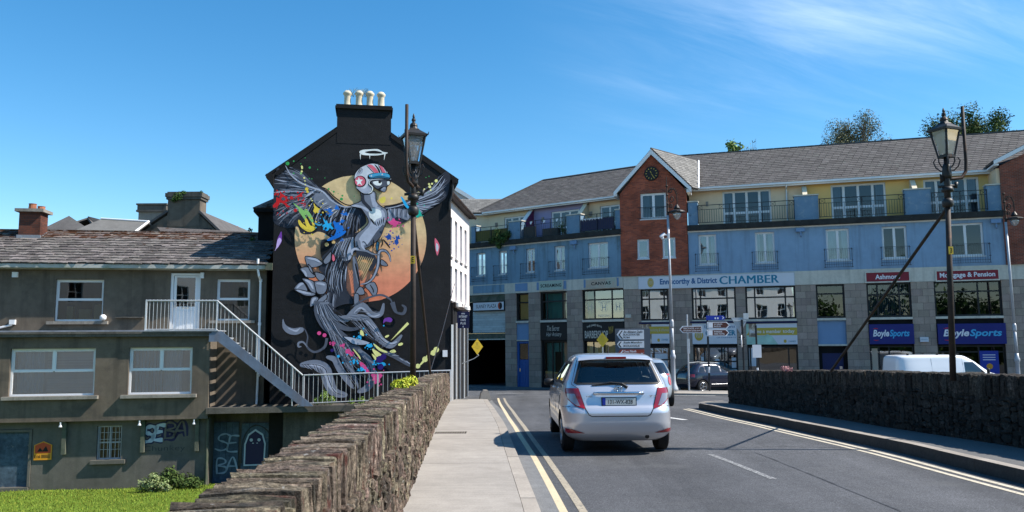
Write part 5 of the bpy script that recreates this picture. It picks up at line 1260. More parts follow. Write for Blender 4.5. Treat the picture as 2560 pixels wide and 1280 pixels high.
('P','w',[(2.971,8.672),(3.072,8.757),(3.321,8.787),(3.64,8.807),(3.823,8.717),(4.007,8.686),(3.87,8.624),(3.597,8.57),(3.324,8.563),(3.074,8.581)]),
('P','k',[(3.175,8.677),(3.322,8.728),(3.549,8.745),(3.732,8.715),(3.801,8.657),(3.596,8.636),(3.323,8.634)]),
('T','w',[(3.01,8.603),(3.018,8.392)],0.04),
('T','w',[(3.351,8.576),(3.353,8.418)],0.031),
('T','w',[(3.904,8.648),(3.872,8.4)],0.045),
('P','g3',[(2.788,4.707),(2.915,4.751),(3.064,3.888),(3.038,3.446),(2.869,3.446)]),
('P','g2',[(2.788,4.707),(2.873,4.719),(3.01,3.93),(2.969,3.887)]),
('P','ink',[(2.876,4.491),(2.918,4.513),(3.064,3.888),(3.034,3.715),(3.011,3.887)]),
('O','g2',[(3.014,3.694),(3.151,3.694),(3.228,3.453),(2.911,3.446)]),
('O','g2',[(2.859,3.446),(3.017,3.446),(3.021,3.135),(2.875,3.039)]),
('O','g2',[(3.246,3.759),(3.541,3.9),(3.682,3.673),(3.652,3.458),(3.525,3.402),(3.396,3.565)]),
('S','ink',[(3.415,3.802),(3.523,3.63),(3.546,3.501)],0.042),
('P','g4',[(2.975,5.034),(3.444,4.951),(3.616,4.8),(3.619,4.539),(3.452,4.278),(3.344,4.386),(3.49,4.603),(3.234,4.71),(2.979,4.665),(2.912,4.925)]),
('S','str',[(3.041,4.861),(2.948,4.643)],0.027),
('S','str',[(3.111,4.848),(2.977,4.544)],0.027),
('S','str',[(3.181,4.836),(3.006,4.444)],0.027),
('S','str',[(3.251,4.823),(3.035,4.345)],0.027),
('S','str',[(3.322,4.811),(3.063,4.246)],0.027),
('S','str',[(3.392,4.798),(3.092,4.147)],0.027),
('S','str',[(3.463,4.786),(3.121,4.047)],0.027),
('S','str',[(3.533,4.773),(3.15,3.948)],0.027),
('S','ink',[(4.152,4.629),(4.097,4.869),(3.967,5.025),(3.806,5.045),(3.717,4.931),(3.704,4.605),(3.643,4.322),(3.497,4.018),(3.308,3.862),(3.076,3.806)],0.14),
('S','g2',[(4.152,4.629),(4.097,4.869),(3.967,5.025),(3.806,5.045),(3.717,4.931),(3.704,4.605),(3.643,4.322),(3.497,4.018),(3.308,3.862),(3.076,3.806)],0.093),
('S','g1',[(4.152,4.629),(4.097,4.869),(3.967,5.025),(3.806,5.045),(3.717,4.931),(3.704,4.605),(3.643,4.322),(3.497,4.018),(3.308,3.862),(3.076,3.806)],0.03),
('O','g2',[(3.809,4.714),(3.96,4.628),(4.047,4.498),(3.919,4.476),(3.79,4.54)]),
('S','ink',[(2.847,5.055),(3.017,5.056),(3.272,5.037),(3.487,4.929),(3.722,4.883)],0.106),
('S','g2',[(2.868,5.059),(3.038,5.045),(3.272,5.024),(3.487,4.921),(3.701,4.883)],0.072),
('S','g1',[(2.765,4.859),(2.763,5.011),(2.868,5.098),(3.017,5.067)],0.085),
('S','g2',[(2.969,5.448),(3.057,5.187),(3.208,5.036)],0.127),
('S','g1',[(3.076,5.383),(3.121,5.188),(3.229,5.058)],0.072),
('O','cyd',[(3.653,5.367),(3.717,5.324),(3.708,5.149),(3.657,4.996),(3.608,5.17)]),
('S','ink',[(3.866,5.457),(3.996,5.305),(4.126,5.131)],0.063),
('S','ink',[(3.523,5.453),(3.526,5.235),(3.484,5.125)],0.055),
('S','ink',[(3.801,5.522),(3.846,5.325),(3.783,5.15)],0.047),
('T','g3',[(1.708,3.191),(1.716,2.754),(1.952,2.318),(2.415,1.938),(2.878,1.587),(3.286,1.12),(3.607,0.654),(3.725,0.393)],0.478),
('T','g2',[(1.823,3.162),(1.89,2.579),(2.301,1.881),(2.595,1.358),(2.803,0.779),(3.01,0.259),(3.042,0.029)],0.333),
('T','g3',[(1.938,3.103),(2.12,2.52),(2.553,2.228),(3.013,2.226),(3.154,2.429)],0.261),
('S','g2',[(1.795,3.103),(2.059,2.724),(2.548,2.548),(2.861,2.81),(3.146,3.044),(3.497,2.721),(3.816,2.749),(3.914,3.131)],0.243),
('S','g1',[(2.861,2.781),(3.118,2.956),(3.498,2.662),(3.787,2.72)],0.064),
('F',['g1','g3','k','g2','g4'],[(1.539,3.103),(1.767,3.103),(1.995,3.103)],[(1.953,2.231),(2.295,2.258),(2.982,2.371)],20,0.026),
('F',['g1','ink','g2','g3'],[(1.602,2.754),(1.832,2.666),(2.061,2.579)],[(2.13,1.882),(2.561,1.734),(2.878,1.587)],18,0.023),
('F',['g2','g1','ink','g3'],[(1.982,2.23),(2.3,1.939),(2.647,1.705)],[(2.889,0.778),(3.174,0.89),(3.577,0.77)],20,0.023),
('S','g2',[(2.404,2.636),(2.864,2.605),(3.239,2.575),(3.561,2.223),(3.825,1.813),(4.204,1.606),(4.579,1.984)],0.275),
('S','g1',[(3.268,2.516),(3.56,2.281),(3.766,1.93),(4.146,1.665),(4.406,1.751)],0.127),
('S','ink',[(3.355,2.516),(3.618,2.223),(3.825,1.842),(4.146,1.636),(4.436,1.692)],0.026),
('T','g3',[(1.931,1.883),(1.851,1.566),(1.514,1.396),(1.242,1.6),(1.263,1.945),(1.116,2.234),(0.847,2.264)],0.098),
('P','g2',[(0.404,2.569),(0.507,2.352),(0.763,2.236),(1.073,2.263),(1.104,2.119),(0.853,2.005),(0.57,2.064),(0.397,2.267)]),
('P','g1',[(0.552,2.266),(0.821,2.178),(0.989,2.235),(0.851,2.106)]),
('S','g2',[(1.257,1.571),(1.112,1.744),(0.957,1.717),(0.96,1.587),(1.058,1.601)],0.075),
('S','g2',[(1.016,0.942),(1.522,0.965),(1.865,0.79),(2.014,0.358),(2.218,-0.016),(2.674,-0.137)],0.405),
('S','g1',[(1.297,0.953),(1.75,0.877),(1.954,0.559),(2.073,0.186),(2.333,-0.075)],0.145),
('S','ink',[(1.044,0.956),(1.579,0.95),(1.893,0.789),(2.042,0.358),(2.247,-0.016),(2.589,-0.136)],0.029),
('S','g2',[(1.914,1.22),(2.2,1.131),(2.375,0.841),(2.579,0.494),(2.899,0.088)],0.246),
('S','g2',[(3.014,-0.028),(3.355,0.11),(3.523,0.482),(3.43,1.061),(3.023,1.47)],0.275),
('S','g2',[(3.185,0.027),(3.439,0.311),(3.492,0.713)],0.087),
('S','ink',[(3.013,0.058),(3.382,0.311),(3.462,0.772),(3.227,1.237)],0.026),
('S','ink',[(2.842,0.032),(2.895,0.318),(2.66,0.838)],0.026),
('S','g3',[(3.714,1.465),(4.295,1.227),(4.908,0.842)],0.151),
('F',['g1','g2'],[(4.091,1.316),(4.732,1.048)],[(4.381,1.343),(4.995,0.871)],7,0.041),
('O','g1',[(2.5,1.938),(2.845,1.901),(3.422,1.728),(3.279,1.636),(2.877,1.651),(2.703,1.762)]),
('T','g3',[(4.219,3.161),(4.339,2.836),(4.486,2.748)],0.174),
('S','g3',[(4.31,2.807),(4.603,2.748),(4.689,2.954),(4.556,3.072)],0.116),
('S','g3',[(2.8,3.015),(3.259,3.279),(3.78,3.426),(4.131,3.279),(4.22,3.102)],0.075),
('F',['g2','g1','ink','g3'],[(1.894,2.347),(2.126,2.143),(2.415,1.938)],[(3.042,0.058),(3.241,0.141),(3.523,0.482)],16,0.02),
('F',['g1','g3'],[(2.577,2.577),(2.804,2.722),(2.975,2.897)],[(3.498,2.603),(3.671,2.72),(3.844,2.867)],10,0.017),
('F',['g2','g1','ink'],[(2.691,2.606),(2.979,2.605),(3.21,2.575)],[(3.74,1.697),(4.002,1.579),(4.291,1.635)],12,0.017),
('F',['k','g1'],[(1.1,0.956),(1.522,0.965),(1.864,0.818)],[(1.356,0.795),(1.755,0.619),(1.986,0.33)],14,0.02),
('F',['k','g3'],[(3.357,2.341),(3.622,1.931),(3.943,1.637)],[(3.475,2.165),(3.595,1.727),(3.829,1.464)],12,0.02),
('P','red',[(0.001,6.866),(0.106,7.04),(0.241,7.128),(0.576,6.934),(0.593,6.791),(0.415,6.759),(0.583,6.619),(0.559,6.432),(0.418,6.616),(0.168,6.726),(0.065,6.468),(-0.016,6.41),(-0.048,6.609)]),
('P','red',[(0.106,7.069),(0.16,7.098),(0.023,7.067)]),
('P','g3',[(0.247,6.871),(0.328,6.929),(0.399,6.83),(0.304,6.8)]),
('P','red',[(0.741,6.936),(0.903,7.083),(0.958,7.141),(1.016,6.97),(0.852,6.924)]),
('P','red',[(0.828,6.737),(1.076,6.741),(1.091,6.684),(0.911,6.695)]),
('D','red',[(0.751,6.45)],0.061),
('D','red',[(0.604,6.905)],0.061),
('D','red',[(0.136,6.341)],0.022),
('D','red',[(0.22,6.271)],0.022),
('T','lg',[(1.14,6.312),(0.943,6.481),(0.775,6.622),(0.663,6.72)],0.111),
('S','lg',[(1.081,6.512),(1.252,6.257),(1.367,6.029)],0.128),
('S','lg',[(0.861,6.48),(1.059,6.225),(1.202,5.97)],0.095),
('S','yel',[(0.869,6.108),(0.983,5.91),(1.262,5.742),(1.48,5.859)],0.139),
('S','yel',[(1.115,6.169),(1.203,5.913),(1.372,5.744)],0.128),
('P','yel',[(0.929,5.853),(1.15,5.827),(1.313,5.943),(1.508,5.845),(1.4,5.716),(1.207,5.728)]),
('S','yel',[(1.339,6.029),(1.396,5.915),(1.318,5.686)],0.083),
('P','yel',[(1.352,6.774),(1.465,6.69),(1.648,6.52),(1.609,6.376),(1.444,6.302),(1.359,6.401),(1.384,6.574)]),
('D','yel',[(1.13,7.24)],0.061),
('D','yel',[(1.16,7.139)],0.045),
('D','py',[(1.284,6.888)],0.025),
('D','py',[(1.329,6.817)],0.025),
('D','py',[(1.074,7.403)],0.025),
('D','py',[(1.06,7.532)],0.025),
('P','py',[(0.911,8.079),(0.966,8.08),(0.982,7.993),(0.935,7.963)]),
('D','py',[(0.942,7.877)],0.036),
('D','py',[(1.033,7.642)],0.036),
('D','lg',[(0.916,7.804)],0.039),
('D','grn',[(0.438,8.155)],0.067),
('D','grn',[(1.217,8.028)],0.042),
('D','grn',[(0.659,7.798)],0.028),
('D','grn',[(0.652,8.247)],0.028),
('D','grn',[(1.211,7.622)],0.019),
('D','grn',[(1.303,7.615)],0.019),
('D','grn',[(1.761,7.662)],0.019),
('D','grn',[(0.903,8.157)],0.019),
('D','grn',[(1.049,8.381)],0.019),
('D','grn',[(1.497,7.967)],0.019),
('D','grn',[(2.361,6.898)],0.056),
('D','grn',[(1.899,7.26)],0.036),
('D','grn',[(2.083,7.162)],0.036),
('D','grn',[(2.392,7.023)],0.036),
('D','grn',[(2.07,7.052)],0.017),
('D','grn',[(2.012,7.204)],0.017),
('D','grn',[(2.237,7.092)],0.017),
('D','grn',[(2.813,7.016)],0.017),
('P','sky',[(1.694,6.263),(1.78,6.149),(1.863,6.15),(1.949,6.008),(2.059,6.038),(2.12,5.752),(1.981,5.751),(1.816,5.677),(1.703,5.805),(1.645,5.918),(1.754,6.006)]),
('P','blue',[(1.829,6.523),(1.967,6.554),(2.052,6.469),(2.027,6.325),(1.914,6.395)]),
('P','blue',[(2.057,6.182),(2.197,6.126),(2.474,6.245),(2.504,6.102),(2.31,6.013),(2.423,5.928),(2.51,5.7),(2.262,5.525),(2.097,5.466),(2.149,5.667),(2.091,5.838)]),
('P','blue',[(2.175,6.615),(2.259,6.616),(2.246,6.53),(2.191,6.5)]),
('P','blue',[(2.416,6.388),(2.528,6.404),(2.529,6.303),(2.418,6.287)]),
('S','blue',[(2.538,5.729),(2.262,5.554),(1.876,5.378)],0.139),
('D','k',[(1.827,5.821)],0.039),
('D','k',[(2.058,6.096)],0.039),
('S','cyan',[(1.422,6.001),(1.59,5.932),(1.7,5.976)],0.067),
('S','sky',[(4.501,7.041),(4.616,6.856),(4.732,6.671),(4.893,6.58)],0.102),
('P','teal',[(5.029,6.746),(5.144,6.608),(5.306,6.4),(5.307,6.26),(5.055,6.233),(5.031,6.466)]),
('P','pink',[(4.008,6.126),(4.166,6.244),(4.325,6.223),(4.485,6.086),(4.486,5.97),(4.283,5.852),(4.169,5.92)]),
('P','blue2',[(3.907,5.589),(4.165,5.635),(4.209,5.504),(4.038,5.382),(3.952,5.458)]),
('P','blue2',[(4.358,5.659),(4.488,5.639),(4.532,5.507),(4.425,5.462),(4.447,5.309),(4.298,5.187),(4.222,5.241),(4.274,5.417)]),
('D','blue2',[(4.266,5.106)],0.03),
('D','blue2',[(4.181,5.04)],0.03),
('D','ink',[(4.215,5.362)],0.025),
('D','ink',[(4.509,5.727)],0.025),
('D','py',[(5.79,7.664)],0.058),
('D','py',[(5.635,7.55)],0.04),
('D','py',[(5.526,7.534)],0.04),
('D','py',[(5.555,7.436)],0.053),
('D','py',[(5.141,7.181)],0.062),
('D','py',[(5.061,7.133)],0.062),
('D','py',[(5.352,7.338)],0.031),
('D','py',[(5.32,7.278)],0.031),
('D','py',[(5.59,7.307)],0.031),
('D','grn',[(5.41,7.775)],0.018),
('D','grn',[(5.523,7.824)],0.018),
('D','grn',[(5.479,7.206)],0.018),
('P','yel2',[(3.706,6.911),(3.909,7.031),(3.933,6.845),(3.798,6.773)]),
('D','yel2',[(4.159,6.965)],0.036),
('P','pur',[(0.289,5.674),(0.309,5.391),(0.258,5.221),(0.139,5.078),(0.146,5.361),(0.223,5.56)]),
('P','lil',[(0.226,5.447),(0.296,5.363),(0.245,5.221),(0.126,5.05),(0.152,5.333)]),
('T','lil',[(0.138,5.107),(0.074,4.965)],0.028),
('P','rose',[(5.75,5.525),(5.907,5.294),(5.908,5.108),(5.84,4.876),(5.761,5.153)]),
('P','hel',[(5.806,5.339),(5.885,5.201),(5.839,5.015),(5.788,5.154)]),
('D','pink',[(1.663,2.058)],0.069),
('D','pink',[(1.849,1.985)],0.069),
('D','pink',[(2.674,1.409)],0.093),
('D','pink',[(2.81,1.321)],0.081),
('P','pink',[(2.047,1.738),(2.19,1.708),(2.134,1.636)]),
('P','pink',[(2.405,1.62),(2.504,1.677),(2.529,1.561),(2.463,1.561)]),
('S','pink',[(3.1,1.021),(3.231,0.861),(3.436,0.599)],0.145),
('P','pink',[(3.435,0.656),(3.866,0.651),(3.955,0.477),(3.67,0.192),(3.554,0.28)]),
('D','pink',[(3.012,1.181)],0.035),
('D','pink',[(2.133,1.708)],0.035),
('P','sky',[(2.987,1.964),(3.102,2.021),(3.183,1.934),(3.104,1.847),(3.017,1.891)]),
('P','sky',[(3.279,1.613),(3.48,1.699),(3.568,1.582),(3.453,1.51)]),
('P','sky',[(3.116,0.891),(3.261,0.803),(3.262,0.702),(3.09,0.704)]),
('P','sky',[(2.813,1.125),(2.927,1.153),(2.929,1.008),(2.858,0.937)]),
('D','sky',[(2.34,1.239)],0.052),
('P','sky',[(3.66,1.059),(3.978,0.998),(4.081,0.88),(3.864,0.839),(3.691,0.914)]),
('D','sky',[(3.209,2.219)],0.029),
('D','sky',[(3.312,1.997)],0.029),
('D','sky',[(3.922,2.315)],0.029),
('D','sky',[(2.653,1.3)],0.029),
('D','sky',[(2.5,1.013)],0.029),
('D','sky',[(2.873,1.93)],0.029),
('P','py',[(3.114,2.167),(3.201,2.094),(3.218,1.948),(3.087,2.021)]),
('P','py',[(3.526,1.495),(3.743,1.377),(3.86,1.26),(3.688,1.203),(3.571,1.35)]),
('P','py',[(3.513,1.321),(3.659,1.204),(3.646,1.088),(3.558,1.205)]),
('S','py',[(3.567,1.669),(3.8,1.464),(4.062,1.36)],0.087),
('P','py',[(4.148,1.403),(4.293,1.46),(4.366,1.372),(4.207,1.344)]),
('T','py',[(4.795,2.408),(4.491,2.101),(4.174,1.782)],0.098),
('S','py',[(3.969,1.9),(4.114,1.972)],0.075),
('S','py',[(4.437,1.619),(4.611,1.676)],0.098),
('S','py',[(2.85,1.5),(3.055,1.238),(3.113,1.122)],0.052),
('D','ind',[(3.789,1.115)],0.127),
('D','ind',[(3.821,0.854)],0.11),
('D','ind',[(3.919,1.201)],0.11),
('D','ind',[(2.123,1.449)],0.058),
('P','pur',[(3.906,2.397),(3.934,2.558),(4.108,2.616),(4.225,2.543),(4.168,2.44),(3.993,2.47)]),
('D','py',[(5.148,0.86)],0.085),
('D','py',[(5.406,1.102)],0.1),
('T','py',[(5.521,1.216),(5.149,0.817)],0.128),
('D','py',[(5.708,1.33)],0.1),
('D','py',[(5.809,1.444)],0.1),
('S','py',[(5.607,1.273),(5.867,1.473)],0.142)]
# ================================================================== mural house
FMA = rad(10.0)
def fmw(u, o, z): return (-8.524 + u*cos(FMA) - o*sin(FMA), 28.373 + u*sin(FMA) + o*cos(FMA), z)
mh = thing('mural_house', 'tall black gable house painted with a grey bird mural before a tan disc', 'building', fmw(0, 0, 0), FMA)
GP = [(-.0,-3.2),(6.36,-3.2),(6.36,7.86),(4.12,9.42),(4.12,10.30),(2.15,10.30),(2.15,9.55),(0,7.86)]
b = MB(); b.prism([(0,-3.2),(6.36,-3.2),(6.36,7.86),(2.99,10.12),(0,7.86)], 0, .4); build('gable_wall', b, M['black_paint'], mh)
b = MB(); b.box(.02,.4,.41,8,-3.2,7.8); b.box(6.0,6.34,.41,8,-3.2,7.8); b.box(.4,6,7.7,8,-3.2,7.8); build('side_wall', b, M['black_wall'], mh)
b = MB()
b.slab([(-.30,.02,7.66),(2.99,.02,10.14),(2.99,8.3,10.14),(-.30,8.3,7.66)][::-1], .1); b.slab([(2.99,.02,10.14),(6.60,.02,7.70),(6.60,8.3,7.70),(2.99,8.3,10.14)][::-1], .1)
rf = build('roof', b, M['black_wall'], mh)
b = MB()
b.prism([(-.16,7.72),(.0,7.66),(2.15,9.40),(2.15,9.56)], -.03, -.003); b.prism([(4.12,9.42),(4.12,9.27),(6.36,7.72),(6.50,7.74)], -.03, -.003); build('verge', b, M['black_wall'], mh)
b = MB(); b.box(-.30,-.03,-.14,.3,7.62,7.76); b.prism([(-.3,7.62),(-.03,7.62),(-.03,7.30)][::-1], -.14, .0); build('gutter', b, M['black_wall'], mh); b = MB(); b.box(6.39,6.62,-.12,3.8,7.62,7.78); build('gutter', b, M['black_wall'], mh)
b = MB(); b.box(2.15, 4.12, -.008, 1.0, 9.0, 10.30); ck = build('chimney', b, M['black_paint'], mh)
b = MB(); b.box(2.08, 4.18, -.09, 1.08, 10.305, 10.40); b.box(2.11, 4.15, -.05, 1.04, 10.405, 10.47); build('cap', b, M['black_wall'], ck)
for u, dz in [(2.50,0),(2.93,.015),(3.33,.015),(3.745,0)]:
    b = MB(); b.lathe([(.155,0),(.15,.06),(.128,.10),(.118,.42),(.125,.47),(.165,.52),(.165,.57),(.14,.60),(.12,.63),(.085,.66)], n=14)
    build('chimney_pot', b, M['cream_pot'], mh, (u, .45, 10.475 + dz), smooth=True)
b = MB(); R9 = random.Random(2)
for k in range(26):
    a = R9.uniform(0, 6.28); l = R9.uniform(.1, .3); x = 2.72 + R9.uniform(-.12, .5); b.tube([(x,.4,10.9),(x+.06*cos(a),.4,11.05),(x+l*cos(a)*.8,.4+.1*sin(a),11.05+l*.7)], .006, 3)
stuff(build('weed', b, M['dryplant'], mh))
# right hand side: white corner post, downpipe, camera box, alarm
b = MB(); b.box(6.37, 6.45, -.06, .02, -.5, 2.35); build('corner_post', b, M['white_paint'], mh)
b = MB(); b.tube([(6.42,-.05,7.6),(6.40,-.06,7.2),(6.30,-.06,6.9),(6.30,-.06,6.6)], .05, 8); build('downpipe', b, M['iron'], mh)
b = MB(); b.box(6.05, 6.22, -.14, -.001, 1.18, 1.42); build('alarm_box', b, M['sign_white'], mh)

PAL = {'k':(18,19,23),'ink':(15,16,21),'T0':(214,180,124),'g1':(158,165,182),'g2':(112,119,134),'g3':(76,82,95),'g4':(42,47,58),'w':(214,220,230),'hel':(190,196,206),
 'red':(190,30,36),'pink':(206,72,132),'rose':(205,98,118),'yel':(226,192,70),'yel2':(232,200,90),'py':(222,217,140),'grn':(50,148,80),'lg':(132,184,104),'teal':(24,165,146),'sky':(35,165,222),'cyan':(62,150,190),'cyd':(36,96,126),
 'blue':(16,104,192),'blue2':(14,70,150),'ind':(40,24,100),'pur':(112,58,152),'lil':(190,165,216),'str':(214,184,132)}
def pc(n, k=1.0):
    c = lin(*PAL[n]); return tuple(min(.8, v * MK * k) for v in c)
MK = 1.12
def crom(P, closed, n=5):
    out = []; N_ = len(P)
    for i in range(N_ if closed else N_ - 1):
        p0, p1, p2, p3 = (P[(i-1) % N_], P[i], P[(i+1) % N_], P[(i+2) % N_]) if closed else (P[max(i-1,0)], P[i], P[i+1], P[min(i+2,N_-1)])
        for k in range(n):
            t = k / n; out.append(tuple(.5*((2*p1[j]) + (-p0[j]+p2[j])*t + (2*p0[j]-5*p1[j]+4*p2[j]-p3[j])*t*t + (-p0[j]+3*p1[j]-3*p2[j]+p3[j])*t**3) for j in (0, 1)))
    if not closed: out.append(P[-1])
    return out
mv, mf_, mc = [], [], []
lay = [0]
def put(pts2, faces, col):
    o = len(mv); y = -.003 - lay[0] * .00022; lay[0] += 1
    for u, z in pts2: mv.append((u, y, z))
    for f in faces: mf_.append(tuple(i + o for i in f)); mc.append(col)
def ccw(p): return p if sum(p[i-1][0]*p[i][1] - p[i][0]*p[i-1][1] for i in range(len(p))) > 0 else p[::-1]
def stroke(P, w, col, prof):
    vs = []; n = len(P)
    for i, p in enumerate(P):
        a, c = P[max(i-1, 0)], P[min(i+1, n-1)]; dx, dz = c[0]-a[0], c[1]-a[1]; l = hypot(dx, dz) or 1; h = w*.5*prof(i/(n-1))
        vs += [(p[0]-dz/l*h, p[1]+dx/l*h), (p[0]+dz/l*h, p[1]-dx/l*h)]
    put(vs, [(2*i, 2*i+1, 2*i+3, 2*i+2) for i in range(n-1)], col)
# tan disc, fading to orange below (painted gradient)
cu_, cz_, rr = 3.09, 5.50, 2.36
nst = 44; ramp = [(0, (212,126,98)), (.16, (214,132,102)), (.34, (212,156,118)), (.55, (210,180,136)), (1, (208,182,136))]
y0 = -.003
for i in range(nst):
    z0_, z1_ = cz_ - rr + 2*rr*i/nst, cz_ - rr + 2*rr*(i+1)/nst
    h0, h1 = (max(0, rr*rr - (z-cz_)**2)**.5 for z in (z0_, z1_))
    t_ = (i+.5)/nst
    c_ = tuple(interp(t_, [(a, v[k]) for a, v in ramp]) for k in range(3)); c_ = tuple(min(.8, v*MK) for v in lin(*c_))
    o = len(mv); mv.extend([(cu_-h0,y0,z0_),(cu_+h0,y0,z0_),(cu_+h1,y0,z1_),(cu_-h1,y0,z1_)]); mf_.append((o,o+1,o+2,o+3)); mc.append(c_)
lay[0] = 2
SPLASH = ('red', 'yel', 'sky', 'blue', 'pink', 'teal', 'blue2'); RJ = random.Random(12)
for it in MURAL:
    k = it[0]
    if k in 'PO':
        P = crom(it[2], True, 4)
        if it[1] in SPLASH:                       # thrown paint: ragged edge and flecks
            cx_, cz2 = sum(p[0] for p in P)/len(P), sum(p[1] for p in P)/len(P); P = [(cx_ + (p[0]-cx_)*f, cz2 + (p[1]-cz2)*f) for p in P for f in [RJ.uniform(.5, .98)]]
            rad_ = max(hypot(p[0]-cx_, p[1]-cz2) for p in P)
            for _ in range(9):
                a_, r_ = RJ.uniform(0, 6.28), rad_*RJ.uniform(.7, 1.5); d_ = RJ.uniform(.012, .035); put([(cx_+r_*cos(a_)+d_*cos(q*.8), cz2+r_*sin(a_)+d_*sin(q*.8)) for q in range(8)], [tuple(range(8))], pc(it[1]))
        P = ccw(P); put(P, [tuple(range(len(P)))], pc(it[1]))
        if k == 'O': stroke(P + P[:1], .030, pc('ink'), lambda t: 1)
    elif k == 'Q': P = ccw(it[2]); put(P, [tuple(range(len(P)))], pc(it[1]))
    elif k == 'S': stroke(crom(it[2], False, 6), it[3], pc(it[1]), lambda t: .18 + .82*sin(pi*min(1, max(0, t)))**.6)
    elif k == 'T': stroke(crom(it[2], False, 6), it[3], pc(it[1]), lambda t: max(.03, 1 - t**1.5))
    elif k == 'D':
        (u, z), = it[2]; P = [(u + it[3]*cos(2*pi*q/16), z + it[3]*sin(2*pi*q/16)) for q in range(16)]; put(P, [tuple(range(16))], pc(it[1]))
    elif k == 'F':
        A, B_ = crom(it[2], False, 8), crom(it[3], False, 8); n = it[4]; RF = random.Random(n)
        for i in range(n):
            t = i/(n-1); p = A[int(t*(len(A)-1))]; q = B_[int(t*(len(B_)-1))]; j = RF.uniform(-.05, .05)
            m_ = (.55*q[0]+.45*p[0] + (q[1]-p[1])*(.07+j), .55*q[1]+.45*p[1] - (q[0]-p[0])*(.07+j))
            e = RF.uniform(.82, 1.05); q = (p[0]+(q[0]-p[0])*e, p[1]+(q[1]-p[1])*e)
            stroke(crom([p, m_, q], False, 5), it[5]*RF.uniform(.7, 1.2), pc(it[1][i % len(it[1])], RF.uniform(.8, 1.15)), lambda t: max(.04, (1 - t**2) * (.35 + .65*min(1, 3*t))))
me = bpy.data.meshes.new('mural'); me.from_pydata(mv, [], mf_); me.materials.append(M['mural_paint'])
ca = me.color_attributes.new('paint', 'FLOAT_COLOR', 'CORNER')
buf = []
for p, c in zip(me.polygons, mc): buf += [*c, 1.0] * p.loop_total
ca.data.foreach_set('color', buf); me.update()
link('mural', me, mh)['label'] = 'painted grey bird in a striped helmet playing a harp, wings spread over a tan disc, with colour splashes'

# ================================================================== white house beside it, seen along the street
wh_a = atan2(10.3, .95)
whs = thing('white_house', 'narrow pale pink-white rendered house front receding behind the black gable', 'building', (-3.04, 30.3, 0), wh_a)
hol = []
for k in range(6):
    x = 1.0 + k*1.42; hol += [(x, x+.75, 5.45, 7.15), (x, x+.75, 3.55, 5.0)]
b = MB(); wall_grid(b, 0, 9.7, 3.2, 7.88, 0, .35, hol); b.box(0, 9.7, .36, 4.4, -.9, 7.6); build('wall', b, M['white_house'], whs)
for q in hol: window(whs, *q, .12, fw=.06, rows=[.5], mf='upvc', mg='glass', sill=(.06, .22, .08, 'white_paint'))
b = MB(); b.box(-.1, 9.8, -.32, .05, 7.885, 7.97); b.tube([(-.1,-.30,7.93),(9.8,-.30,7.93)], .07, 8); build('gutter', b, M['iron_rust'], whs)
b = MB(); b.slab([(-.1,-.34,8.0),(9.8,-.34,8.0),(9.8,3.6,10.0),(-.1,3.6,10.0)], .1); build('roof', b, M['slate_grey'], whs)
b = MB(); T_ = world_to(whs)
b.box(-2.95, -2.22, 29.9, 39.6, -1.0, 3.18); xf(b, T_); build('shop_front', b, M['black_wall'], whs)
for i, yy in enumerate([31.3, 33.6, 36.4, 39.2]):
    b = MB(); z0 = zg(yy) - .1; b.box(-2.215, -2.17, yy, yy+.18, z0, 2.45); xf(b, T_); build('pilaster', b, M['white_paint'] if i % 2 == 0 else M['galv'], whs)
b = MB(); b.box(-2.3, -2.12, 29.95, 39.6, 3.0, 3.2); xf(b, T_); build('cornice', b, M['iron_rust'], whs)
b = MB()
for yy, n in ((31.4, 5), (35.2, 3)): pass
for (x, y, z) in ((-2.1, 30.6, 3.3), (-2.14, 37.5, 3.45)):
    q = MB(); q.lathe([(.02,0),(.17,.05),(.16,.2),(.05,.28)], (x, y, z-.3), 10); q.tube([(x,y,z-.1),(x-.25,y,z)], .02, 6); xf(q, T_); build('wall_lamp', q, M['white_paint'], whs)
# house with white verge behind
gh = thing('gabled_house', 'pale house gable with white barge board peeping over behind the white house', 'building', (-4.9, 65, 0))
b = MB(); b.prism([(-3,6),(1.9,6),(1.9,13.1),(-3,16.2)], 0, .3); build('wall', b, M['white_house'], gh)
b = MB(); b.prism([(-3,16.5),(-3,16.15),(2.1,12.95),(2.1,13.3)][::-1], -.3, -.003); build('barge_board', b, M['upvc'], gh)

# projecting sign, wall signs
t = thing('hanging_sign', 'navy projecting sign with white lettering INTERNET CAFE PLUS on the dark shopfront', 'hanging sign', (-2.12, 30.75, 2.24))
b = MB(); b.box(0, .46, 0, .07, 0, .64); build('board', b, M['navy'], t)
for s, z, h_ in (('INTERNET', .40, .085), ('CAFE', .27, .085), ('PLUS', .14, .085), ('www', .52, .06), ('i', .03, .06)):
    b = MB(); hw_ = {'INTERNET': .16, 'i': .015, 'www': .07}.get(s, .10); add_text(b, s, .23-hw_, .23+hw_, z, z+h_, -.004, bold=.02); build('lettering', b, M['letter_white'], t)
b = MB(); b.box(-.12, .46, .02, .05, .66, .69); build('bracket', b, M['iron'], t)

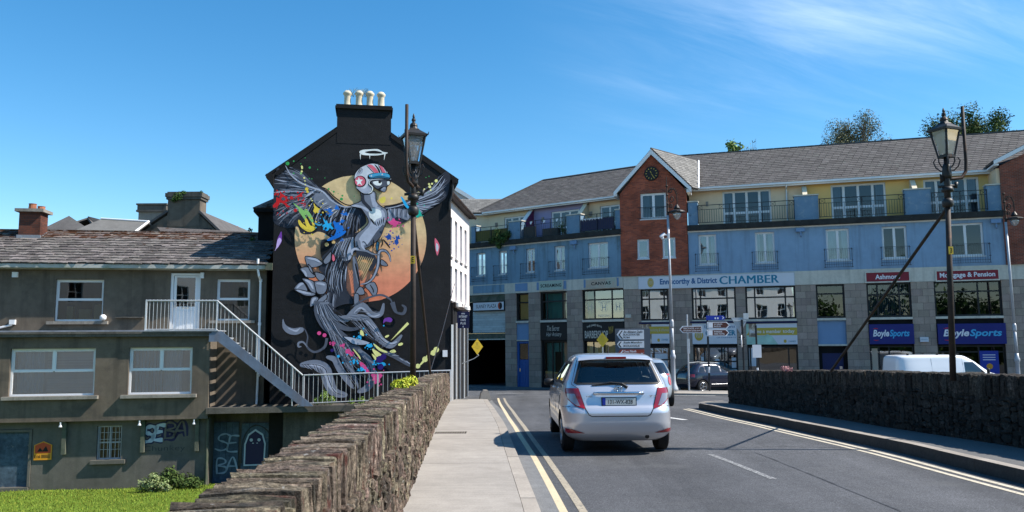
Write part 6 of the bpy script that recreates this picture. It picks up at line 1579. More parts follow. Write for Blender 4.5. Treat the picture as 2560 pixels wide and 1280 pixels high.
# ================================================================== brown rendered building on the left
FLA = rad(9.0)
def flw(u, o, z): return (-20.107 + u*cos(FLA) - o*sin(FLA), 25.636 + u*sin(FLA) + o*cos(FLA), z)
bb = thing('rendered_building', 'brown cement-rendered building with mossy slate roof and white windows beside the lawn', 'building', flw(0, 0, 0), FLA)
b = MB(); wall_grid(b, -7, 10.0, -.78, 1.96, 0, .26, [(3.8,6.4,.05,1.59),(7.44,9.45,.05,1.60)]); b.box(9.74, 9.99, .261, 1.2, -.78, 1.96); b.prism([(-7,-.78),(10,-.78),(10,-.74),(-7,-.74)], -.012, -.001); build('lower_wall', b, M['render_brown'], bb)
b = MB(); wall_grid(b, -7, 9.95, -3.1, -.781, .27, .5, [(3.36,4.50,-2.86,-1.02),(6.47,7.24,-2.07,-.97)]); build('basement_wall', b, M['render_grey'], bb)
b = MB(); b.box(-7, 10.06, -.16, 1.2, 1.965, 2.06); b.box(-7, 10.08, -.19, -.05, 2.061, 2.13); build('flat_roof', b, M['concrete_dark'], bb)
b = MB(); b.box(-7, 7.9, .9, 1.195, 2.065, 2.20); build('flashing', b, M['lead'], bb)
b = MB(); wall_grid(b, -7, 11.62, 2.06, 4.34, 1.2, 1.45, [(4.6,6.16,2.52,3.96),(9.92,11.06,2.53,4.0),(8.36,9.37,2.10,4.22)]); build('upper_wall', b, M['render_brown'], bb)
b = MB(); b.box(10.0, 11.62, 1.2, 1.45, -.45, 2.06); build('yard_wall', b, M['render_brown'], bb)
w = window(bb, 3.8, 6.4, .05, 1.59, .10, fw=.065, topcols=[.5], rows=[.52], mf='upvc', mg='glass', sill=(.15, .24, .11, 'concrete'))
hang(w, 'curtain', 4.15, 4.75, .15, 1.5, .30, 'curtain', n=12, amp=.06); b = MB(); b.box(3.88,6.32,.46,.47,.13,1.53); build('blind', b, M['blind'], w); b = MB()
for k in range(30): z = .14 + k*.045; b.quad((4.8,.36,z),(6.3,.36,z),(6.3,.39,z+.034),(4.8,.39,z+.034))
stuff(build('venetian_blind', b, M['blind'], w)); hang(w, 'curtain', 3.9, 4.2, .15, 1.5, .36, 'blind', n=4)
w = window(bb, 7.44, 9.45, .05, 1.60, .10, fw=.065, topcols=[.5], rows=[.52], mf='upvc', mg='glass', sill=(.18, .24, .11, 'concrete'))
strips(w, 'vertical_blind', 7.55, 8.55, .12, 1.53, .36, 'blind', w=.105); hang(w, 'curtain', 8.55, 9.05, .12, 1.53, .33, 'curtain', n=9, amp=.06)
w = window(bb, 4.6, 6.16, 2.52, 3.96, 1.30, fw=.06, topcols=[], rows=[.51], mf='upvc', mg='glass_sky', sill=(.2, .22, .11, 'concrete'))
b = MB(); b.box(4.85, 5.05, 1.6, 1.8, 2.6, 3.05); b.box(5.25, 5.6, 1.6, 1.8, 2.6, 2.95); b.box(5.75, 6.0, 1.6, 1.8, 2.6, 3.1); build('ornament', b, M['yellow_orange'], w)
w = window(bb, 9.92, 11.06, 2.53, 4.0, 1.30, fw=.06, topcols=[], rows=[.51], mf='upvc', mg='glass_sky', sill=(.2, .22, .10, 'concrete'))
hang(w, 'blind', 10.0, 10.95, 2.6, 3.95, 1.6, 'blind_dark', n=8)
# back door
b = MB(); b.box(8.36, 8.45, 1.24, 1.32, 2.1, 4.2); b.box(9.28, 9.37, 1.24, 1.32, 2.1, 4.2); b.box(8.45, 9.28, 1.24, 1.32, 4.12, 4.2); d_ = build('door_frame', b, M['upvc'], bb)
b = MB(); b.box(8.46, 9.27, 1.27, 1.31, 2.12, 2.95); b.box(8.46, 8.55, 1.27, 1.31, 2.951, 4.11); b.box(9.18, 9.27, 1.27, 1.31, 2.951, 4.11); b.box(8.551, 9.179, 1.27, 1.31, 2.951, 3.02); b.box(8.551, 9.179, 1.27, 1.31, 4.05, 4.11)
for k in range(2): b.box(8.58+k*.32, 8.58+k*.32+.27, 1.258, 1.269, 2.2, 2.88)
d_ = build('door', b, M['upvc'], bb); b = MB(); b.quad((8.551,1.29,3.02),(9.179,1.29,3.02),(9.179,1.29,4.05),(8.551,1.29,4.05)); build('pane', b, M['glass'], d_); b = MB(); b.box(8.5,8.54,1.22,1.269,3.0,3.2); b.box(8.74,9.0,1.262,1.269,2.95,3.0); build('handle', b, M['chrome'], d_)
# basement door, barred window
b = MB(); b.box(3.37, 3.45, .24, .32, -2.86, -1.03); b.box(4.41, 4.49, .24, .32, -2.86, -1.03); b.box(3.45, 4.41, .24, .32, -1.11, -1.03); b.box(3.4, 4.46, .20, .5, -3.05, -2.87); fd = build('door_frame', b, M['render_grey'], bb)
b = MB(); b.box(3.46, 4.40, .33, .37, -2.86, -1.12); build('door', b, M['hoarding'], bb)
w = window(bb, 6.47, 7.24, -2.07, -.97, .36, fw=.05, cols=[.5], rows=[.5], mf='galv_dull', mg='glass_dark', sash=False, sill=(.15, .20, .13, 'render_grey'))
b = MB()
for k in range(6): x = 6.56 + k*.118; b.tube([(x,.33,-2.03),(x,.33,-1.0)], .009, 5)
for z in (-1.75,-1.42,-1.2): b.box(6.49,7.22,.326,.334,z,z+.014)
build('window_bars', b, M['galv_dull'], w)
for x, z in ((5.5,-.85),(7.93,-.85),(9.65,-.85)):
    b = MB(); b.box(x-.06, x+.06, .12, .268, -1.85, -.80); b.prism([(x-.05,-.8),(x+.05,-.8),(x+.05,-.782),(x-.05,-.782)], .0, .26); build('bracket', b, M['mossy'], bb)
    b = MB(); b.tube([(x-.08,.02,-.80),(x-.08,.02,-.86)], .03, 8); b.lathe([(.02,0),(.055,-.09),(.05,-.10)][::-1], (x-.08,.02,-.86), 8); build('spotlight', b, M['sign_white'], bb)
# small fittings on the upper wall
b = MB(); b.box(3.22,3.40,1.12,1.199,4.02,4.2); build('vent_box', b, M['upvc'], bb)
b = MB(); b.box(3.23,3.41,1.1,1.199,2.41,2.57); b.tube([(3.3,1.16,2.4),(2.2,1.16,2.12)], .035, 6); build('vent_box', b, M['upvc'], bb)
b = MB(); b.box(9.37,9.48,1.1,1.199,4.02,4.22); build('alarm_box', b, M['upvc'], bb)
b = MB(); b.lathe([(.06,0),(.11,.05),(.11,.14),(.05,.20)], (6.22,1.08,2.54), 10); build('flood_light', b, M['upvc'], bb, smooth=True)
b = MB(); b.box(6.6,7.5,1.1,1.199,2.62,2.66); build('wall_rail', b, M['concrete_dark'], bb)
# gutter, downpipe
b = MB(); b.box(-7, 11.86, .80, .86, 4.33, 4.46); b.box(-7, 11.86, .861, .98, 4.33, 4.36); b.box(-7, 11.6, .981, 1.2, 4.30, 4.34); build('gutter', b, M['gutter'], bb)
b = MB(); b.tube([(11.36,.84,4.70),(11.36,.84,4.35),(11.40,.90,4.1),(11.43,1.10,3.95),(11.43,1.12,1.4),(11.40,1.12,-.42)], .042, 10); 
for z in (3.9, 2.35, .55): b.lathe([(.058,0),(.058,.10)], (11.43,1.12,z), 10)
build('downpipe', b, M['upvc'], bb)
b = MB(); b.box(11.62,11.86,.78,1.0,4.30,4.55); build('gutter_end', b, M['mossy'], bb)
# roof
pit = atan2(1.55, 3.35); sl = hypot(1.55, 3.35)
b = MB(); b.slab([(-7,.80,4.46),(11.6,.80,4.46),(11.6,4.15,6.0),(-7,4.15,6.0)], .1); b.slab([(11.6,4.15,6.0),(11.6,7.5,4.4),(-7,7.5,4.4),(-7,4.15,6.0)], .1); rf = build('roof', b, M['slate_old'], bb)
def brng(s): return (-6.9, 11.55)
slates(rf, (0,.78,4.475), (1,0,0), (0,cos(pit),sin(pit)), 10, .30, sl/13.2, brng, M['slate_old'], thick=.03, jit=.04, key=lambda q: (0 if 2.4 < q[1] < 11.6 else 1, q[0], q[1]))
slates(rf, (0,.78+cos(pit)*sl*10/13.2,4.475+sin(pit)*sl*10/13.2), (1,0,0), (0,cos(pit),sin(pit)), 3, .30, sl/13.2, brng, M['slate_moss'], thick=.03, jit=.04, single=0)
b = MB()
for k in range(40): b.box(-6.9+k*.46, -6.9+k*.46+.445, 4.02, 4.28, 5.99, 6.07)
stuff(build('ridge_tiles', b, M['slate_moss'], rf))
b = MB(); b.box(2.42, 3.16, 3.3, 3.95, 5.4, 6.62); ck = build('chimney', b, brick_mat('brick_chimney', (0.15,.052,.032), (0.085,.036,.027), (.06,.05,.045), .21, .07), bb)
b = MB(); b.box(2.30, 3.28, 3.18, 4.07, 6.625, 6.74); build('cap', b, M['concrete'], ck)
for dx, h in ((-.02,.22),(.2,.16)):
    b = MB(); b.lathe([(.14,0),(.125,h*.8),(.14,h)], (2.79+dx, 3.55+dx, 6.745), 12); build('chimney_pot', b, M['terracotta'], ck)
b = MB(); b.box(2.38, 3.20, 3.255, 3.298, 5.55, 5.76)
for k in range(4): b.box(3.162, 3.20, 3.30+k*.16, 3.30+k*.16+.13, 5.56+k*.07, 5.72+k*.07)
build('flashing', b, M['lead'], ck)
b = MB(); b.box(-6.9, 9.9, 1.1, 1.15, -.6, 1.9); b.box(-6.9, 11.5, 2.6, 2.65, 2.1, 4.3); b.box(-6.9, 9.9, 1.1, 1.15, -3, -.8); b.box(-7, 11.6, 7.3, 7.5, -3, 4.4); b.box(-7,-6.8,.27,7.3,-3,4.3); b.box(-6.9,11.5,1.46,2.59,2.0,2.05); b.box(-6.8,9.7,.5,1.1,-.78,-.7); build('room', b, M['room'], bb)
# graffiti painted on the basement wall: part of the wall
def spray(parent, runs, w, m, y, name='graffiti'):
    """hand-drawn paint line: smooth ribbons of even width, flat on the wall"""
    b = MB()
    for P in runs:
        C = crom(P, False, 6); vs = []; n = len(C)
        for i, p in enumerate(C):
            a, c = C[max(i-1, 0)], C[min(i+1, n-1)]; dx, dz = c[0]-a[0], c[1]-a[1]; l = hypot(dx, dz) or 1; h = w*.5*(1 + .25*sin(i*.9))
            vs += [(p[0]-dz/l*h, y, p[1]+dx/l*h), (p[0]+dz/l*h, y, p[1]-dx/l*h)]
        b.add(vs, [(2*i, 2*i+1, 2*i+3, 2*i+2) for i in range(n-1)])
    return build(name, b, M[m], parent)
def at_(run, x, z, s, sk=.15): return [(x + (u + sk*v)*s, z + v*s) for u, v in run]
GL = {'S': [[(.9,.85),(.6,1.0),(.25,.9),(.2,.65),(.5,.52),(.75,.38),(.7,.1),(.35,0),(.0,.12)]], 'E': [[(.8,.95),(.3,.95),(.2,.55),(.15,.05),(.75,.0)],[(.2,.52),(.65,.55)]],
      'B': [[(.2,.0),(.15,.95),(.6,.95),(.7,.7),(.25,.52),(.75,.4),(.7,.05),(.15,.0)]], 'A': [[(.05,.0),(.45,1.0),(.85,.0)],[(.22,.38),(.68,.38)]]}
for i, (ch_, m_) in enumerate((('S','curtain'),('E','curtain'),('B','blind_dark'),('A','blind_dark'))):
    x, z = 7.82 + i*.34, -1.52 + i*.05
    runs = [at_(r, x, z, .50) for r in GL[ch_]]
    spray(bb, runs, .20, 'navy', .2665); 
    if i < 2: spray(bb, runs, .115, m_, .2645)
    else: spray(bb, runs, .06, 'render_grey', .2645)
b = MB(); add_text(b, 'Chunkey', 7.95, 9.25, -1.88, -1.66, .2665, bold=-.014); build('graffiti', b, M['blind_dark'], bb)
# energy sign
t = thing('wall_plaque', 'orange house-shaped plaque marked E16 beside the boarded basement door', 'plaque', flw(4.58, .262, -2.02), FLA)
b = MB(); b.prism([(0,0),(.54,0),(.54,.48),(.27,.60),(0,.48)], -.03, .0); build('board', b, M['sign_orange'], t)
patch(t, 'panel', [(.03,.22),(.51,.22),(.51,.47),(.27,.57),(.03,.47)], 'sign_orange_red', -.033)
b = MB(); add_text(b, 'E16', .02, .20, .07, .16, -.034, bold=.02)
for z in (.15,.11,.07): b.box(.23, .50, -.0335, -.032, z, z+.018)
b.poly([(.1,-.036,.27),(.18,-.036,.40),(.26,-.036,.30),(.36,-.036,.45),(.44,-.036,.27)]); build('lettering', b, M['ink'], t)

# ================================================================== yard below and outside stair with walkway
yd = thing('boarded_undercroft', 'dark boarded doors with pale graffiti under the walkway slab', 'building', flw(0, 0, 0), FLA)
b = MB(); b.box(9.96, 18.4, 1.0, 1.2, -3.1, -.66); b.box(9.96, 10.02, .3, 1.0, -3.1, -.66); b.box(12.4, 18.4, .5, .99, -3.1, -.66); build('wall', b, M['concrete_dark'], yd)
for x0, x1, z1, n in ((10.03, 10.86, -1.0, 4), (10.95, 12.3, -1.05, 5)):
    for k in range(n):
        q = MB(); w_ = (x1-x0)/n; q.box(x0+k*w_+.004, x0+(k+1)*w_-.004, .92+RS.uniform(0,.02), .99, -3.05, z1); build('plank', q, M['hoarding'], yd)
for ch_, x, z in (('S',10.08,-1.95),('E',10.42,-2.0),('B',10.08,-2.72),('A',10.44,-2.68)): spray(yd, [at_(r, x, z, .56 if ch_ in 'SE' else .5, .05) for r in GL[ch_]], .055, 'blind', .905)
spray(yd, [[(10.98,-2.4),(11.0,-1.7),(11.2,-1.25),(11.5,-1.12),(11.85,-1.35),(12.0,-1.8)]], .04, 'blind_dark', .906)
gp = [(11.05,-2.5),(11.75,-2.5),(11.78,-1.75),(11.68,-1.42),(11.42,-1.25),(11.18,-1.42),(11.06,-1.75)]
patch(yd, 'graffiti', gp, 'curtain', .905); patch(yd, 'graffiti', [(11.42+(x-11.42)*.86, -1.95+(z+1.95)*.9) for x, z in gp], 'navy', .902)
for dx in (-.13,.13): disc(yd, 'graffiti', 11.42+dx, -1.62, .055, .055, 'curtain', .899)
for dx in (-.07,.07): disc(yd, 'graffiti', 11.42+dx, -1.73, .03, .015, 'curtain', .899)
b = MB(); b.tube([(9.97,.22,-.8),(9.97,.22,-3.0)], .05, 8); build('downpipe', b, M['mossy'], yd)

st = thing('outside_stair', 'grey galvanised outside stair and railed concrete walkway in front of the black gable', 'stair', flw(0, 0, 0), FLA)
b = MB(); b.box(9.96, 18.9, -.10, 1.6, -.62, -.42); build('walkway_slab', b, M['concrete_dark'], st)
b = MB(); b.box(7.93, 10.3, -.22, 1.15, 2.135, 2.17); build('landing', b, M['galv_dull'], st)
n = 14; X0, Z0, X1, Z1 = 10.35, 2.1, 13.12, -.38
for k in range(n):
    b = MB(); x = X0 + (X1-X0)*k/n; z = Z0 + (Z1-Z0)*(k+1)/n; b.box(x, x+.21, -.13, 1.12, z-.05, z+.0); build('step', b, M['galv_dull'], st)
for yy in (-.19,):
    b = MB(); b.prism([(10.0,2.13),(10.0,1.78),(10.30,1.78),(13.05,-.42),(13.45,-.42),(13.40,-.36),(10.40,2.13)], yy, yy+.05); build('stringer', b, M['stringer'], st)
def rail_run(pts_top, pts_bot, sp, y):
    b = MB(); b.tube([(x, y, z) for x, z in pts_top], .026, 8); b.tube([(x, y, z) for x, z in pts_bot], .018, 6)
    rl = build('railing', b, M['galv'], st)
    L_ = pts_top[-1][0] - pts_top[0][0]; n = int(L_/sp)
    for i in range(n+1):
        x = pts_top[0][0] + L_*i/n
        z1 = interp(x, pts_top); z0 = interp(x, pts_bot)
        link('baluster', baluster_mesh(round(z1-z0, 1), .0085, 'galv'), rl, (x, y, z0))
    return rl
rail_run([(7.95,3.16),(10.22,3.16)], [(7.95,2.2),(10.22,2.2)], .115, -.16)
rail_run([(10.22,3.16),(13.09,.62)], [(10.22,2.2),(13.22,-.33)], .125, -.16)
rail_run([(13.12,.62),(18.15,.72)], [(13.22,-.33),(18.15,-.20)], .155, -.05)
for x, z0, z1 in ((7.97,2.1,3.16),(10.22,1.9,3.16),(11.55,.75,1.98),(12.75,-.40,.92),(13.12,-.40,.62),(15.6,-.40,.66),(18.12,-.40,.72)): b = MB(); b.tube([(x,-.16 if x < 13 else -.05,z0),(x,-.16 if x < 13 else -.05,z1)], .024, 8); build('post', b, M['galv'], st)
b = MB(); b.box(7.94, 7.99, -.18, -.14, 2.12, 3.18); build('corner_plate', b, M['upvc'], st)

# ================================================================== roofs behind
db = thing('dark_annex', 'dark narrow building with small slate roof tucked left of the mural gable', 'building', (-9.85, 30.6, 0), FMA)
b = MB(); b.box(.05, 1.6, 0, 4, -3, 6.75); build('wall', b, M['black_wall'], db)
b = MB(); b.box(-.12, 1.6, -.15, 4.1, 6.755, 6.9); build('gutter', b, M['black_wall'], db)
b = MB(); b.slab([(-.15,-.16,6.92),(1.6,-.16,6.92),(1.6,1.2,8.0),(.9,1.2,7.75)], .06); b.slab([(-.15,4,6.92),(-.15,-.16,6.92),(.9,1.2,7.75),(.9,4,7.75)], .06); build('roof', b, M['slate_moss'], db)
hb = thing('old_house', 'old brown house gable with a wide plant-topped chimney behind the slate roof', 'building', (0, 44, 0))
b = MB(); b.prism([(-22.6,-1),(-15.3,-1),(-15.3,6.9),(-17.36,8.86),(-19.15,8.86),(-22.6,6.5)], 0, .3); build('gable_wall', b, M['render_brown'], hb)
b = MB(); b.box(-19.15, -17.36, -.02, .9, 8.2, 9.72); ck = build('chimney', b, M['render_brown'], hb)
b = MB(); b.box(-19.22, -17.28, -.10, .98, 9.725, 9.86); b.box(-19.27, -17.22, -.14, 1.02, 9.865, 10.08); b.box(-19.18, -17.3, -.07, .95, 10.085, 10.16); build('cap', b, M['concrete_dark'], ck)
b = MB(); b.slab([(-22.7,-.12,6.56),(-19.1,-.12,9.02),(-19.1,9,9.02),(-22.7,9,6.56)][::-1], .12); b.slab([(-17.4,-.12,9.0),(-15.2,-.12,6.92),(-15.2,9,6.92),(-17.4,9,9.0)][::-1], .12); b.slab([(-19.1,.9,9.02),(-17.4,.9,9.0),(-17.4,9,9.0),(-19.1,9,9.02)], .1); build('roof', b, M['slate_grey'], hb)
for x in (-19.55, -17.1):
    b = MB(); b.box(x, x+.42, -.03, .0, 7.75, 8.1); build('window', b, M['black_frame'], hb); 
b = MB(); b.box(-21.95, -20.35, 2.5, 3.4, 7.0, 9.45); ck = build('chimney', b, M['concrete'], hb)
b = MB(); b.box(-22.05, -20.25, 2.38, 3.52, 9.455, 9.57); b.box(-22.0, -20.3, 2.42, 3.48, 9.575, 9.85); b.box(-22.05, -20.25, 2.36, 3.54, 9.855, 9.95); build('cap', b, M['concrete_dark'], ck)
hr = thing('low_house', 'low house with pale sunlit hipped slate roof between the chimneys', 'building', (0, 42, 0))
b = MB(); b.box(-23.0, -20.2, .3, 5, -1, 7.6); build('wall', b, M['render_grey'], hr)
b = MB(); b.slab([(-23.35,-.1,7.62),(-20.0,-.1,7.52),(-20.04,1.7,8.42),(-22.7,1.7,8.60)], .08); b.slab([(-23.35,5,7.62),(-23.35,-.1,7.62),(-22.7,1.7,8.60),(-22.7,5,8.60)], .08); b.slab([(-22.7,1.7,8.60),(-20.04,1.7,8.42),(-20.0,5,7.6),(-22.7,5,7.6)], .08); rf = build('roof', b, M['slate_pale'], hr)
b = MB(); b.tube([(-20.0,-.12,7.56),(-20.04,1.7,8.46)], .06, 6); b.tube([(-22.7,1.7,8.64),(-20.04,1.7,8.46)], .05, 6); build('verge', b, M['upvc'], hr)
hd = thing('far_house', 'far house with steep dark slate hip roof behind the brick chimney', 'building', (0, 48, 0))
b = MB(); b.box(-29.5, -25.0, .3, 6, -1, 8.1); build('wall', b, M['render_grey'], hd)
b = MB(); b.slab([(-29.8,0,8.05),(-24.6,0,8.0),(-28.1,2.2,9.86)], .1); b.slab([(-29.8,5,8.05),(-29.8,0,8.05),(-26.9,2.2,9.75),(-26.9,5,9.75)], .1); b.slab([(-24.6,0,8.0),(-24.6,6,8.0),(-26.9,6,9.75),(-26.9,2.2,9.75)], .1); b.slab([(-26.9,2.2,9.75),(-26.9,3.5,9.75),(-22.5,3.5,9.4),(-22.5,2.0,8.6),(-25.6,1.9,8.6)], .08); rf = build('roof', b, M['slate_grey'], hd)
hl_ = thing('long_shed', 'long low slate roof with small end gable in front of the plant-topped chimney house', 'building', (0, 36, 0))
b = MB(); b.prism([(-16.7,0),(-15.4,0),(-15.4,6.5),(-16.05,7.0),(-16.7,6.5)], 0, .2); build('wall', b, M['render_brown'], hl_)
b = MB(); b.slab([(-16.1,-.05,7.0),(-15.1,-1.2,6.25),(-9.9,-1.2,6.0),(-9.9,-.05,6.63)][::-1], -.08); rf = build('roof', b, M['slate_old'], hl_)
b.m  # roof surface faces the lawn
for i in range(5):
    b = MB(); b.lathe([(.13,0),(.11,.32),(.14,.36),(.12,.42)], n=10); t = build('chimney_pot', b, M['terracotta'] if i not in (1,) else M['cream_pot'], None, (-20.35+i*.31, 55, 9.35 + (.06 if i != 2 else -.03)))
    tag(t, ['leftmost of a row of five far chimney pots, brown', 'cream pot in the row of five far chimney pots', 'shorter middle pot in the row of five far chimney pots', 'fourth pot of the far row, terracotta, next to the end', 'rightmost of a row of five far chimney pots, terracotta'][i], 'chimney pot', 'far chimney pots in a row')
ch = thing('far_chimney', 'long low far chimney stack carrying five pots above the roof ridge', 'chimney', (-19.7, 55, 0)); b = MB(); b.box(-.9, .9, -.25, .25, 3, 9.35); build('stack', b, M['concrete_dark'], ch)

# ================================================================== plants
def leaf_cloud(blobs, n, size, seed, gap=.0, squash=1.0, flat=0.0):
    """leaf-sized faces scattered through the volume of the given clumps (x,y,z,r)"""
    R = random.Random(seed); b = MB(); W = [q[3]**2 for q in blobs]
    for _ in range(n):
        x, y, z, r = R.choices(blobs, W)[0]
        while True:
            d = Vector((R.gauss(0,1), R.gauss(0,1), R.gauss(0,1))).normalized(); break
        rr_ = r * (R.random() ** .45) * R.uniform(.8, 1.1)
        p = Vector((x, y, z)) + Vector((d.x, d.y, d.z*squash)) * rr_
        s = size * R.uniform(.55, 1.35)
        nrm = (d + Vector((R.uniform(-.9,.9), R.uniform(-.9,.9), R.uniform(-.5,1.1)))).normalized()
        a = nrm.orthogonal().normalized(); a.rotate(Matrix.Rotation(R.uniform(0, 6.28), 3, nrm)); c = nrm.cross(a)
        b.add([p - a*s, p - c*s*.45 + a*s*.1, p + a*s, p + c*s*.5 + a*s*.1], [(0,1,2,3)])
    return b
def tree(label, x, y, z0, h, r, mleaf, seed, n, size, airy=False, trunk=.25, blobs_n=14):
    t = thing('tree', label, 'tree', (x, y, z0), 0, 'trees beyond the roof'); R = random.Random(seed)
    b = MB(); b.tube([(0,0,0),(.1,0,h*.3),(0,.1,h*.55),(.1,0,h*.75)], [trunk, trunk*.8, trunk*.5, trunk*.2], 8)
    tips = []
    for k in range(blobs_n):
        a = R.uniform(0, 6.28); e = R.uniform(.15, 1.25); L_ = r * R.uniform(.55, 1.0)
        tip = Vector((cos(a)*cos(e)*L_, sin(a)*cos(e)*L_, h*.62 + sin(e)*L_*(h*.38/r))); tips.append(tip)
        st_ = Vector((.05, 0, h * R.uniform(.32, .6))); m_ = st_.lerp(tip, .5) + Vector((0, 0, .12*L_))
        b.tube([st_, m_, tip], [trunk*.42, trunk*.26, trunk*.08], 5)
        for q in range(4 if airy else 2):
            t2 = tip + Vector((R.uniform(-1,1), R.uniform(-1,1), R.uniform(-.4,.9))) * r*.28; b.tube([m_.lerp(tip, .6), t2], [trunk*.12, trunk*.03], 4)
    build('trunk', b, M['bark'], t)
    tips += [Vector((R.uniform(-.35,.35)*r, R.uniform(-.3,.3)*r, h*R.uniform(.66,.92))) for _ in range(blobs_n//3)]
    bl = [(p.x, p.y, p.z, r * R.uniform(.20, .36)) for p in tips] + [(p.x*.6 + R.uniform(-.3,.3)*r, p.y*.6, p.z*.95, r*R.uniform(.16,.28)) for p in tips]
    build('crown', leaf_cloud(bl, n, size, seed), M[mleaf], t); return t
tree('airy grey-green birch-like tree rising behind the ridge of the blue block', 32.6, 75, 8, 15.3, 3.6, 'foliage_airy', 4, 19000, .085, True, .22, 30)
tree('dense dark green broadleaf tree behind the right hand lamp', 43.6, 75, 8, 15.4, 5.0, 'foliage_dark', 8, 26000, .125, False, .4, 22)
tree('small bright green treetop just showing over the ridge near the clock gable', 20.6, 72, 8, 12.6, 1.6, 'foliage_bright', 3, 1100, .17, True, .12, 9)
tree('thin leafless-looking treetop just showing right of the small green one', 22.0, 73, 8, 12.9, 1.2, 'foliage_airy', 6, 130, .10, True, .10, 12)

def bush(label, loc, blobs, n, size, m, seed, cat='shrub', name='shrub', group=None, stems=True, rz=0):
    t = thing(name, label, cat, loc, rz, group)
    if stems:
        b = MB(); R = random.Random(seed)
        for q in blobs: b.tube([(q[0]*.3, q[1]*.3, 0), (q[0]*.7, q[1]*.7, q[2]*.6), (q[0], q[1], q[2])], .012, 4)
        build('stems', b, M['bark'], t)
    build('leaves', leaf_cloud(blobs, n, size, seed), M[m], t); return t
bush('dark ivy bush with pale variegated leaves against the basement wall', flw(8.75, -.35, -3.0), [(0,0,.25,.34),(-.35,0,.2,.26),(.4,.05,.28,.34),(.8,.1,.22,.3),(.15,.1,.5,.26),(1.05,.2,.15,.22)], 2300, .055, 'foliage_dark', 21)
bush('pale leafy clump at the front of the ivy bush on the lawn', flw(8.55, -.75, -3.0), [(0,0,.3,.30),(-.3,0,.22,.22),(.3,0,.22,.25),(.05,0,.5,.18),(.5,-.05,.12,.16)], 620, .05, 'ivy_pale', 22)
bush('largest green weed clump growing at the foot of the mural behind the railing', flw(13.75, .35, -.42), [(0,0,.2,.22),(-.22,0,.12,.15),(.25,0,.16,.18),(.05,0,.38,.14)], 700, .035, 'foliage_bright', 23, 'weeds', 'weed_clump', 'weeds along the walkway', False)
bush('low spread of weeds right of the biggest clump below the mural', flw(14.7, .4, -.42), [(0,0,.08,.13),(.35,0,.12,.16),(.7,0,.1,.14),(1.05,0,.14,.15)], 600, .035, 'foliage_bright', 24, 'weeds', 'weed_clump', 'weeds along the walkway', False)
bush('bright yellow-green stonecrop on the parapet at the foot of the left lamp', (-1.58, 11.7, 1.07), [(0,0,.04,.09),(-.04,-.5,.03,.08),(.04,.4,.05,.10),(.02,-.25,.05,.10),(.05,.75,.04,.08),(-.12,.1,.03,.07)], 1500, .022, 'sedum', 25, 'stonecrop', 'stonecrop', None, False)
bush('pink dried flowers on top of the right parapet near its end', (6.38, 18.8, 1.0), [(0,0,.03,.08),(0,.3,.03,.06),(0,-.25,.03,.05)], 260, .02, 'pinkflower', 26, 'flowers', 'flower_clump', None, False)
bush('tufts of weeds growing on the wide brown chimney', (-18.55, 43.85, 10.0), [(0,0,-.1,.28),(.3,0,.1,.16),(-.2,0,-.3,.2),(1.25,.1,.12,.14)], 420, .05, 'foliage', 27, 'weeds', 'weed_clump', 'weeds on chimneys', False)
bush('overgrown dark shrub spilling over the balcony of the weathered blue block', fb(2.6, -.2, 8.5), [(0,0,.3,.45),(.5,0,.2,.40),(-.5,0,.15,.35),(.1,-.1,-.2,.3),(.75,.0,.5,.3),(-.1,0,.75,.25)], 1700, .07, 'foliage_dark', 28, 'shrub', 'shrub', None, False, FBA)
bush('small green plant in a pot on the purple balcony', fb(7.5, .2, 8.6), [(0,0,.6,.28),(.1,0,.3,.25)], 350, .05, 'foliage_dark', 29, 'plant', 'potted_plant', None, True, FBA)
bush('scruffy weeds growing from the gutter of the dark annex', (-9.95, 30.4, 5.7), [(0,0,0,.12),(-.08,0,.35,.1),(-.05,0,-.4,.1)], 160, .04, 'foliage', 30, 'weeds', 'weed_clump', 'weeds on chimneys', False)
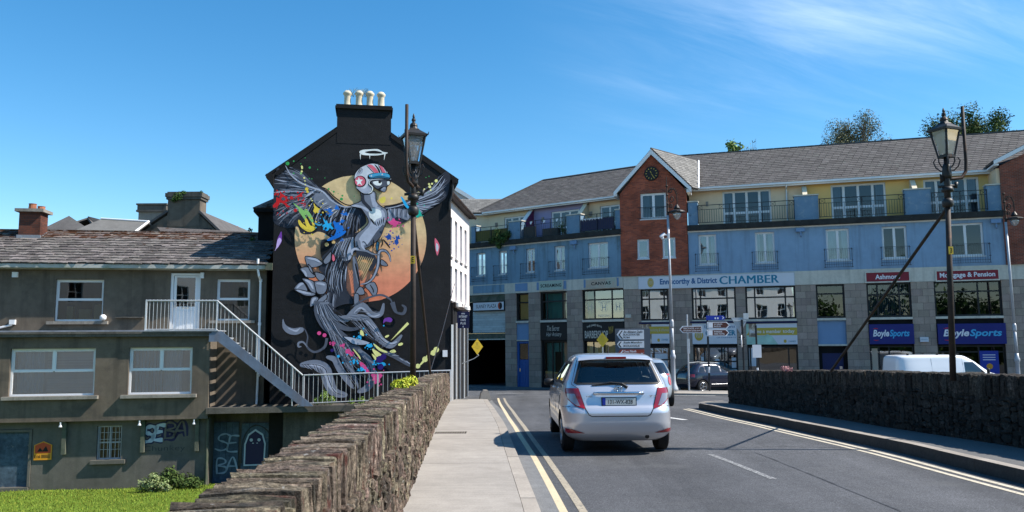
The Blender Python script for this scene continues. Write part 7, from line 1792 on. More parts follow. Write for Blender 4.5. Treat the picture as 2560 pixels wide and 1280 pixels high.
# ================================================================== lanterns on the parapets
def parapet_lamp(label, loc, rz, pipe_dir, brace_to, number, lean=0.0, wood=False):
    """iron pole on the parapet with a four-sided lantern, bent cable pipe and a raking brace"""
    t = thing('street_lamp', label, 'street lamp', loc, rz, 'old lanterns on the parapets')
    L = lambda z: lean * z
    b = MB(); b.tube([(L(-.1),0,-.12),(L(1.4),0,1.4),(L(2.7),0,2.7)], [.047,.043,.039], 12); build('pole', b, M['iron_rust'], t, smooth=True)
    b = MB(); b.tube([(L(2.7),0,2.68),(L(3.4),0,3.42)], [.05,.04], 12)
    b.lathe([(.065,0),(.085,.03),(.085,.10),(.06,.14)], (L(2.72),0,2.62), 12); b.lathe([(.075,0),(.095,.03),(.07,.09)], (L(3.0),0,2.86), 12); b.lathe([(.06,0),(.075,.05),(.06,.2),(.045,.24)], (L(3.2),0,3.08), 12)
    b.tube([(L(3)-.14,0,2.95),(L(3)+.14,0,2.97)], .022, 6); b.tube([(L(3)+.13,0,2.93),(L(3)+.15,0,3.02)], .03, 6); build('collar', b, M['iron'], t, smooth=True)
    # cable pipe
    dx, dy = pipe_dir; z = 3.06
    b = MB(); b.tube([(L(3.05),0,z),(dx*.45,dy*.45,z+.02),(dx*.8,dy*.8,z+.04),(dx*.97,dy*.97,z+.15),(dx,dy,z+.32),(dx,dy,z+1.22)], .026, 10); b.prism([(0,z-.06),(.10,z),(0,z+.1)], -.01, .01); build('cable_pipe', b, M['iron_rust'], t, smooth=True)
    b = MB(); b.tube([(L(2.55),0,2.62),brace_to], .026, 8); build('brace', b, M['iron_rust'], t)
    # lantern
    cx = L(3.5); zb, zt = 3.44, 3.87; wb, wt = .082, .150
    lg = build('lantern', MB_lantern(cx, zb, zt, wb, wt), M['iron'], t)
    for k in range(4):
        a = k * pi/2 + LR; q = MB(); P = []
        for w_, zz_ in ((wb, zb+.03), (wt, zt-.02)):
            for s in (-1, 1):
                x, y = w_*.985, s*(w_ - .03); P.append((cx + x*cos(a) - y*sin(a), x*sin(a) + y*cos(a), zz_))
        q.quad(P[0], P[1], P[3], P[2]); build('pane', q, M['lamp_glass'], lg)
    q = MB(); q.box(cx-.10, cx+.10, -.10, .10, zt-.12, zt-.06); build('gear_tray', q, M['sign_white'], lg)
    q = MB(); q.lathe([(.02,0),(.045,.06),(.05,.12),(.03,.17)], (cx,0,zb+.1), 10); build('bulb', q, M['lamp_clear'], lg, smooth=True)
    b = MB()
    for k in range(4):
        a = k*pi/2 + LR + pi/4; pr = [(.03,3.24),(.08,3.28),(.115,3.36),(.11,3.44),(.08,3.45)]; pr2 = [(.03,3.22),(.09,3.20),(.16,3.27),(.19,3.36),(.16,3.41)]
        for p_ in (pr, pr2): b.tube([(cx + r*cos(a), r*sin(a), z) for r, z in p_], .011, 5)
    build('scroll_bracket', b, M['iron'], t)
    b = MB(); b.box(-.035+L(1.9),.035+L(1.9),-.058,-.046,1.86,1.98); pl = build('number_plate', b, M['sign_yellow'], t)
    b = MB(); add_text(b, number, -.018+L(1.9), .018+L(1.9), 1.88, 1.96, -.0595, bold=.02); build('lettering', b, M['ink'], pl)
    return t
LR = rad(22)
def MB_lantern(cx, zb, zt, wb, wt):
    b = MB()
    def ring(w, z0, z1, out=0.0):
        pts = []
        for z, ww in ((z0, w), (z1, w + out)):
            for k in range(4):
                a = k*pi/2 + pi/4 + LR; pts.append((cx + ww*2**.5*cos(a), ww*2**.5*sin(a), z))
        return pts
    def frustum(w0, z0, w1, z1):
        p = []
        for z, w in ((z0, w0), (z1, w1)):
            for k in range(4):
                a = k*pi/2 + pi/4 + LR; p.append((cx + w*2**.5*cos(a), w*2**.5*sin(a), z))
        b.add(p, [(0,1,5,4),(1,2,6,5),(2,3,7,6),(3,0,4,7),(4,5,6,7),(3,2,1,0)])
    frustum(wb+.01, zb-.02, wb+.012, zb+.02)
    for k in range(4):
        a = k*pi/2 + pi/4 + LR; b.tube([(cx+wb*2**.5*cos(a), wb*2**.5*sin(a), zb), (cx+wt*2**.5*cos(a), wt*2**.5*sin(a), zt)], .016, 5)
    # roof
    frustum(wt+.025, zt-.015, wt+.03, zt+.02); frustum(wt+.022, zt+.021, .07, zt+.105); frustum(.075, zt+.106, .065, zt+.12)
    for k in range(4):
        a = k*pi/2 + pi/4 + LR; r = (wt+.03)*2**.5; b.tube([(cx+r*cos(a), r*sin(a), zt), (cx+(r+.02)*cos(a), (r+.02)*sin(a), zt+.05)], [.012,.004], 5)
    b.lathe([(.07,zt+.121),(.058,zt+.155),(.064,zt+.17),(.054,zt+.20),(.026,zt+.225),(.022,zt+.24),(.034,zt+.255),(.03,zt+.285),(.013,zt+.30),(.021,zt+.315),(.016,zt+.34),(.003,zt+.375)], (cx,0,0), 12)
    return b
parapet_lamp('iron lantern on the right parapet with its raking brace and number 3', (6.86, 12.6, 1.17), 0, (.46, .05), (-.42, 3.75, -.10), '3', .035)
parapet_lamp('iron lantern on the left parapet standing in front of the painted gable', (-1.52, 12.3, 1.05), 0, (-.075, -.36), (-.26, 5.1, .0), 'E', -.004)
t = bpy.data.objects['street_lamp.001']
b = MB(); b.tube([(-.26, 5.1, .02), (-.35, 9.0, .9), (-.55, 16.4, 2.75)], .012, 5); build('stay_wire', b, M['iron'], t)

# silver columns with ornate brackets
UP = .42
def column(label, loc, rz, h=10.4):
    t = thing('street_lamp', label, 'street lamp', loc, rz, 'tall silver lamp columns')
    b = MB(); b.lathe([(.22,0),(.22,.12),(.14,.30),(.105,.5),(.10,1.55),(.135,1.60),(.14,1.72),(.10,1.80),(.09,2.0)], (0,0,0), 14)
    build('base', b, M['kerb'] if False else M['galv_dull'], t, smooth=True)
    b = MB(); b.tube([(0,0,1.95),(-.01,0,3.3)], [.085,.07], 12); b.tube([(-.01,0,3.3),(-.06,0,8.35+UP)], [.07,.058], 12)
    b.lathe([(.085,0),(.10,.1),(.10,.3),(.07,.42)], (-.01,0,3.1), 12); build('shaft', b, M['galv_dull'], t, smooth=True)
    b = MB(); b.tube([(-.06,0,8.35),(-.12,0,h-UP)], [.07,.02], 8)
    for z in (8.5, 8.9, 9.35, 9.8): b.lathe([(.05,0),(.10,.04),(.05,.1)], (-.075-.02*(z-8.5),0,z), 8)
    # scrolls
    for k, (r, z0) in enumerate(((.20, 9.2), (.13, 8.85), (.12, 9.62))):
        pts = []
        for q in range(15):
            a = pi + q/14*2*pi*1.15; rr = r*(1 - .045*q); pts.append((.02 + r + rr*cos(a), 0, z0 + rr*sin(a)))
        b.tube(pts, .03, 5)
    b.tube([(-.08,0,9.5),(.15,0,9.72),(.42,0,9.68),(.58,0,9.40),(.60,0,9.05),(.58,0,8.8)], .035, 6)
    for k in range(9):
        a = .3 + k*.33; p = Vector((.25 - .33*cos(a), 0, 9.38 + .33*sin(a))); b.tube([p, p + Vector((-.10*cos(a)+.04, 0, .10*sin(a)+.05))], [.03,.004], 4)
    build('scroll_bracket', xf(b, Matrix.Translation((0,0,UP)) @ Matrix.Diagonal((.72,1,1,1))), M['iron_rust'], t)
    b = MB(); b.lathe([(.10,.0),(.16,.10),(.10,.2),(.05,.28)], (.55,0,8.62), 12); b.lathe([(.13,0),(.40,-.10),(.42,-.16),(.20,-.16)][::-1], (.55,0,8.66), 14); ln = build('lantern', xf(b, Matrix.Translation((-.14,0,UP))), M['iron'], t, smooth=False)
    b = MB(); b.lathe([(.05,-.52),(.15,-.44),(.21,-.30),(.22,-.17)], (.55,0,8.66), 12); build('bowl', xf(b, Matrix.Translation((-.14,0,UP))), M['lamp_glass'], ln, smooth=True)
    return t
column('tall silver lamp column with black scroll bracket in front of the clock gable', (7.95, 40, -.76), 0, 10.75)
column('tall silver lamp column with scroll bracket at the right brick gable', (25.75, 41.2, -1.05), 0, 10.4)
t = thing('cctv_camera', 'white security camera bracketed on the silver lamp column', 'camera', (7.92, 39.93, 6.7))
b = MB(); b.box(-.09,.0,-.09,.09,.1,.38); b.tube([(-.08,0,.28),(-.28,0,.32)], .035, 6); build('bracket', b, M['sign_white'], t)
b = MB(); b.tube([(-.24,0,.36),(-.38,-.06,.26),(-.48,-.10,.20)], [.07,.08,.06], 10); b.lathe([(.08,0),(.07,-.10),(.03,-.13)][::-1], (-.36,-.05,.2), 10); build('body', b, M['sign_white'], t)

# ================================================================== direction signs on the island
def pole(label, loc, h, r=.045, m='galv_dull', bands=()):
    t = thing('sign_post', label, 'sign post', loc)
    b = MB(); b.tube([(0,0,-.1),(0,0,h)], r, 10); build('pole', b, M[m], t)
    for z0, z1 in bands: b = MB(); b.tube([(0,0,z0),(0,0,z1)], r+.004, 10); build('sleeve', b, M['sign_white'], t)
    return t
def finger(label, loc, w, h, mb_, texts, left=True, border='letter_white', rz=0, icon=None):
    t = thing('finger_sign', label, 'direction sign', loc, rz)
    tip = h*.45
    out = [(0,h/2),(tip,0),(w,0),(w,h),(tip,h)] if left else [(0,0),(w-tip,0),(w,h/2),(w-tip,h),(0,h)]
    b = MB(); b.prism(out, 0, .03); build('board', b, M[border], t)
    cx, cz = w/2, h/2; s = .035
    inn = [(cx + (x-cx)*(1-2*s/w*1.4), cz + (z-cz)*(1-2*s/h)) for x, z in out]; patch(t, 'face', inn, mb_, -.003)
    for s_, x0, x1, z0, z1, m in texts:
        b = MB(); add_text(b, s_, x0*w, x1*w, z0*h, z1*h, -.006, bold=.012); build('lettering', b, M[m], t)
    if icon: icon(t, w, h)
    return t
pole('plain grey post carrying the left-pointing brown hotel sign', (8.92, 41, -.86), 3.9)
pole('black post with the blue cycle sign and two brown hotel signs', (9.86, 40.6, -.86), 3.75, .05, 'black_rail', [(.95,1.25)])
pole('black post with the back of the yield triangle, right of the hotel signs', (11.62, 40.6, -.86), 3.6, .05, 'black_rail', [(.55,1.0)])
pole('short black post with the white notice board by the gold poster', (12.18, 40.2, -.86), 3.3, .05, 'black_rail', [(.9,1.2)])
W_, BK = 'letter_white', 'ink'
finger('brown finger sign pointing left to TREACYS HOTEL with four stars', (8.50, 40.9, 2.09), 1.16, .36, 'sign_brown', [('TREACYS HOTEL', .15, .66, .54, .78, W_), ('* * * *', .70, .94, .54, .78, W_), ('WATERFRONT LEISURE CENTRE', .16, .93, .22, .42, W_)])
def bike(t, w, h): 
    for cx in (.47, .60): disc(t, 'cycle', cx*w, .42*h, .04, .05, 'letter_white', -.006)
    b = MB(); b.prism([(w-.20,.05),(w-.15,.05),(w-.07,h/2),(w-.15,h-.05),(w-.20,h-.05),(w-.12,h/2)], -.007, -.004); build('chevron', b, M['letter_white'], t)
finger('blue finger sign with white cycle symbol pointing right above the brown hotel signs', (9.78, 40.5, 2.72), .98, .24, 'sign_blue', [], False, 'sign_blue', icon=bike)
def wsq(t, w, h): patch(t, 'panel', [(.05*w,.14*h),(.25*w,.14*h),(.25*w,.86*h),(.05*w,.86*h)], 'letter_white', -.006)
finger('upper brown finger sign with white square pointing right', (9.82, 40.5, 2.30), 1.14, .34, 'sign_brown', [('AN CAISLEAN', .30, .66, .56, .76, W_), ('MUSEUM', .30, .60, .24, .44, W_)], False, icon=wsq)
finger('lower brown finger sign to RIVERSIDE PARK HOTEL pointing right', (9.80, 40.5, 1.92), 1.12, .34, 'sign_brown', [('RIVERSIDE', .31, .68, .54, .76, W_), ('PARK HOTEL', .31, .80, .22, .44, W_)], False, icon=wsq)
t = thing('yield_sign', 'grey back of an upside-down triangular yield sign on a black post', 'road sign', (11.52, 40.66, 2.05))
b = MB(); b.prism([(0,-.02),(.44,.80),(-.44,.80)], 0, .03); build('board', b, M['galv_dull'], t)
b = MB(); b.prism([(.18,.72),(.44,.72),(.44,1.02),(.18,1.02)], -.03, -.003); build('plate', b, M['galv'], t)
b = MB(); b.box(-.35,.3,-.025,-.001,.62,.68); build('clamp', b, M['galv'], t)
t = thing('keep_left_sign', 'white-backed oval sign seen edge-on halfway up the yield post', 'road sign', (11.52, 40.52, 1.33))
b = MB(); b.lathe([(.30,0),(.31,.01),(.31,.03),(.30,.04)], n=24); xf(b, Matrix.Translation((0,0,.33)) @ Matrix.Rotation(rad(70), 4, 'Z') @ Matrix.Rotation(pi/2, 4, 'X')); build('board', b, M['sign_white'], t)
b = MB()
for z in (.15,.5): b.box(-.12,.16,-.05,.05,z,z+.05)
build('clamp', b, M['black_rail'], t)
sign('blank white notice board on the short black post', 'notice', (11.94, 40.1, .84), 0, .44, .64, 'sign_white', .02, (), None, name='notice_board')
t = sign('small white parking plate low on the grey post', 'notice', (8.87, 40.9, 1.05), 0, .14, .75, 'galv', .02, (), None, name='parking_plate')

# big direction board
t = thing('direction_board', 'grey roadside board with two white and one brown arrow panels for Blackwater and Boolavogue', 'direction sign', (4.60, 36, 0))
b = MB(); b.box(.0, 1.56, .0, .04, .55, 2.26); build('backboard', b, M['sign_grey'], t)
b = MB()
for x in (.25, 1.25): b.tube([(x,.09,-1.0),(x,.09,2.2)], .05, 8)
build('post', b, M['galv_dull'], t)
def panel(z0, z1, m, lines, mc_, x0=.06, x1=1.28):
    h = z1 - z0; tip = h*.35; b = MB(); b.prism([(x0, z0+h/2),(x0+tip,z0),(x1,z0),(x1,z1),(x0+tip,z1)], -.02, -.002); p_ = build('panel', b, M[m], t)
    b = MB(); c = x0+tip*.55
    b.prism([(c,z0+h/2),(c+tip,z0+.03),(c+tip+.05,z0+.03),(c+.06,z0+h/2),(c+tip+.05,z1-.03),(c+tip,z1-.03)], -.026, -.021); build('chevron', b, M[mc_], p_)
    for s_, a, c_, e, f, sh in lines:
        b = MB(); add_text(b, s_, a, c_, e, f, -.024, bold=.022, shear=sh); build('lettering', b, M[mc_], p_)
panel(1.78, 2.20, 'sign_white', [('An Abhainn Dubh', .36, 1.22, 2.06, 2.17, .2), ('BLACKWATER', .36, 1.10, 1.945, 2.035, 0), ('R744', .36, .64, 1.82, 1.91, 0)], 'ink')
panel(1.40, 1.71, 'sign_white', [('Buaile Mhaodhog', .36, 1.20, 1.575, 1.685, .2), ('BOOLAVOGUE', .36, 1.08, 1.44, 1.54, 0)], 'ink')
panel(.88, 1.33, 'sign_rust', [('Cnoc Fhiodh', .36, .92, 1.20, 1.30, .2), ('na gCaor', .62, 1.05, 1.07, 1.17, .2), ('VINEGAR HILL', .36, 1.20, .93, 1.02, 0)], 'letter_white')
b = MB()
for sx in (1, -1): b.prism([(1.12,1.06),(1.15,1.06),(1.24,1.18),(1.21,1.18)] if sx > 0 else [(1.21,1.06),(1.24,1.06),(1.15,1.18),(1.12,1.18)], -.025, -.021)
build('symbol', b, M['letter_white'], t)

# yellow diamonds
def diamond(label, loc, rz, w, h, arm):
    t = thing('diversion_sign', label, 'diversion sign', loc, rz, 'yellow diamond diversion signs')
    b = MB(); b.prism([(0,0),(w/2,h/2),(0,h),(-w/2,h/2)], -.01, .01); build('board', b, M['sign_yellow'], t)
    b = MB(); b.box(-.035,-.015,-.013,-.0105,h*.58,h*.76); b.box(.015,.035,-.013,-.0105,h*.58,h*.76); b.box(-.035,.035,-.013,-.0105,h*.74,h*.77)
    add_text(b, 'diverted', -.10, .10, h*.46, h*.52, -.0115); add_text(b, 'traffic', -.07, .07, h*.36, h*.42, -.0115); build('lettering', b, M['gold'], t)
    b = MB(); arm(b, t.location); build('arm', b, M['galv'], t)
diamond('yellow diamond sign on a bent arm beside the dark plaza entrance', (-1.45, 33, 1.19), rad(10), .47, .66, lambda b, l: b.tube([(0,.02,.06),(.06,.03,-.02),(-.10,.04,-.14),(-.62,.1,-.36)], .018, 6))
diamond('yellow diamond sign on a thin white post behind the roof of the silver hatchback', (3.80, 34, 1.45), rad(-4), .50, .63, lambda b, l: b.tube([(0,.03,.1),(0,.03,-2.2)], .022, 6))

# stub of dressed stone at the end of the pavement
t = thing('kerb_stone_block', 'rounded pale concrete bollard block at the far end of the left pavement', 'stone block', (-1.09, 31.6, -.62), rad(8))
b = MB(); b.prism([(-.20,-.1),(.20,-.1),(.20,.12),(.165,.36),(.09,.46),(-.07,.47),(-.17,.36),(-.21,.15)], -.18, .18); o = build('block', b, M['pavement'], t)

# ================================================================== vehicles
class Car:
    """body as stacked plan sections: half width w, rear r, front f, corner power p, all functions of height"""
    def __init__(s, tab, nz=40, nt=96):
        s.W = [(z, w) for z, w, r, f, p in tab]; s.Rr = [(z, r) for z, w, r, f, p in tab]; s.Fr = [(z, f) for z, w, r, f, p in tab]; s.Pp = [(z, p) for z, w, r, f, p in tab]
        s.z0, s.z1 = tab[0][0], tab[-1][0]; s.nz, s.nt = nz, nt; s.tab = tab
    def at(s, z): return ease(z, s.W), ease(z, s.Rr), ease(z, s.Fr), ease(z, s.Pp)
    def pt(s, th, z):
        w, r, f, p = s.at(z); c, sn = cos(th), sin(th); e = 2/p
        x = w * (abs(c)**e) * (1 if c > 0 else -1); y = (r+f)/2 + (f-r)/2 * (abs(sn)**e) * (1 if sn > 0 else -1)
        return Vector((x, y, z))
    def nrm(s, th, z):
        d = .004; a = s.pt(th+d, z) - s.pt(th-d, z); zz_ = min(s.z1-.006, max(s.z0+.006, z)); b_ = s.pt(th, zz_+.005) - s.pt(th, zz_-.005)
        n = a.cross(b_)
        return n.normalized() if n.length > 1e-9 else Vector((0, -1, 0))
    def thx(s, x, z, rear=True):      # angle whose plan point has this x, on the rear (or front) face
        w, r, f, p = s.at(z); c = min(1, abs(x)/w)**(p/2); a = math.acos(c); a = a if x >= 0 else pi - a
        return -a if rear else a
    def thy(s, y, z, right=True):
        w, r, f, p = s.at(z); t_ = max(-1, min(1, (y - (r+f)/2) / ((f-r)/2))); v = abs(t_)**(p/2); a = math.asin(v) * (1 if t_ >= 0 else -1)
        return a if right else -pi - a
    def body(s, wheels, wr, name='body'):
        zs = sorted({s.z0 + (s.z1 - s.z0) * i/s.nz for i in range(s.nz+1)} | {t[0] for t in s.tab}); b = MB(); n = s.nt
        # even angular spacing in arc length of the middle section
        ths = []
        for k in range(n):
            ths.append(2*pi*k/n)
        # denser near the corners for high powers
        def warp(t_):
            return t_
        for z in zs:
            for t_ in ths:
                c, sn = cos(t_), sin(t_); b.v.append(tuple(s.pt2(t_, z)))
        m = len(zs)
        for i in range(m-1):
            for k in range(n):
                k2 = (k+1) % n; b.f.append((i*n+k, i*n+k2, (i+1)*n+k2, (i+1)*n+k)); b.m.append(0)
        b.f.append(tuple(range(n-1, -1, -1))); b.m.append(0); b.f.append(tuple((m-1)*n + k for k in range(n))); b.m.append(0)
        return b
    def pt2(s, t_, z):
        """plan point at polar-ish parameter t_: marches evenly round the rounded rectangle"""
        w, r, f, p = s.at(z); L = (f-r)/2; yc = (r+f)/2
        dx, dy = cos(t_), sin(t_)
        # direction in the normalised square, pushed out to the superellipse
        k = (abs(dx)**p + abs(dy)**p) ** (-1/p)
        return Vector((w*dx*k, yc + L*dy*k, z))
    def patch(s, name, rows, m, parent, off=.006, ncol=14, rim=None):
        """rows: (z, th0, th1) -> a skin lying just proud of the body"""
        b = MB(); n = ncol
        for z, a, c in rows:
            P0, P1 = s.pt(a, z), s.pt(c, z)
            for k in range(n+1):
                th = s.split(a, c, k/n, z); b.v.append(tuple(s.pt(th, z) + s.nrm(th, z)*off))
        for i in range(len(rows)-1):
            for k in range(n): b.f.append((i*(n+1)+k, i*(n+1)+k+1, (i+2-1)*(n+1)+k+1, (i+1)*(n+1)+k)); b.m.append(1 if rim and (i in (0, len(rows)-2) or k in (0, n-1)) else 0)
        return build(name, b, [M[m], M[rim]] if rim else M[m], parent, smooth=True)
    def split(s, a, c, t_, z):
        # equal steps in position rather than in angle
        key = (round(a,4), round(c,4), round(z,4))
        if not hasattr(s, '_c'): s._c = {}
        if key not in s._c:
            N_ = 60; th = [a + (c-a)*i/N_ for i in range(N_+1)]; d = [0]
            for i in range(N_): d.append(d[-1] + (s.pt(th[i+1], z) - s.pt(th[i], z)).length)
            s._c[key] = (th, d)
        th, d = s._c[key]; tot = d[-1] * t_
        for i in range(len(d)-1):
            if tot <= d[i+1] + 1e-12:
                q = (tot - d[i]) / max(1e-12, d[i+1]-d[i]); return th[i] + (th[i+1]-th[i])*q
        return c
def lerp_rows(corners, n=10, f=None):
    pass
def wheel(parent, x, y, r, wd, side, m='alloy', spokes=5, sub=True):
    b = MB(); prof = [(r*.62,-wd/2),(r*.9,-wd/2),(r*.985,-wd*.40),(r,-wd*.25),(r,wd*.25),(r*.985,wd*.40),(r*.9,wd/2),(r*.62,wd/2)]
    b.lathe(prof, n=28); xf(b, Matrix.Translation((x, y, r)) @ Matrix.Rotation(pi/2, 4, 'Y')); w = build('wheel', b, M['rubber'], parent)
    smooth_by_angle(w.data, 40)
    b = MB(); xo = x + side*(wd/2 + .004)
    for k in range(spokes):
        a = 2*pi*k/spokes; c, s_ = cos(a), sin(a)
        for d in (-.10, .10):
            c2, s2 = cos(a+d), sin(a+d); b.tube([(xo-side*.02, y + r*.10*c, r + r*.10*s_), (xo-side*.01, y + r*.60*c2, r + r*.60*s2)], .018, 5)
    b.tube([(xo-side*.05, y, r), (xo, y, r)], r*.14, 12)
    ring = [(xo-side*.01, y + r*.62*cos(2*pi*k/24), r + r*.62*sin(2*pi*k/24)) for k in range(25)]; b.tube(ring, .014, 5)
    build('rim', b, M[m], w)
    b = MB(); b.tube([(xo-side*.10, y, r), (xo-side*.06, y, r)], r*.60, 20); build('brake_well', b, M['black_plastic'], w)
    return w
def cut_arches(o, wheels, r, w):
    """open wheel arches, cut out of the body mesh"""
    for i, (y, z) in enumerate(wheels):
        for sd in (1, -1):
            b = MB(); b.lathe([(r,-.34),(r,.34)], n=28); xf(b, Matrix.Translation((sd*w, y, z)) @ Matrix.Rotation(pi/2, 4, 'Y'))
            me = b.mesh('cutter', M['black_plastic']); c = bpy.data.objects.new('cutter', me); COL.objects.link(c)
            bm = bmesh.new(); bm.from_mesh(me); bmesh.ops.recalc_face_normals(bm, faces=bm.faces); bm.to_mesh(me); bm.free()
            c.parent = o.parent
            bpy.context.view_layer.update()
            md = o.modifiers.new('arch', 'BOOLEAN'); md.operation = 'DIFFERENCE'; md.object = c; md.solver = 'EXACT'; md.material_mode = 'TRANSFER'
            bpy.context.view_layer.update()
            dg = bpy.context.evaluated_depsgraph_get()
            me2 = bpy.data.meshes.new_from_object(o.evaluated_get(dg), depsgraph=dg)
            o.modifiers.clear(); old = o.data; o.data = me2
            bpy.data.objects.remove(c); bpy.data.meshes.remove(me); bpy.data.meshes.remove(old)
def rows_between(zs, fa, fb): return [(z, fa(z), fb(z)) for z in zs]
def lin_(z, a): return interp(z, a)

# ---- silver hatchback in front
t = thing('car', 'silver small hatchback seen from behind with plate 131-WX-828', 'car', (1.60, 12.16, 0), rad(-1.2 + 2.4))
yar = Car([(.20,.70,.22,3.68,8),(.27,.80,.12,3.80,9),(.36,.842,.045,3.86,9),(.50,.848,.0,3.88,8.5),(.62,.848,.0,3.87,8.5),(.70,.845,.03,3.82,8.5),(.735,.842,.065,3.78,8.5),(.80,.838,.085,3.68,8.5),(.92,.828,.11,3.42,8.5),(1.0,.81,.14,3.05,8.2),(1.06,.79,.17,2.75,8),(1.16,.745,.235,2.48,7.5),(1.28,.69,.32,2.20,7),(1.38,.645,.395,1.95,6.2),(1.43,.62,.40,1.80,5.4),(1.47,.585,.44,1.62,4.0),(1.495,.52,.62,1.42,3.4),(1.508,.40,.80,1.2,3.0),(1.51,.2,.95,1.05,2.6)])
yar.nz, yar.nt = 60, 180
bd = build('body', yar.body(None, None), M['silver_paint'], t); bd.data.materials.append(M['black_plastic'])
cut_arches(bd, [(.70, .30), (3.18, .30)], .345, .80)
def open_windows(o):
    """take out the skin behind the panes and line the cabin"""
    bm = bmesh.new(); bm.from_mesh(o.data); kill = []
    for f in bm.faces:
        c = f.calc_center_median(); x, y, z = c; ax = abs(x)
        if 1.065 < z < 1.39 and y < .62 and ax < .665 - .125*(z-1.045)/.365 - .02: kill.append(f)
        elif 1.075 < z < 1.36 and .70 < y < 2.42 - (z-1.05)*1.6 and not 1.49 < y < 1.60 and ax > .5: kill.append(f)
        elif 1.09 < z < 1.37 and y > 1.7 and ax < .66 - (z-1.06)*.45: kill.append(f)
    bmesh.ops.delete(bm, geom=kill, context='FACES'); bm.normal_update()
    lin_b = bm.copy(); bm.to_mesh(o.data); bm.free()
    for v in lin_b.verts: v.co -= v.normal * .025
    bmesh.ops.delete(lin_b, geom=[f for f in lin_b.faces if f.calc_center_median().z < .5], context='FACES'); bmesh.ops.reverse_faces(lin_b, faces=lin_b.faces)
    me = bpy.data.meshes.new('cabin_lining'); lin_b.to_mesh(me); lin_b.free(); me.materials.clear(); me.materials.append(M['seat_cloth'])
    me.polygons.foreach_set('material_index', [0]*len(me.polygons)); link('cabin_lining', me, o.parent)
open_windows(bd); smooth_by_angle(bd.data, 32)
def seat(x, y, w, zt, head, name='seat'):
    b = MB(); b.prism([(-w/2,.45),(w/2,.45),(w/2,zt-.08),(w/2-.06,zt),(-w/2+.06,zt),(-w/2,zt-.08)], 0, .12); s_ = build(name, b, M['seat_cloth'], t, (x, y, 0))
    for hx in head:
        b = MB(); b.prism([(hx-.11,zt+.05),(hx+.11,zt+.05),(hx+.12,zt+.16),(hx+.08,zt+.22),(hx-.08,zt+.22),(hx-.12,zt+.16)], 0, .09)
        b.tube([(hx-.05,.05,zt-.02),(hx-.05,.05,zt+.06)], .008, 5); b.tube([(hx+.05,.05,zt-.02),(hx+.05,.05,zt+.06)], .008, 5); build('head_restraint', b, M['seat_cloth'], s_)
seat(0, .95, 1.16, 1.02, (-.36, .36), 'rear_bench'); seat(-.33, 1.75, .48, 1.06, (0,)); seat(.33, 1.75, .48, 1.06, (0,))
b = MB(); b.box(-.66, .66, 2.55, 2.85, .75, 1.02); b.box(-.6, .6, .3, 3.0, .40, .44); build('dashboard', b, M['seat_cloth'], t)
b = MB(); b.tube([(.34+.17*cos(a*.4), 2.38 - .05*sin(a*.4), .98 + .16*sin(a*.4)) for a in range(17)], .014, 6); build('steering_wheel', b, M['black_plastic'], t)
b = MB(); b.box(-.62, .62, .35, 3.5, .19, .34); build('underbody', b, M['black_plastic'], t)
for y in (.70, 3.18):
    for sd in (1, -1): wheel(t, sd*.735, y, .295, .185, sd, 'alloy', 5)
zr = [1.045 + .365*i/14 for i in range(15)]
def rw_half(z):
    k = (z - 1.045)/.365; base = .675 - .125*k
    c = min(1, min(k, 1-k)/.08); return base - (1-c)**2*.05
yar.patch('rear_window', rows_between(zr, lambda z: yar.thx(-rw_half(z), z), lambda z: yar.thx(rw_half(z), z)), 'car_pane', t, .006, 30, 'black_plastic')
# side glass
def side_win(y0f, y1f, z0, z1, right, name='side_window', n=8):
    zs = [z0 + (z1-z0)*i/n for i in range(n+1)]
    return yar.patch(name, rows_between(zs, lambda z: yar.thy(y0f(z), z, right), lambda z: yar.thy(y1f(z), z, right)), 'car_pane', t, .006, 16, 'black_plastic')
for right in (True, False):
    side_win(lambda z: lin_(z, [(1.03,.62),(1.38,.66)]), lambda z: lin_(z, [(1.03,1.55),(1.38,1.50)]), 1.03, 1.38, right)
    side_win(lambda z: lin_(z, [(1.01,1.60),(1.40,1.55)]), lambda z: lin_(z, [(1.01,2.55),(1.40,1.86)]), 1.01, 1.39, right)
yar.patch('windscreen', rows_between([1.06 + .33*i/8 for i in range(9)], lambda z: yar.thx(.70 - (z-1.06)*.45, z, False), lambda z: yar.thx(-.70 + (z-1.06)*.45, z, False)), 'car_pane', t, .006, 20, 'black_plastic')
# tail lamps: red outer blade wrapping the corner, clear inner blade
for sd in (1, -1):
    def L(z, x): return yar.thx(sd*x, z)
    def outer(z): return L(z, lin_(z, [(.69,.525),(.73,.665),(.83,.765)])) if z < .84 else yar.thy(lin_(z, [(.84,.20),(.88,.26),(1.0,.34)]), z, sd > 0)
    zs = [.69,.71,.73,.76,.80,.83,.845,.87,.90,.93,.96,.99]
    inn = lambda z: lin_(z, [(.69,.515),(1.0,.605)])
    mid = lambda z: lin_(z, [(.665,.605),(.72,.63),(.93,.76),(1.0,.765)])
    rows = rows_between(zs, lambda z: L(z, inn(z)), lambda z: outer(z))
    if sd < 0: rows = [(z, c, a) for z, a, c in rows]
    tl = yar.patch('tail_light', rows, 'lamp_red', t, .012, 16)
    zs2 = [.725 + .185*i/8 for i in range(9)]
    rows = rows_between(zs2, lambda z: L(z, lin_(z, [(.725,.585),(.91,.66)])), lambda z: L(z, lin_(z, [(.725,.63),(.83,.745),(.91,.775)])))
    if sd < 0: rows = [(z, c, a) for z, a, c in rows]
    yar.patch('reversing_lens', rows, 'lamp_clear', tl, .017, 10)
    zs3 = [.335 + .06*i/4 for i in range(5)]
    rows = rows_between(zs3, lambda z: L(z, lin_(z, [(.335,.52),(.395,.72)])), lambda z: L(z, .80))
    if sd < 0: rows = [(z, c, a) for z, a, c in rows]
    yar.patch('reflector', rows, 'lamp_red', t, .008, 8)
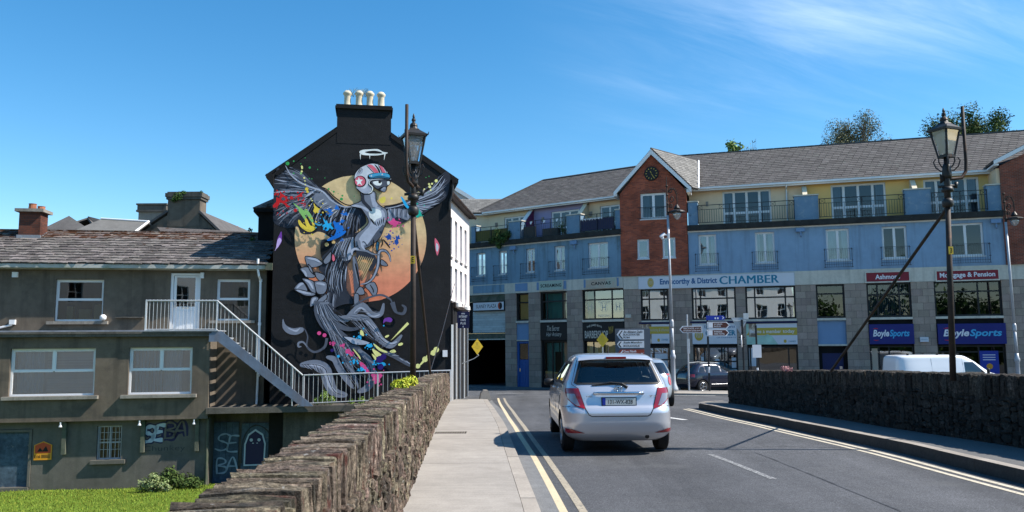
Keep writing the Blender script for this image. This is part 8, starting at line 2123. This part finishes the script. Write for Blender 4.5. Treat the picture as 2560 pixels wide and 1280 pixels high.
# shut line of the tailgate
def seam(pts, r=.006, m='black_plastic', name='shut_line', off=.001):
    P = []
    for i in range(len(pts)-1):
        for k in range(6):
            a, c = pts[i], pts[i+1]; x, z = a[0] + (c[0]-a[0])*k/6, a[1] + (c[1]-a[1])*k/6; th = yar.thx(x, z); P.append(yar.pt(th, z) + yar.nrm(th, z)*off)
    th = yar.thx(*pts[-1]); P.append(yar.pt(th, pts[-1][1]) + yar.nrm(th, pts[-1][1])*off)
    b = MB(); b.tube(P, r, 5); return build(name, b, M[m], t)
seam([(-.605,.99),(-.51,.69),(-.46,.605),(-.42,.585),(.42,.585),(.46,.605),(.51,.69),(.605,.99)], .008)
seam([(-.605,.99),(-.70,1.05),(-.585,1.41)], .004); seam([(.605,.99),(.70,1.05),(.585,1.41)], .004)
seam([(-.73,.725),(-.845,.70)], .004); seam([(.73,.725),(.845,.70)], .004)
def door_line(ys, right, name='shut_line'):
    P = []
    for y, z in ys: th = yar.thy(y, z, right); P.append(yar.pt(th, z) + yar.nrm(th, z)*.001)
    b = MB(); b.tube(P, .005, 5); return build(name, b, M['black_plastic'], t)
for right in (True, False):
    door_line([(1.57,.30),(1.57,.6),(1.57,.95),(1.55,1.2),(1.5,1.40)], right); door_line([(2.62,.32),(2.66,.7),(2.62,1.0)], right); door_line([(.98,.62),(.80,.85),(.70,1.0)], right)
# roof spoiler with high brake light
b = MB(); vs = []
for i, (yy, zz_, hw) in enumerate(((.30,1.435,.585),(.33,1.462,.575),(.55,1.492,.545),(.75,1.512,.50),(.75,1.485,.50),(.42,1.42,.575))):
    for k in range(9): x = -hw + 2*hw*k/8; b.v.append((x, yy + .055*(x/hw)**2, zz_ - .03*(x/hw)**2))
for i in range(5):
    for k in range(8): b.f.append((i*9+k, i*9+k+1, (i+1)*9+k+1, (i+1)*9+k)); b.m.append(0)
b.f += [tuple(i*9 for i in range(5, -1, -1)), tuple(i*9+8 for i in range(6))]; b.m += [0, 0]
for k in range(8): b.f.append((5*9+k, 5*9+k+1, k+1, k)); b.m.append(0)
sp = build('spoiler', b, M['silver_paint'], t); smooth_by_angle(sp.data, 35)
b = MB(); b.box(-.155, .155, .285, .33, 1.432, 1.462); build('brake_light', b, M['lamp_red'], sp)
# plate, handle bar, badge, wiper, aerial
def yback(x, z, off=.0): th = yar.thx(x, z); return yar.pt(th, z).y - off
b = MB(); yp = yback(0, .80) - .012; b.box(-.265, .265, yp-.010, yp+.03, .735, .86); pt_ = build('number_plate', b, M['black_plastic'], t)
b = MB(); b.box(-.252, .252, yp-.013, yp-.0105, .745, .85); build('plate_face', b, M['plate'], pt_)
b = MB(); b.box(-.252, -.205, yp-.0145, yp-.0132, .745, .85); build('plate_band', b, M['sign_blue'], pt_)
b = MB(); add_text(b, '131-WX-828', -.165, .205, .762, .822, yp-.0142, bold=.012); add_text(b, 'LOCH GARMAN', -.06, .10, .832, .842, yp-.0142); build('lettering', b, M['ink'], pt_)
b = MB(); P = [(-.38, yback(-.38,.92)-.015, .918), (-.3, yback(-.3,.92)-.04, .922), (.3, yback(.3,.92)-.04, .922), (.38, yback(.38,.92)-.015, .918)]
b.tube(P, .022, 8); build('chrome_bar', b, M['chrome'], t, smooth=True)
b = MB(); yb = yback(0, .985) - .016
for rx, rz_, dz in ((.062,.042,0),(.022,.038,-.002),(.042,.015,.014)):
    b.tube([(rx*cos(2*pi*k/20), yb, .985+dz + rz_*sin(2*pi*k/20)) for k in range(21)], .0075, 5)
build('emblem', b, M['chrome'], t, smooth=True)
b = MB(); add_text(b, 'YARIS', -.50, -.40, .86, .885, yback(-.45,.87)-.006, bold=.01); add_text(b, 'T3', .46, .58, .855, .885, yback(.5,.87)-.006, bold=.01, shear=.2); build('badge', b, M['chrome'], t)
b = MB(); b.tube([(.14, yback(.14,1.02)-.02, 1.0), (.06, yback(.06,1.06)-.03, 1.055), (-.12, yback(-.12,1.08)-.025, 1.075), (-.34, yback(-.34,1.06)-.02, 1.04)], [.026,.02,.014,.008], 6); b.tube([(.02, yback(0,1.06)-.018, 1.062), (-.40, yback(-.4,1.05)-.014, 1.03)], .009, 5); build('wiper', b, M['black_plastic'], t)
b = MB(); b.tube([(-.03,1.05,1.505),(-.03,.98,1.52),(-.03,.86,1.63)], [.02,.012,.004], 6); build('aerial', b, M['black_plastic'], t)
for sd in (1, -1):
    b = MB(); b.lathe([(.02,-.11),(.085,-.09),(.10,0),(.085,.09),(.02,.11)], n=10); xf(b, Matrix.Translation((sd*.90, 2.42, .985)) @ Matrix.Rotation(pi/2, 4, 'Y') @ Matrix.Diagonal((.62, .5, .82, 1))); b.tube([(sd*.78,2.44,.96),(sd*.84,2.43,.97)], .022, 6); build('wing_mirror', b, M['black_plastic'], t, smooth=True)
    b = MB(); b.tube([(sd*.852,1.72,.93),(sd*.868,1.78,.932),(sd*.868,1.88,.932),(sd*.85,1.94,.93)], .014, 6); build('door_handle', b, M['silver_paint'], t, smooth=True)
b = MB(); b.tube([(.42,.10,.27),(.42,.45,.28)], .032, 8); build('exhaust', b, M['iron_rust'], t)

# ---- rounder silver-blue hatchback ahead of it
def car_generic(label, loc, rz, tab, paint, wheels, wr, group=None, name='car'):
    t = thing(name, label, 'car', loc, rz, group); c = Car(tab)
    bd = build('body', c.body(None, None), M[paint], t); bd.data.materials.append(M['black_plastic'])
    cut_arches(bd, [(y, wr) for y in wheels], wr*1.15, max(w for _, w in c.W) - .05); smooth_by_angle(bd.data, 32)
    hw = max(w for _, w in c.W)
    for y in wheels:
        for sd in (1, -1): wheel(t, sd*(hw-.11), y, wr, .19, sd)
    b = MB(); b.box(-hw*.75, hw*.75, wheels[0]-.3, wheels[1]+.3, .18, .32); build('underbody', b, M['black_plastic'], t)
    return t, c
t, c = car_generic('rounded silver-blue hatchback partly hidden ahead of the silver one', (4.22, 25.0, zg(25.6)), rad(-2), 
    [(.20,.66,.22,3.5,5),(.30,.78,.08,3.65,5),(.45,.82,.0,3.70,4.6),(.62,.83,.01,3.68,4.6),(.80,.825,.05,3.5,4.4),(.95,.80,.10,3.1,4.2),(1.05,.765,.16,2.7,4.0),(1.2,.70,.27,2.35,3.8),(1.35,.62,.42,2.0,3.5),(1.44,.55,.60,1.75,3.0),(1.49,.42,.85,1.5,2.6),(1.505,.2,1.05,1.25,2.2)], 'silver_paint_blue', (.62, 3.0), .29)
zs = [1.03 + .33*i/10 for i in range(11)]; hw = lambda z: .66 - .13*(z-1.03)/.33 - .05*max(0, abs((z-1.195)/.165) - .75)*2
c.patch('rear_window', rows_between(zs, lambda z: c.thx(-hw(z), z), lambda z: c.thx(hw(z), z)), 'car_glass', t, .006, 16)
for sd in (1, -1):
    zs = [.66 + .36*i/10 for i in range(11)]; e = lambda z: (1 - ((z-.84)/.185)**2)**.5 if abs(z-.84) < .184 else 0
    rows = rows_between(zs, lambda z: c.thx(sd*(.70 - .10*e(z)), z), lambda z: c.thy(.16 + .12*e(z), z, sd > 0))
    if sd < 0: rows = [(z, q, a) for z, a, q in rows]
    c.patch('tail_light', rows, 'lamp_pinkred', t, .014, 10)
    zs = [1.04 + .30*i/6 for i in range(7)]
    c.patch('side_window', rows_between(zs, lambda z: c.thy(.75, z, sd > 0), lambda z: c.thy(2.5 - (z-1.04)*1.6, z, sd > 0)), 'car_glass', t, .006, 12)
b = MB(); b.box(-.27,.27,-.03,.05,.62,.74); build('number_plate', b, M['plate'], t)
b = MB(); b.box(-.14,.14,.52,.60,1.42,1.45); build('brake_light', b, M['lamp_red'], t)

# ---- navy crossover waiting at the junction
t, c = car_generic('dark navy crossover parked side-on beyond the grey sign posts', (9.28, 44.6, -1.13), rad(-68), 
    [(.24,.74,.22,4.15,6),(.36,.88,.06,4.32,6),(.55,.915,.0,4.36,5.4),(.75,.92,.0,4.33,5.4),(.92,.915,.03,4.2,5.2),(1.02,.90,.06,3.8,5.0),(1.10,.875,.10,3.15,4.8),(1.25,.80,.22,2.85,4.6),(1.42,.72,.40,2.45,4.4),(1.54,.65,.55,2.15,4.0),(1.585,.55,.80,1.95,3.4),(1.60,.3,1.0,1.7,2.6)], 'navy_paint', (.80, 3.45), .345)
for sd in (1, -1):
    for y0, y1, z0, z1, tp in ((.62,.98,1.12,1.40,.3),(1.04,1.98,1.10,1.46,0),(2.06,3.02,1.10,1.47,-1.4)):
        zs = [z0 + (z1-z0)*i/6 for i in range(7)]
        c.patch('side_window', rows_between(zs, lambda z: c.thy(y0 + max(0, tp)*(z-z0), z, sd > 0), lambda z: c.thy(y1 + min(0, tp)*(z-z0), z, sd > 0)), 'car_glass', t, .006, 8)
    P = []
    for y, z in ((.55,1.12),(.72,1.38),(1.0,1.47),(1.6,1.505),(2.3,1.495),(2.75,1.36),(3.1,1.10)):
        th = c.thy(y, z, sd > 0); P.append(c.pt(th, z) + c.nrm(th, z)*.01)
    b = MB(); b.tube(P, .012, 5); build('chrome_trim', b, M['chrome'], t)
    P = [c.pt(c.thy(y, .46, sd > 0), .46) + Vector((sd*.006,0,0)) for y in (1.35,1.8,2.4,2.85)]; b = MB(); b.tube(P, .009, 5); build('chrome_trim', b, M['chrome'], t)
    b = MB(); b.tube([(sd*.52,.9,1.60),(sd*.53,1.5,1.635),(sd*.52,2.1,1.60)], .018, 6); build('roof_rail', b, M['galv'], t)
    b = MB(); b.lathe([(.02,-.10),(.09,-.08),(.10,.06),(.03,.10)], n=8); xf(b, Matrix.Translation((sd*.98, 2.85, 1.12)) @ Matrix.Rotation(pi/2, 4, 'Y') @ Matrix.Diagonal((.8,.7,1,1))); build('wing_mirror', b, M['navy_paint'], t)
    zs = [.86 + .15*i/5 for i in range(6)]
    rows = rows_between(zs, lambda z: c.thx(sd*.66, z), lambda z: c.thy(.34, z, sd > 0))
    if sd < 0: rows = [(z, q, a) for z, a, q in rows]
    c.patch('tail_light', rows, 'lamp_red', t, .012, 8)
c.patch('windscreen', rows_between([1.12 + .38*i/8 for i in range(9)], lambda z: c.thx(.78 - (z-1.12)*.45, z, False), lambda z: c.thx(-.78 + (z-1.12)*.45, z, False)), 'car_glass', t, .006, 12)
c.patch('rear_window', rows_between([1.12 + .36*i/8 for i in range(9)], lambda z: c.thx(-.70 + (z-1.12)*.3, z), lambda z: c.thx(.70 - (z-1.12)*.3, z)), 'car_glass', t, .006, 12)

# ---- white panel van behind the right parapet
t = thing('van', 'white panel van half hidden behind the right parapet below the navy betting shop signs', 'van', (17.75, 38.1, -1.05), rad(-87.5))
c = Car([(.28,.80,.1,5.0,8),(.45,.93,.02,5.15,8),(.8,.95,.0,5.15,8),(1.05,.95,.0,4.95,8),(1.2,.945,.0,4.45,8),(1.4,.92,.01,4.15,7.5),(1.7,.87,.03,3.75,7.5),(1.88,.84,.06,3.45,7),(1.96,.80,.10,3.30,6),(2.0,.72,.2,3.1,5),(2.02,.5,.5,2.8,4)], 44)
bd = build('body', c.body(None, None), M['van_paint'], t); smooth_by_angle(bd.data, 32)
for sd in (1, -1):
    zs = [1.18 + .50*i/8 for i in range(9)]
    c.patch('side_window', rows_between(zs, lambda z: c.thy(3.10, z, sd > 0), lambda z: c.thy(4.05 - (z-1.18)*1.0, z, sd > 0)), 'car_glass', t, .006, 10)
    for y in (1.55, 3.02): 
        P = [c.pt(c.thy(y, z, sd > 0), z) for z in (.4,.8,1.2,1.6,1.85)]; b = MB(); b.tube(P, .006, 4); build('shut_line', b, M['black_plastic'], t)
    for y in (.95, 4.05): wheel(t, sd*.85, y, .34, .21, sd, 'galv_dull')
c.patch('windscreen', rows_between([1.22 + .60*i/8 for i in range(9)], lambda z: c.thx(.78 - (z-1.22)*.12, z, False), lambda z: c.thx(-.78 + (z-1.22)*.12, z, False)), 'car_glass', t, .006, 12)
b = MB()
for y in (.6, 2.0, 3.0):
    for sx in (-.6, .6): b.box(sx-.03, sx+.03, y-.04, y+.04, 1.98, 2.09)
build('roof_bar_foot', b, M['black_plastic'], t)
b = MB(); b.lathe([(.02,-.12),(.10,-.1),(.11,.08),(.03,.12)], n=8); xf(b, Matrix.Translation((1.08, 4.1, 1.25)) @ Matrix.Diagonal((.7,.6,1.3,1))); build('wing_mirror', b, M['black_plastic'], t)

# houses across the river, behind the viewpoint: what the shop windows mirror
def town_house(label, loc, rz, w, h, n, wm):
    t = thing('town_house', label, 'building', loc, rz)
    hol = []
    for k in range(n):
        x = 1.0 + k*(w-2)/n
        for z in (1.6, 4.9, 8.0): hol.append((x, x+1.15, z, z+1.75))
    b = MB(); wall_grid(b, 0, w, -3, h, 0, .3, hol); b.box(0, w, .31, 9, -3, h); build('wall', b, M[wm], t)
    for q in hol: window(t, *q, .1, fw=.07, rows=[.5], cols=[.5], mf='upvc', mg='glass_dark', sash=False)
    b = MB(); b.slab([(-.3,-.4,h),(w+.3,-.4,h),(w+.3,4.5,h+1.3),(-.3,4.5,h+1.3)], .15); b.slab([(w+.3,4.5,h+1.3),(w+.3,9,h),(-.3,9,h),(-.3,4.5,h+1.3)], .15); build('roof', b, M['slate_grey'], t)
town_house('cream house across the river mirrored in the shop windows', (-1, -19, 0), rad(160), 26, 10.4, 9, 'white_paint')
R7 = random.Random(9)
o = stuff(build('far_wood', leaf_cloud([(2 + k*1.9, -23 + R7.uniform(-1.5, 1.5), R7.uniform(2.5, 10.5), R7.uniform(2.2, 3.4)) for k in range(22)] + [(2 + k*2.2, -22, .5, 2.6) for k in range(19)], 20000, .34, 77), M['foliage'])); o['label'] = 'mass of green trees along the far bank, mirrored in the upper shop windows'
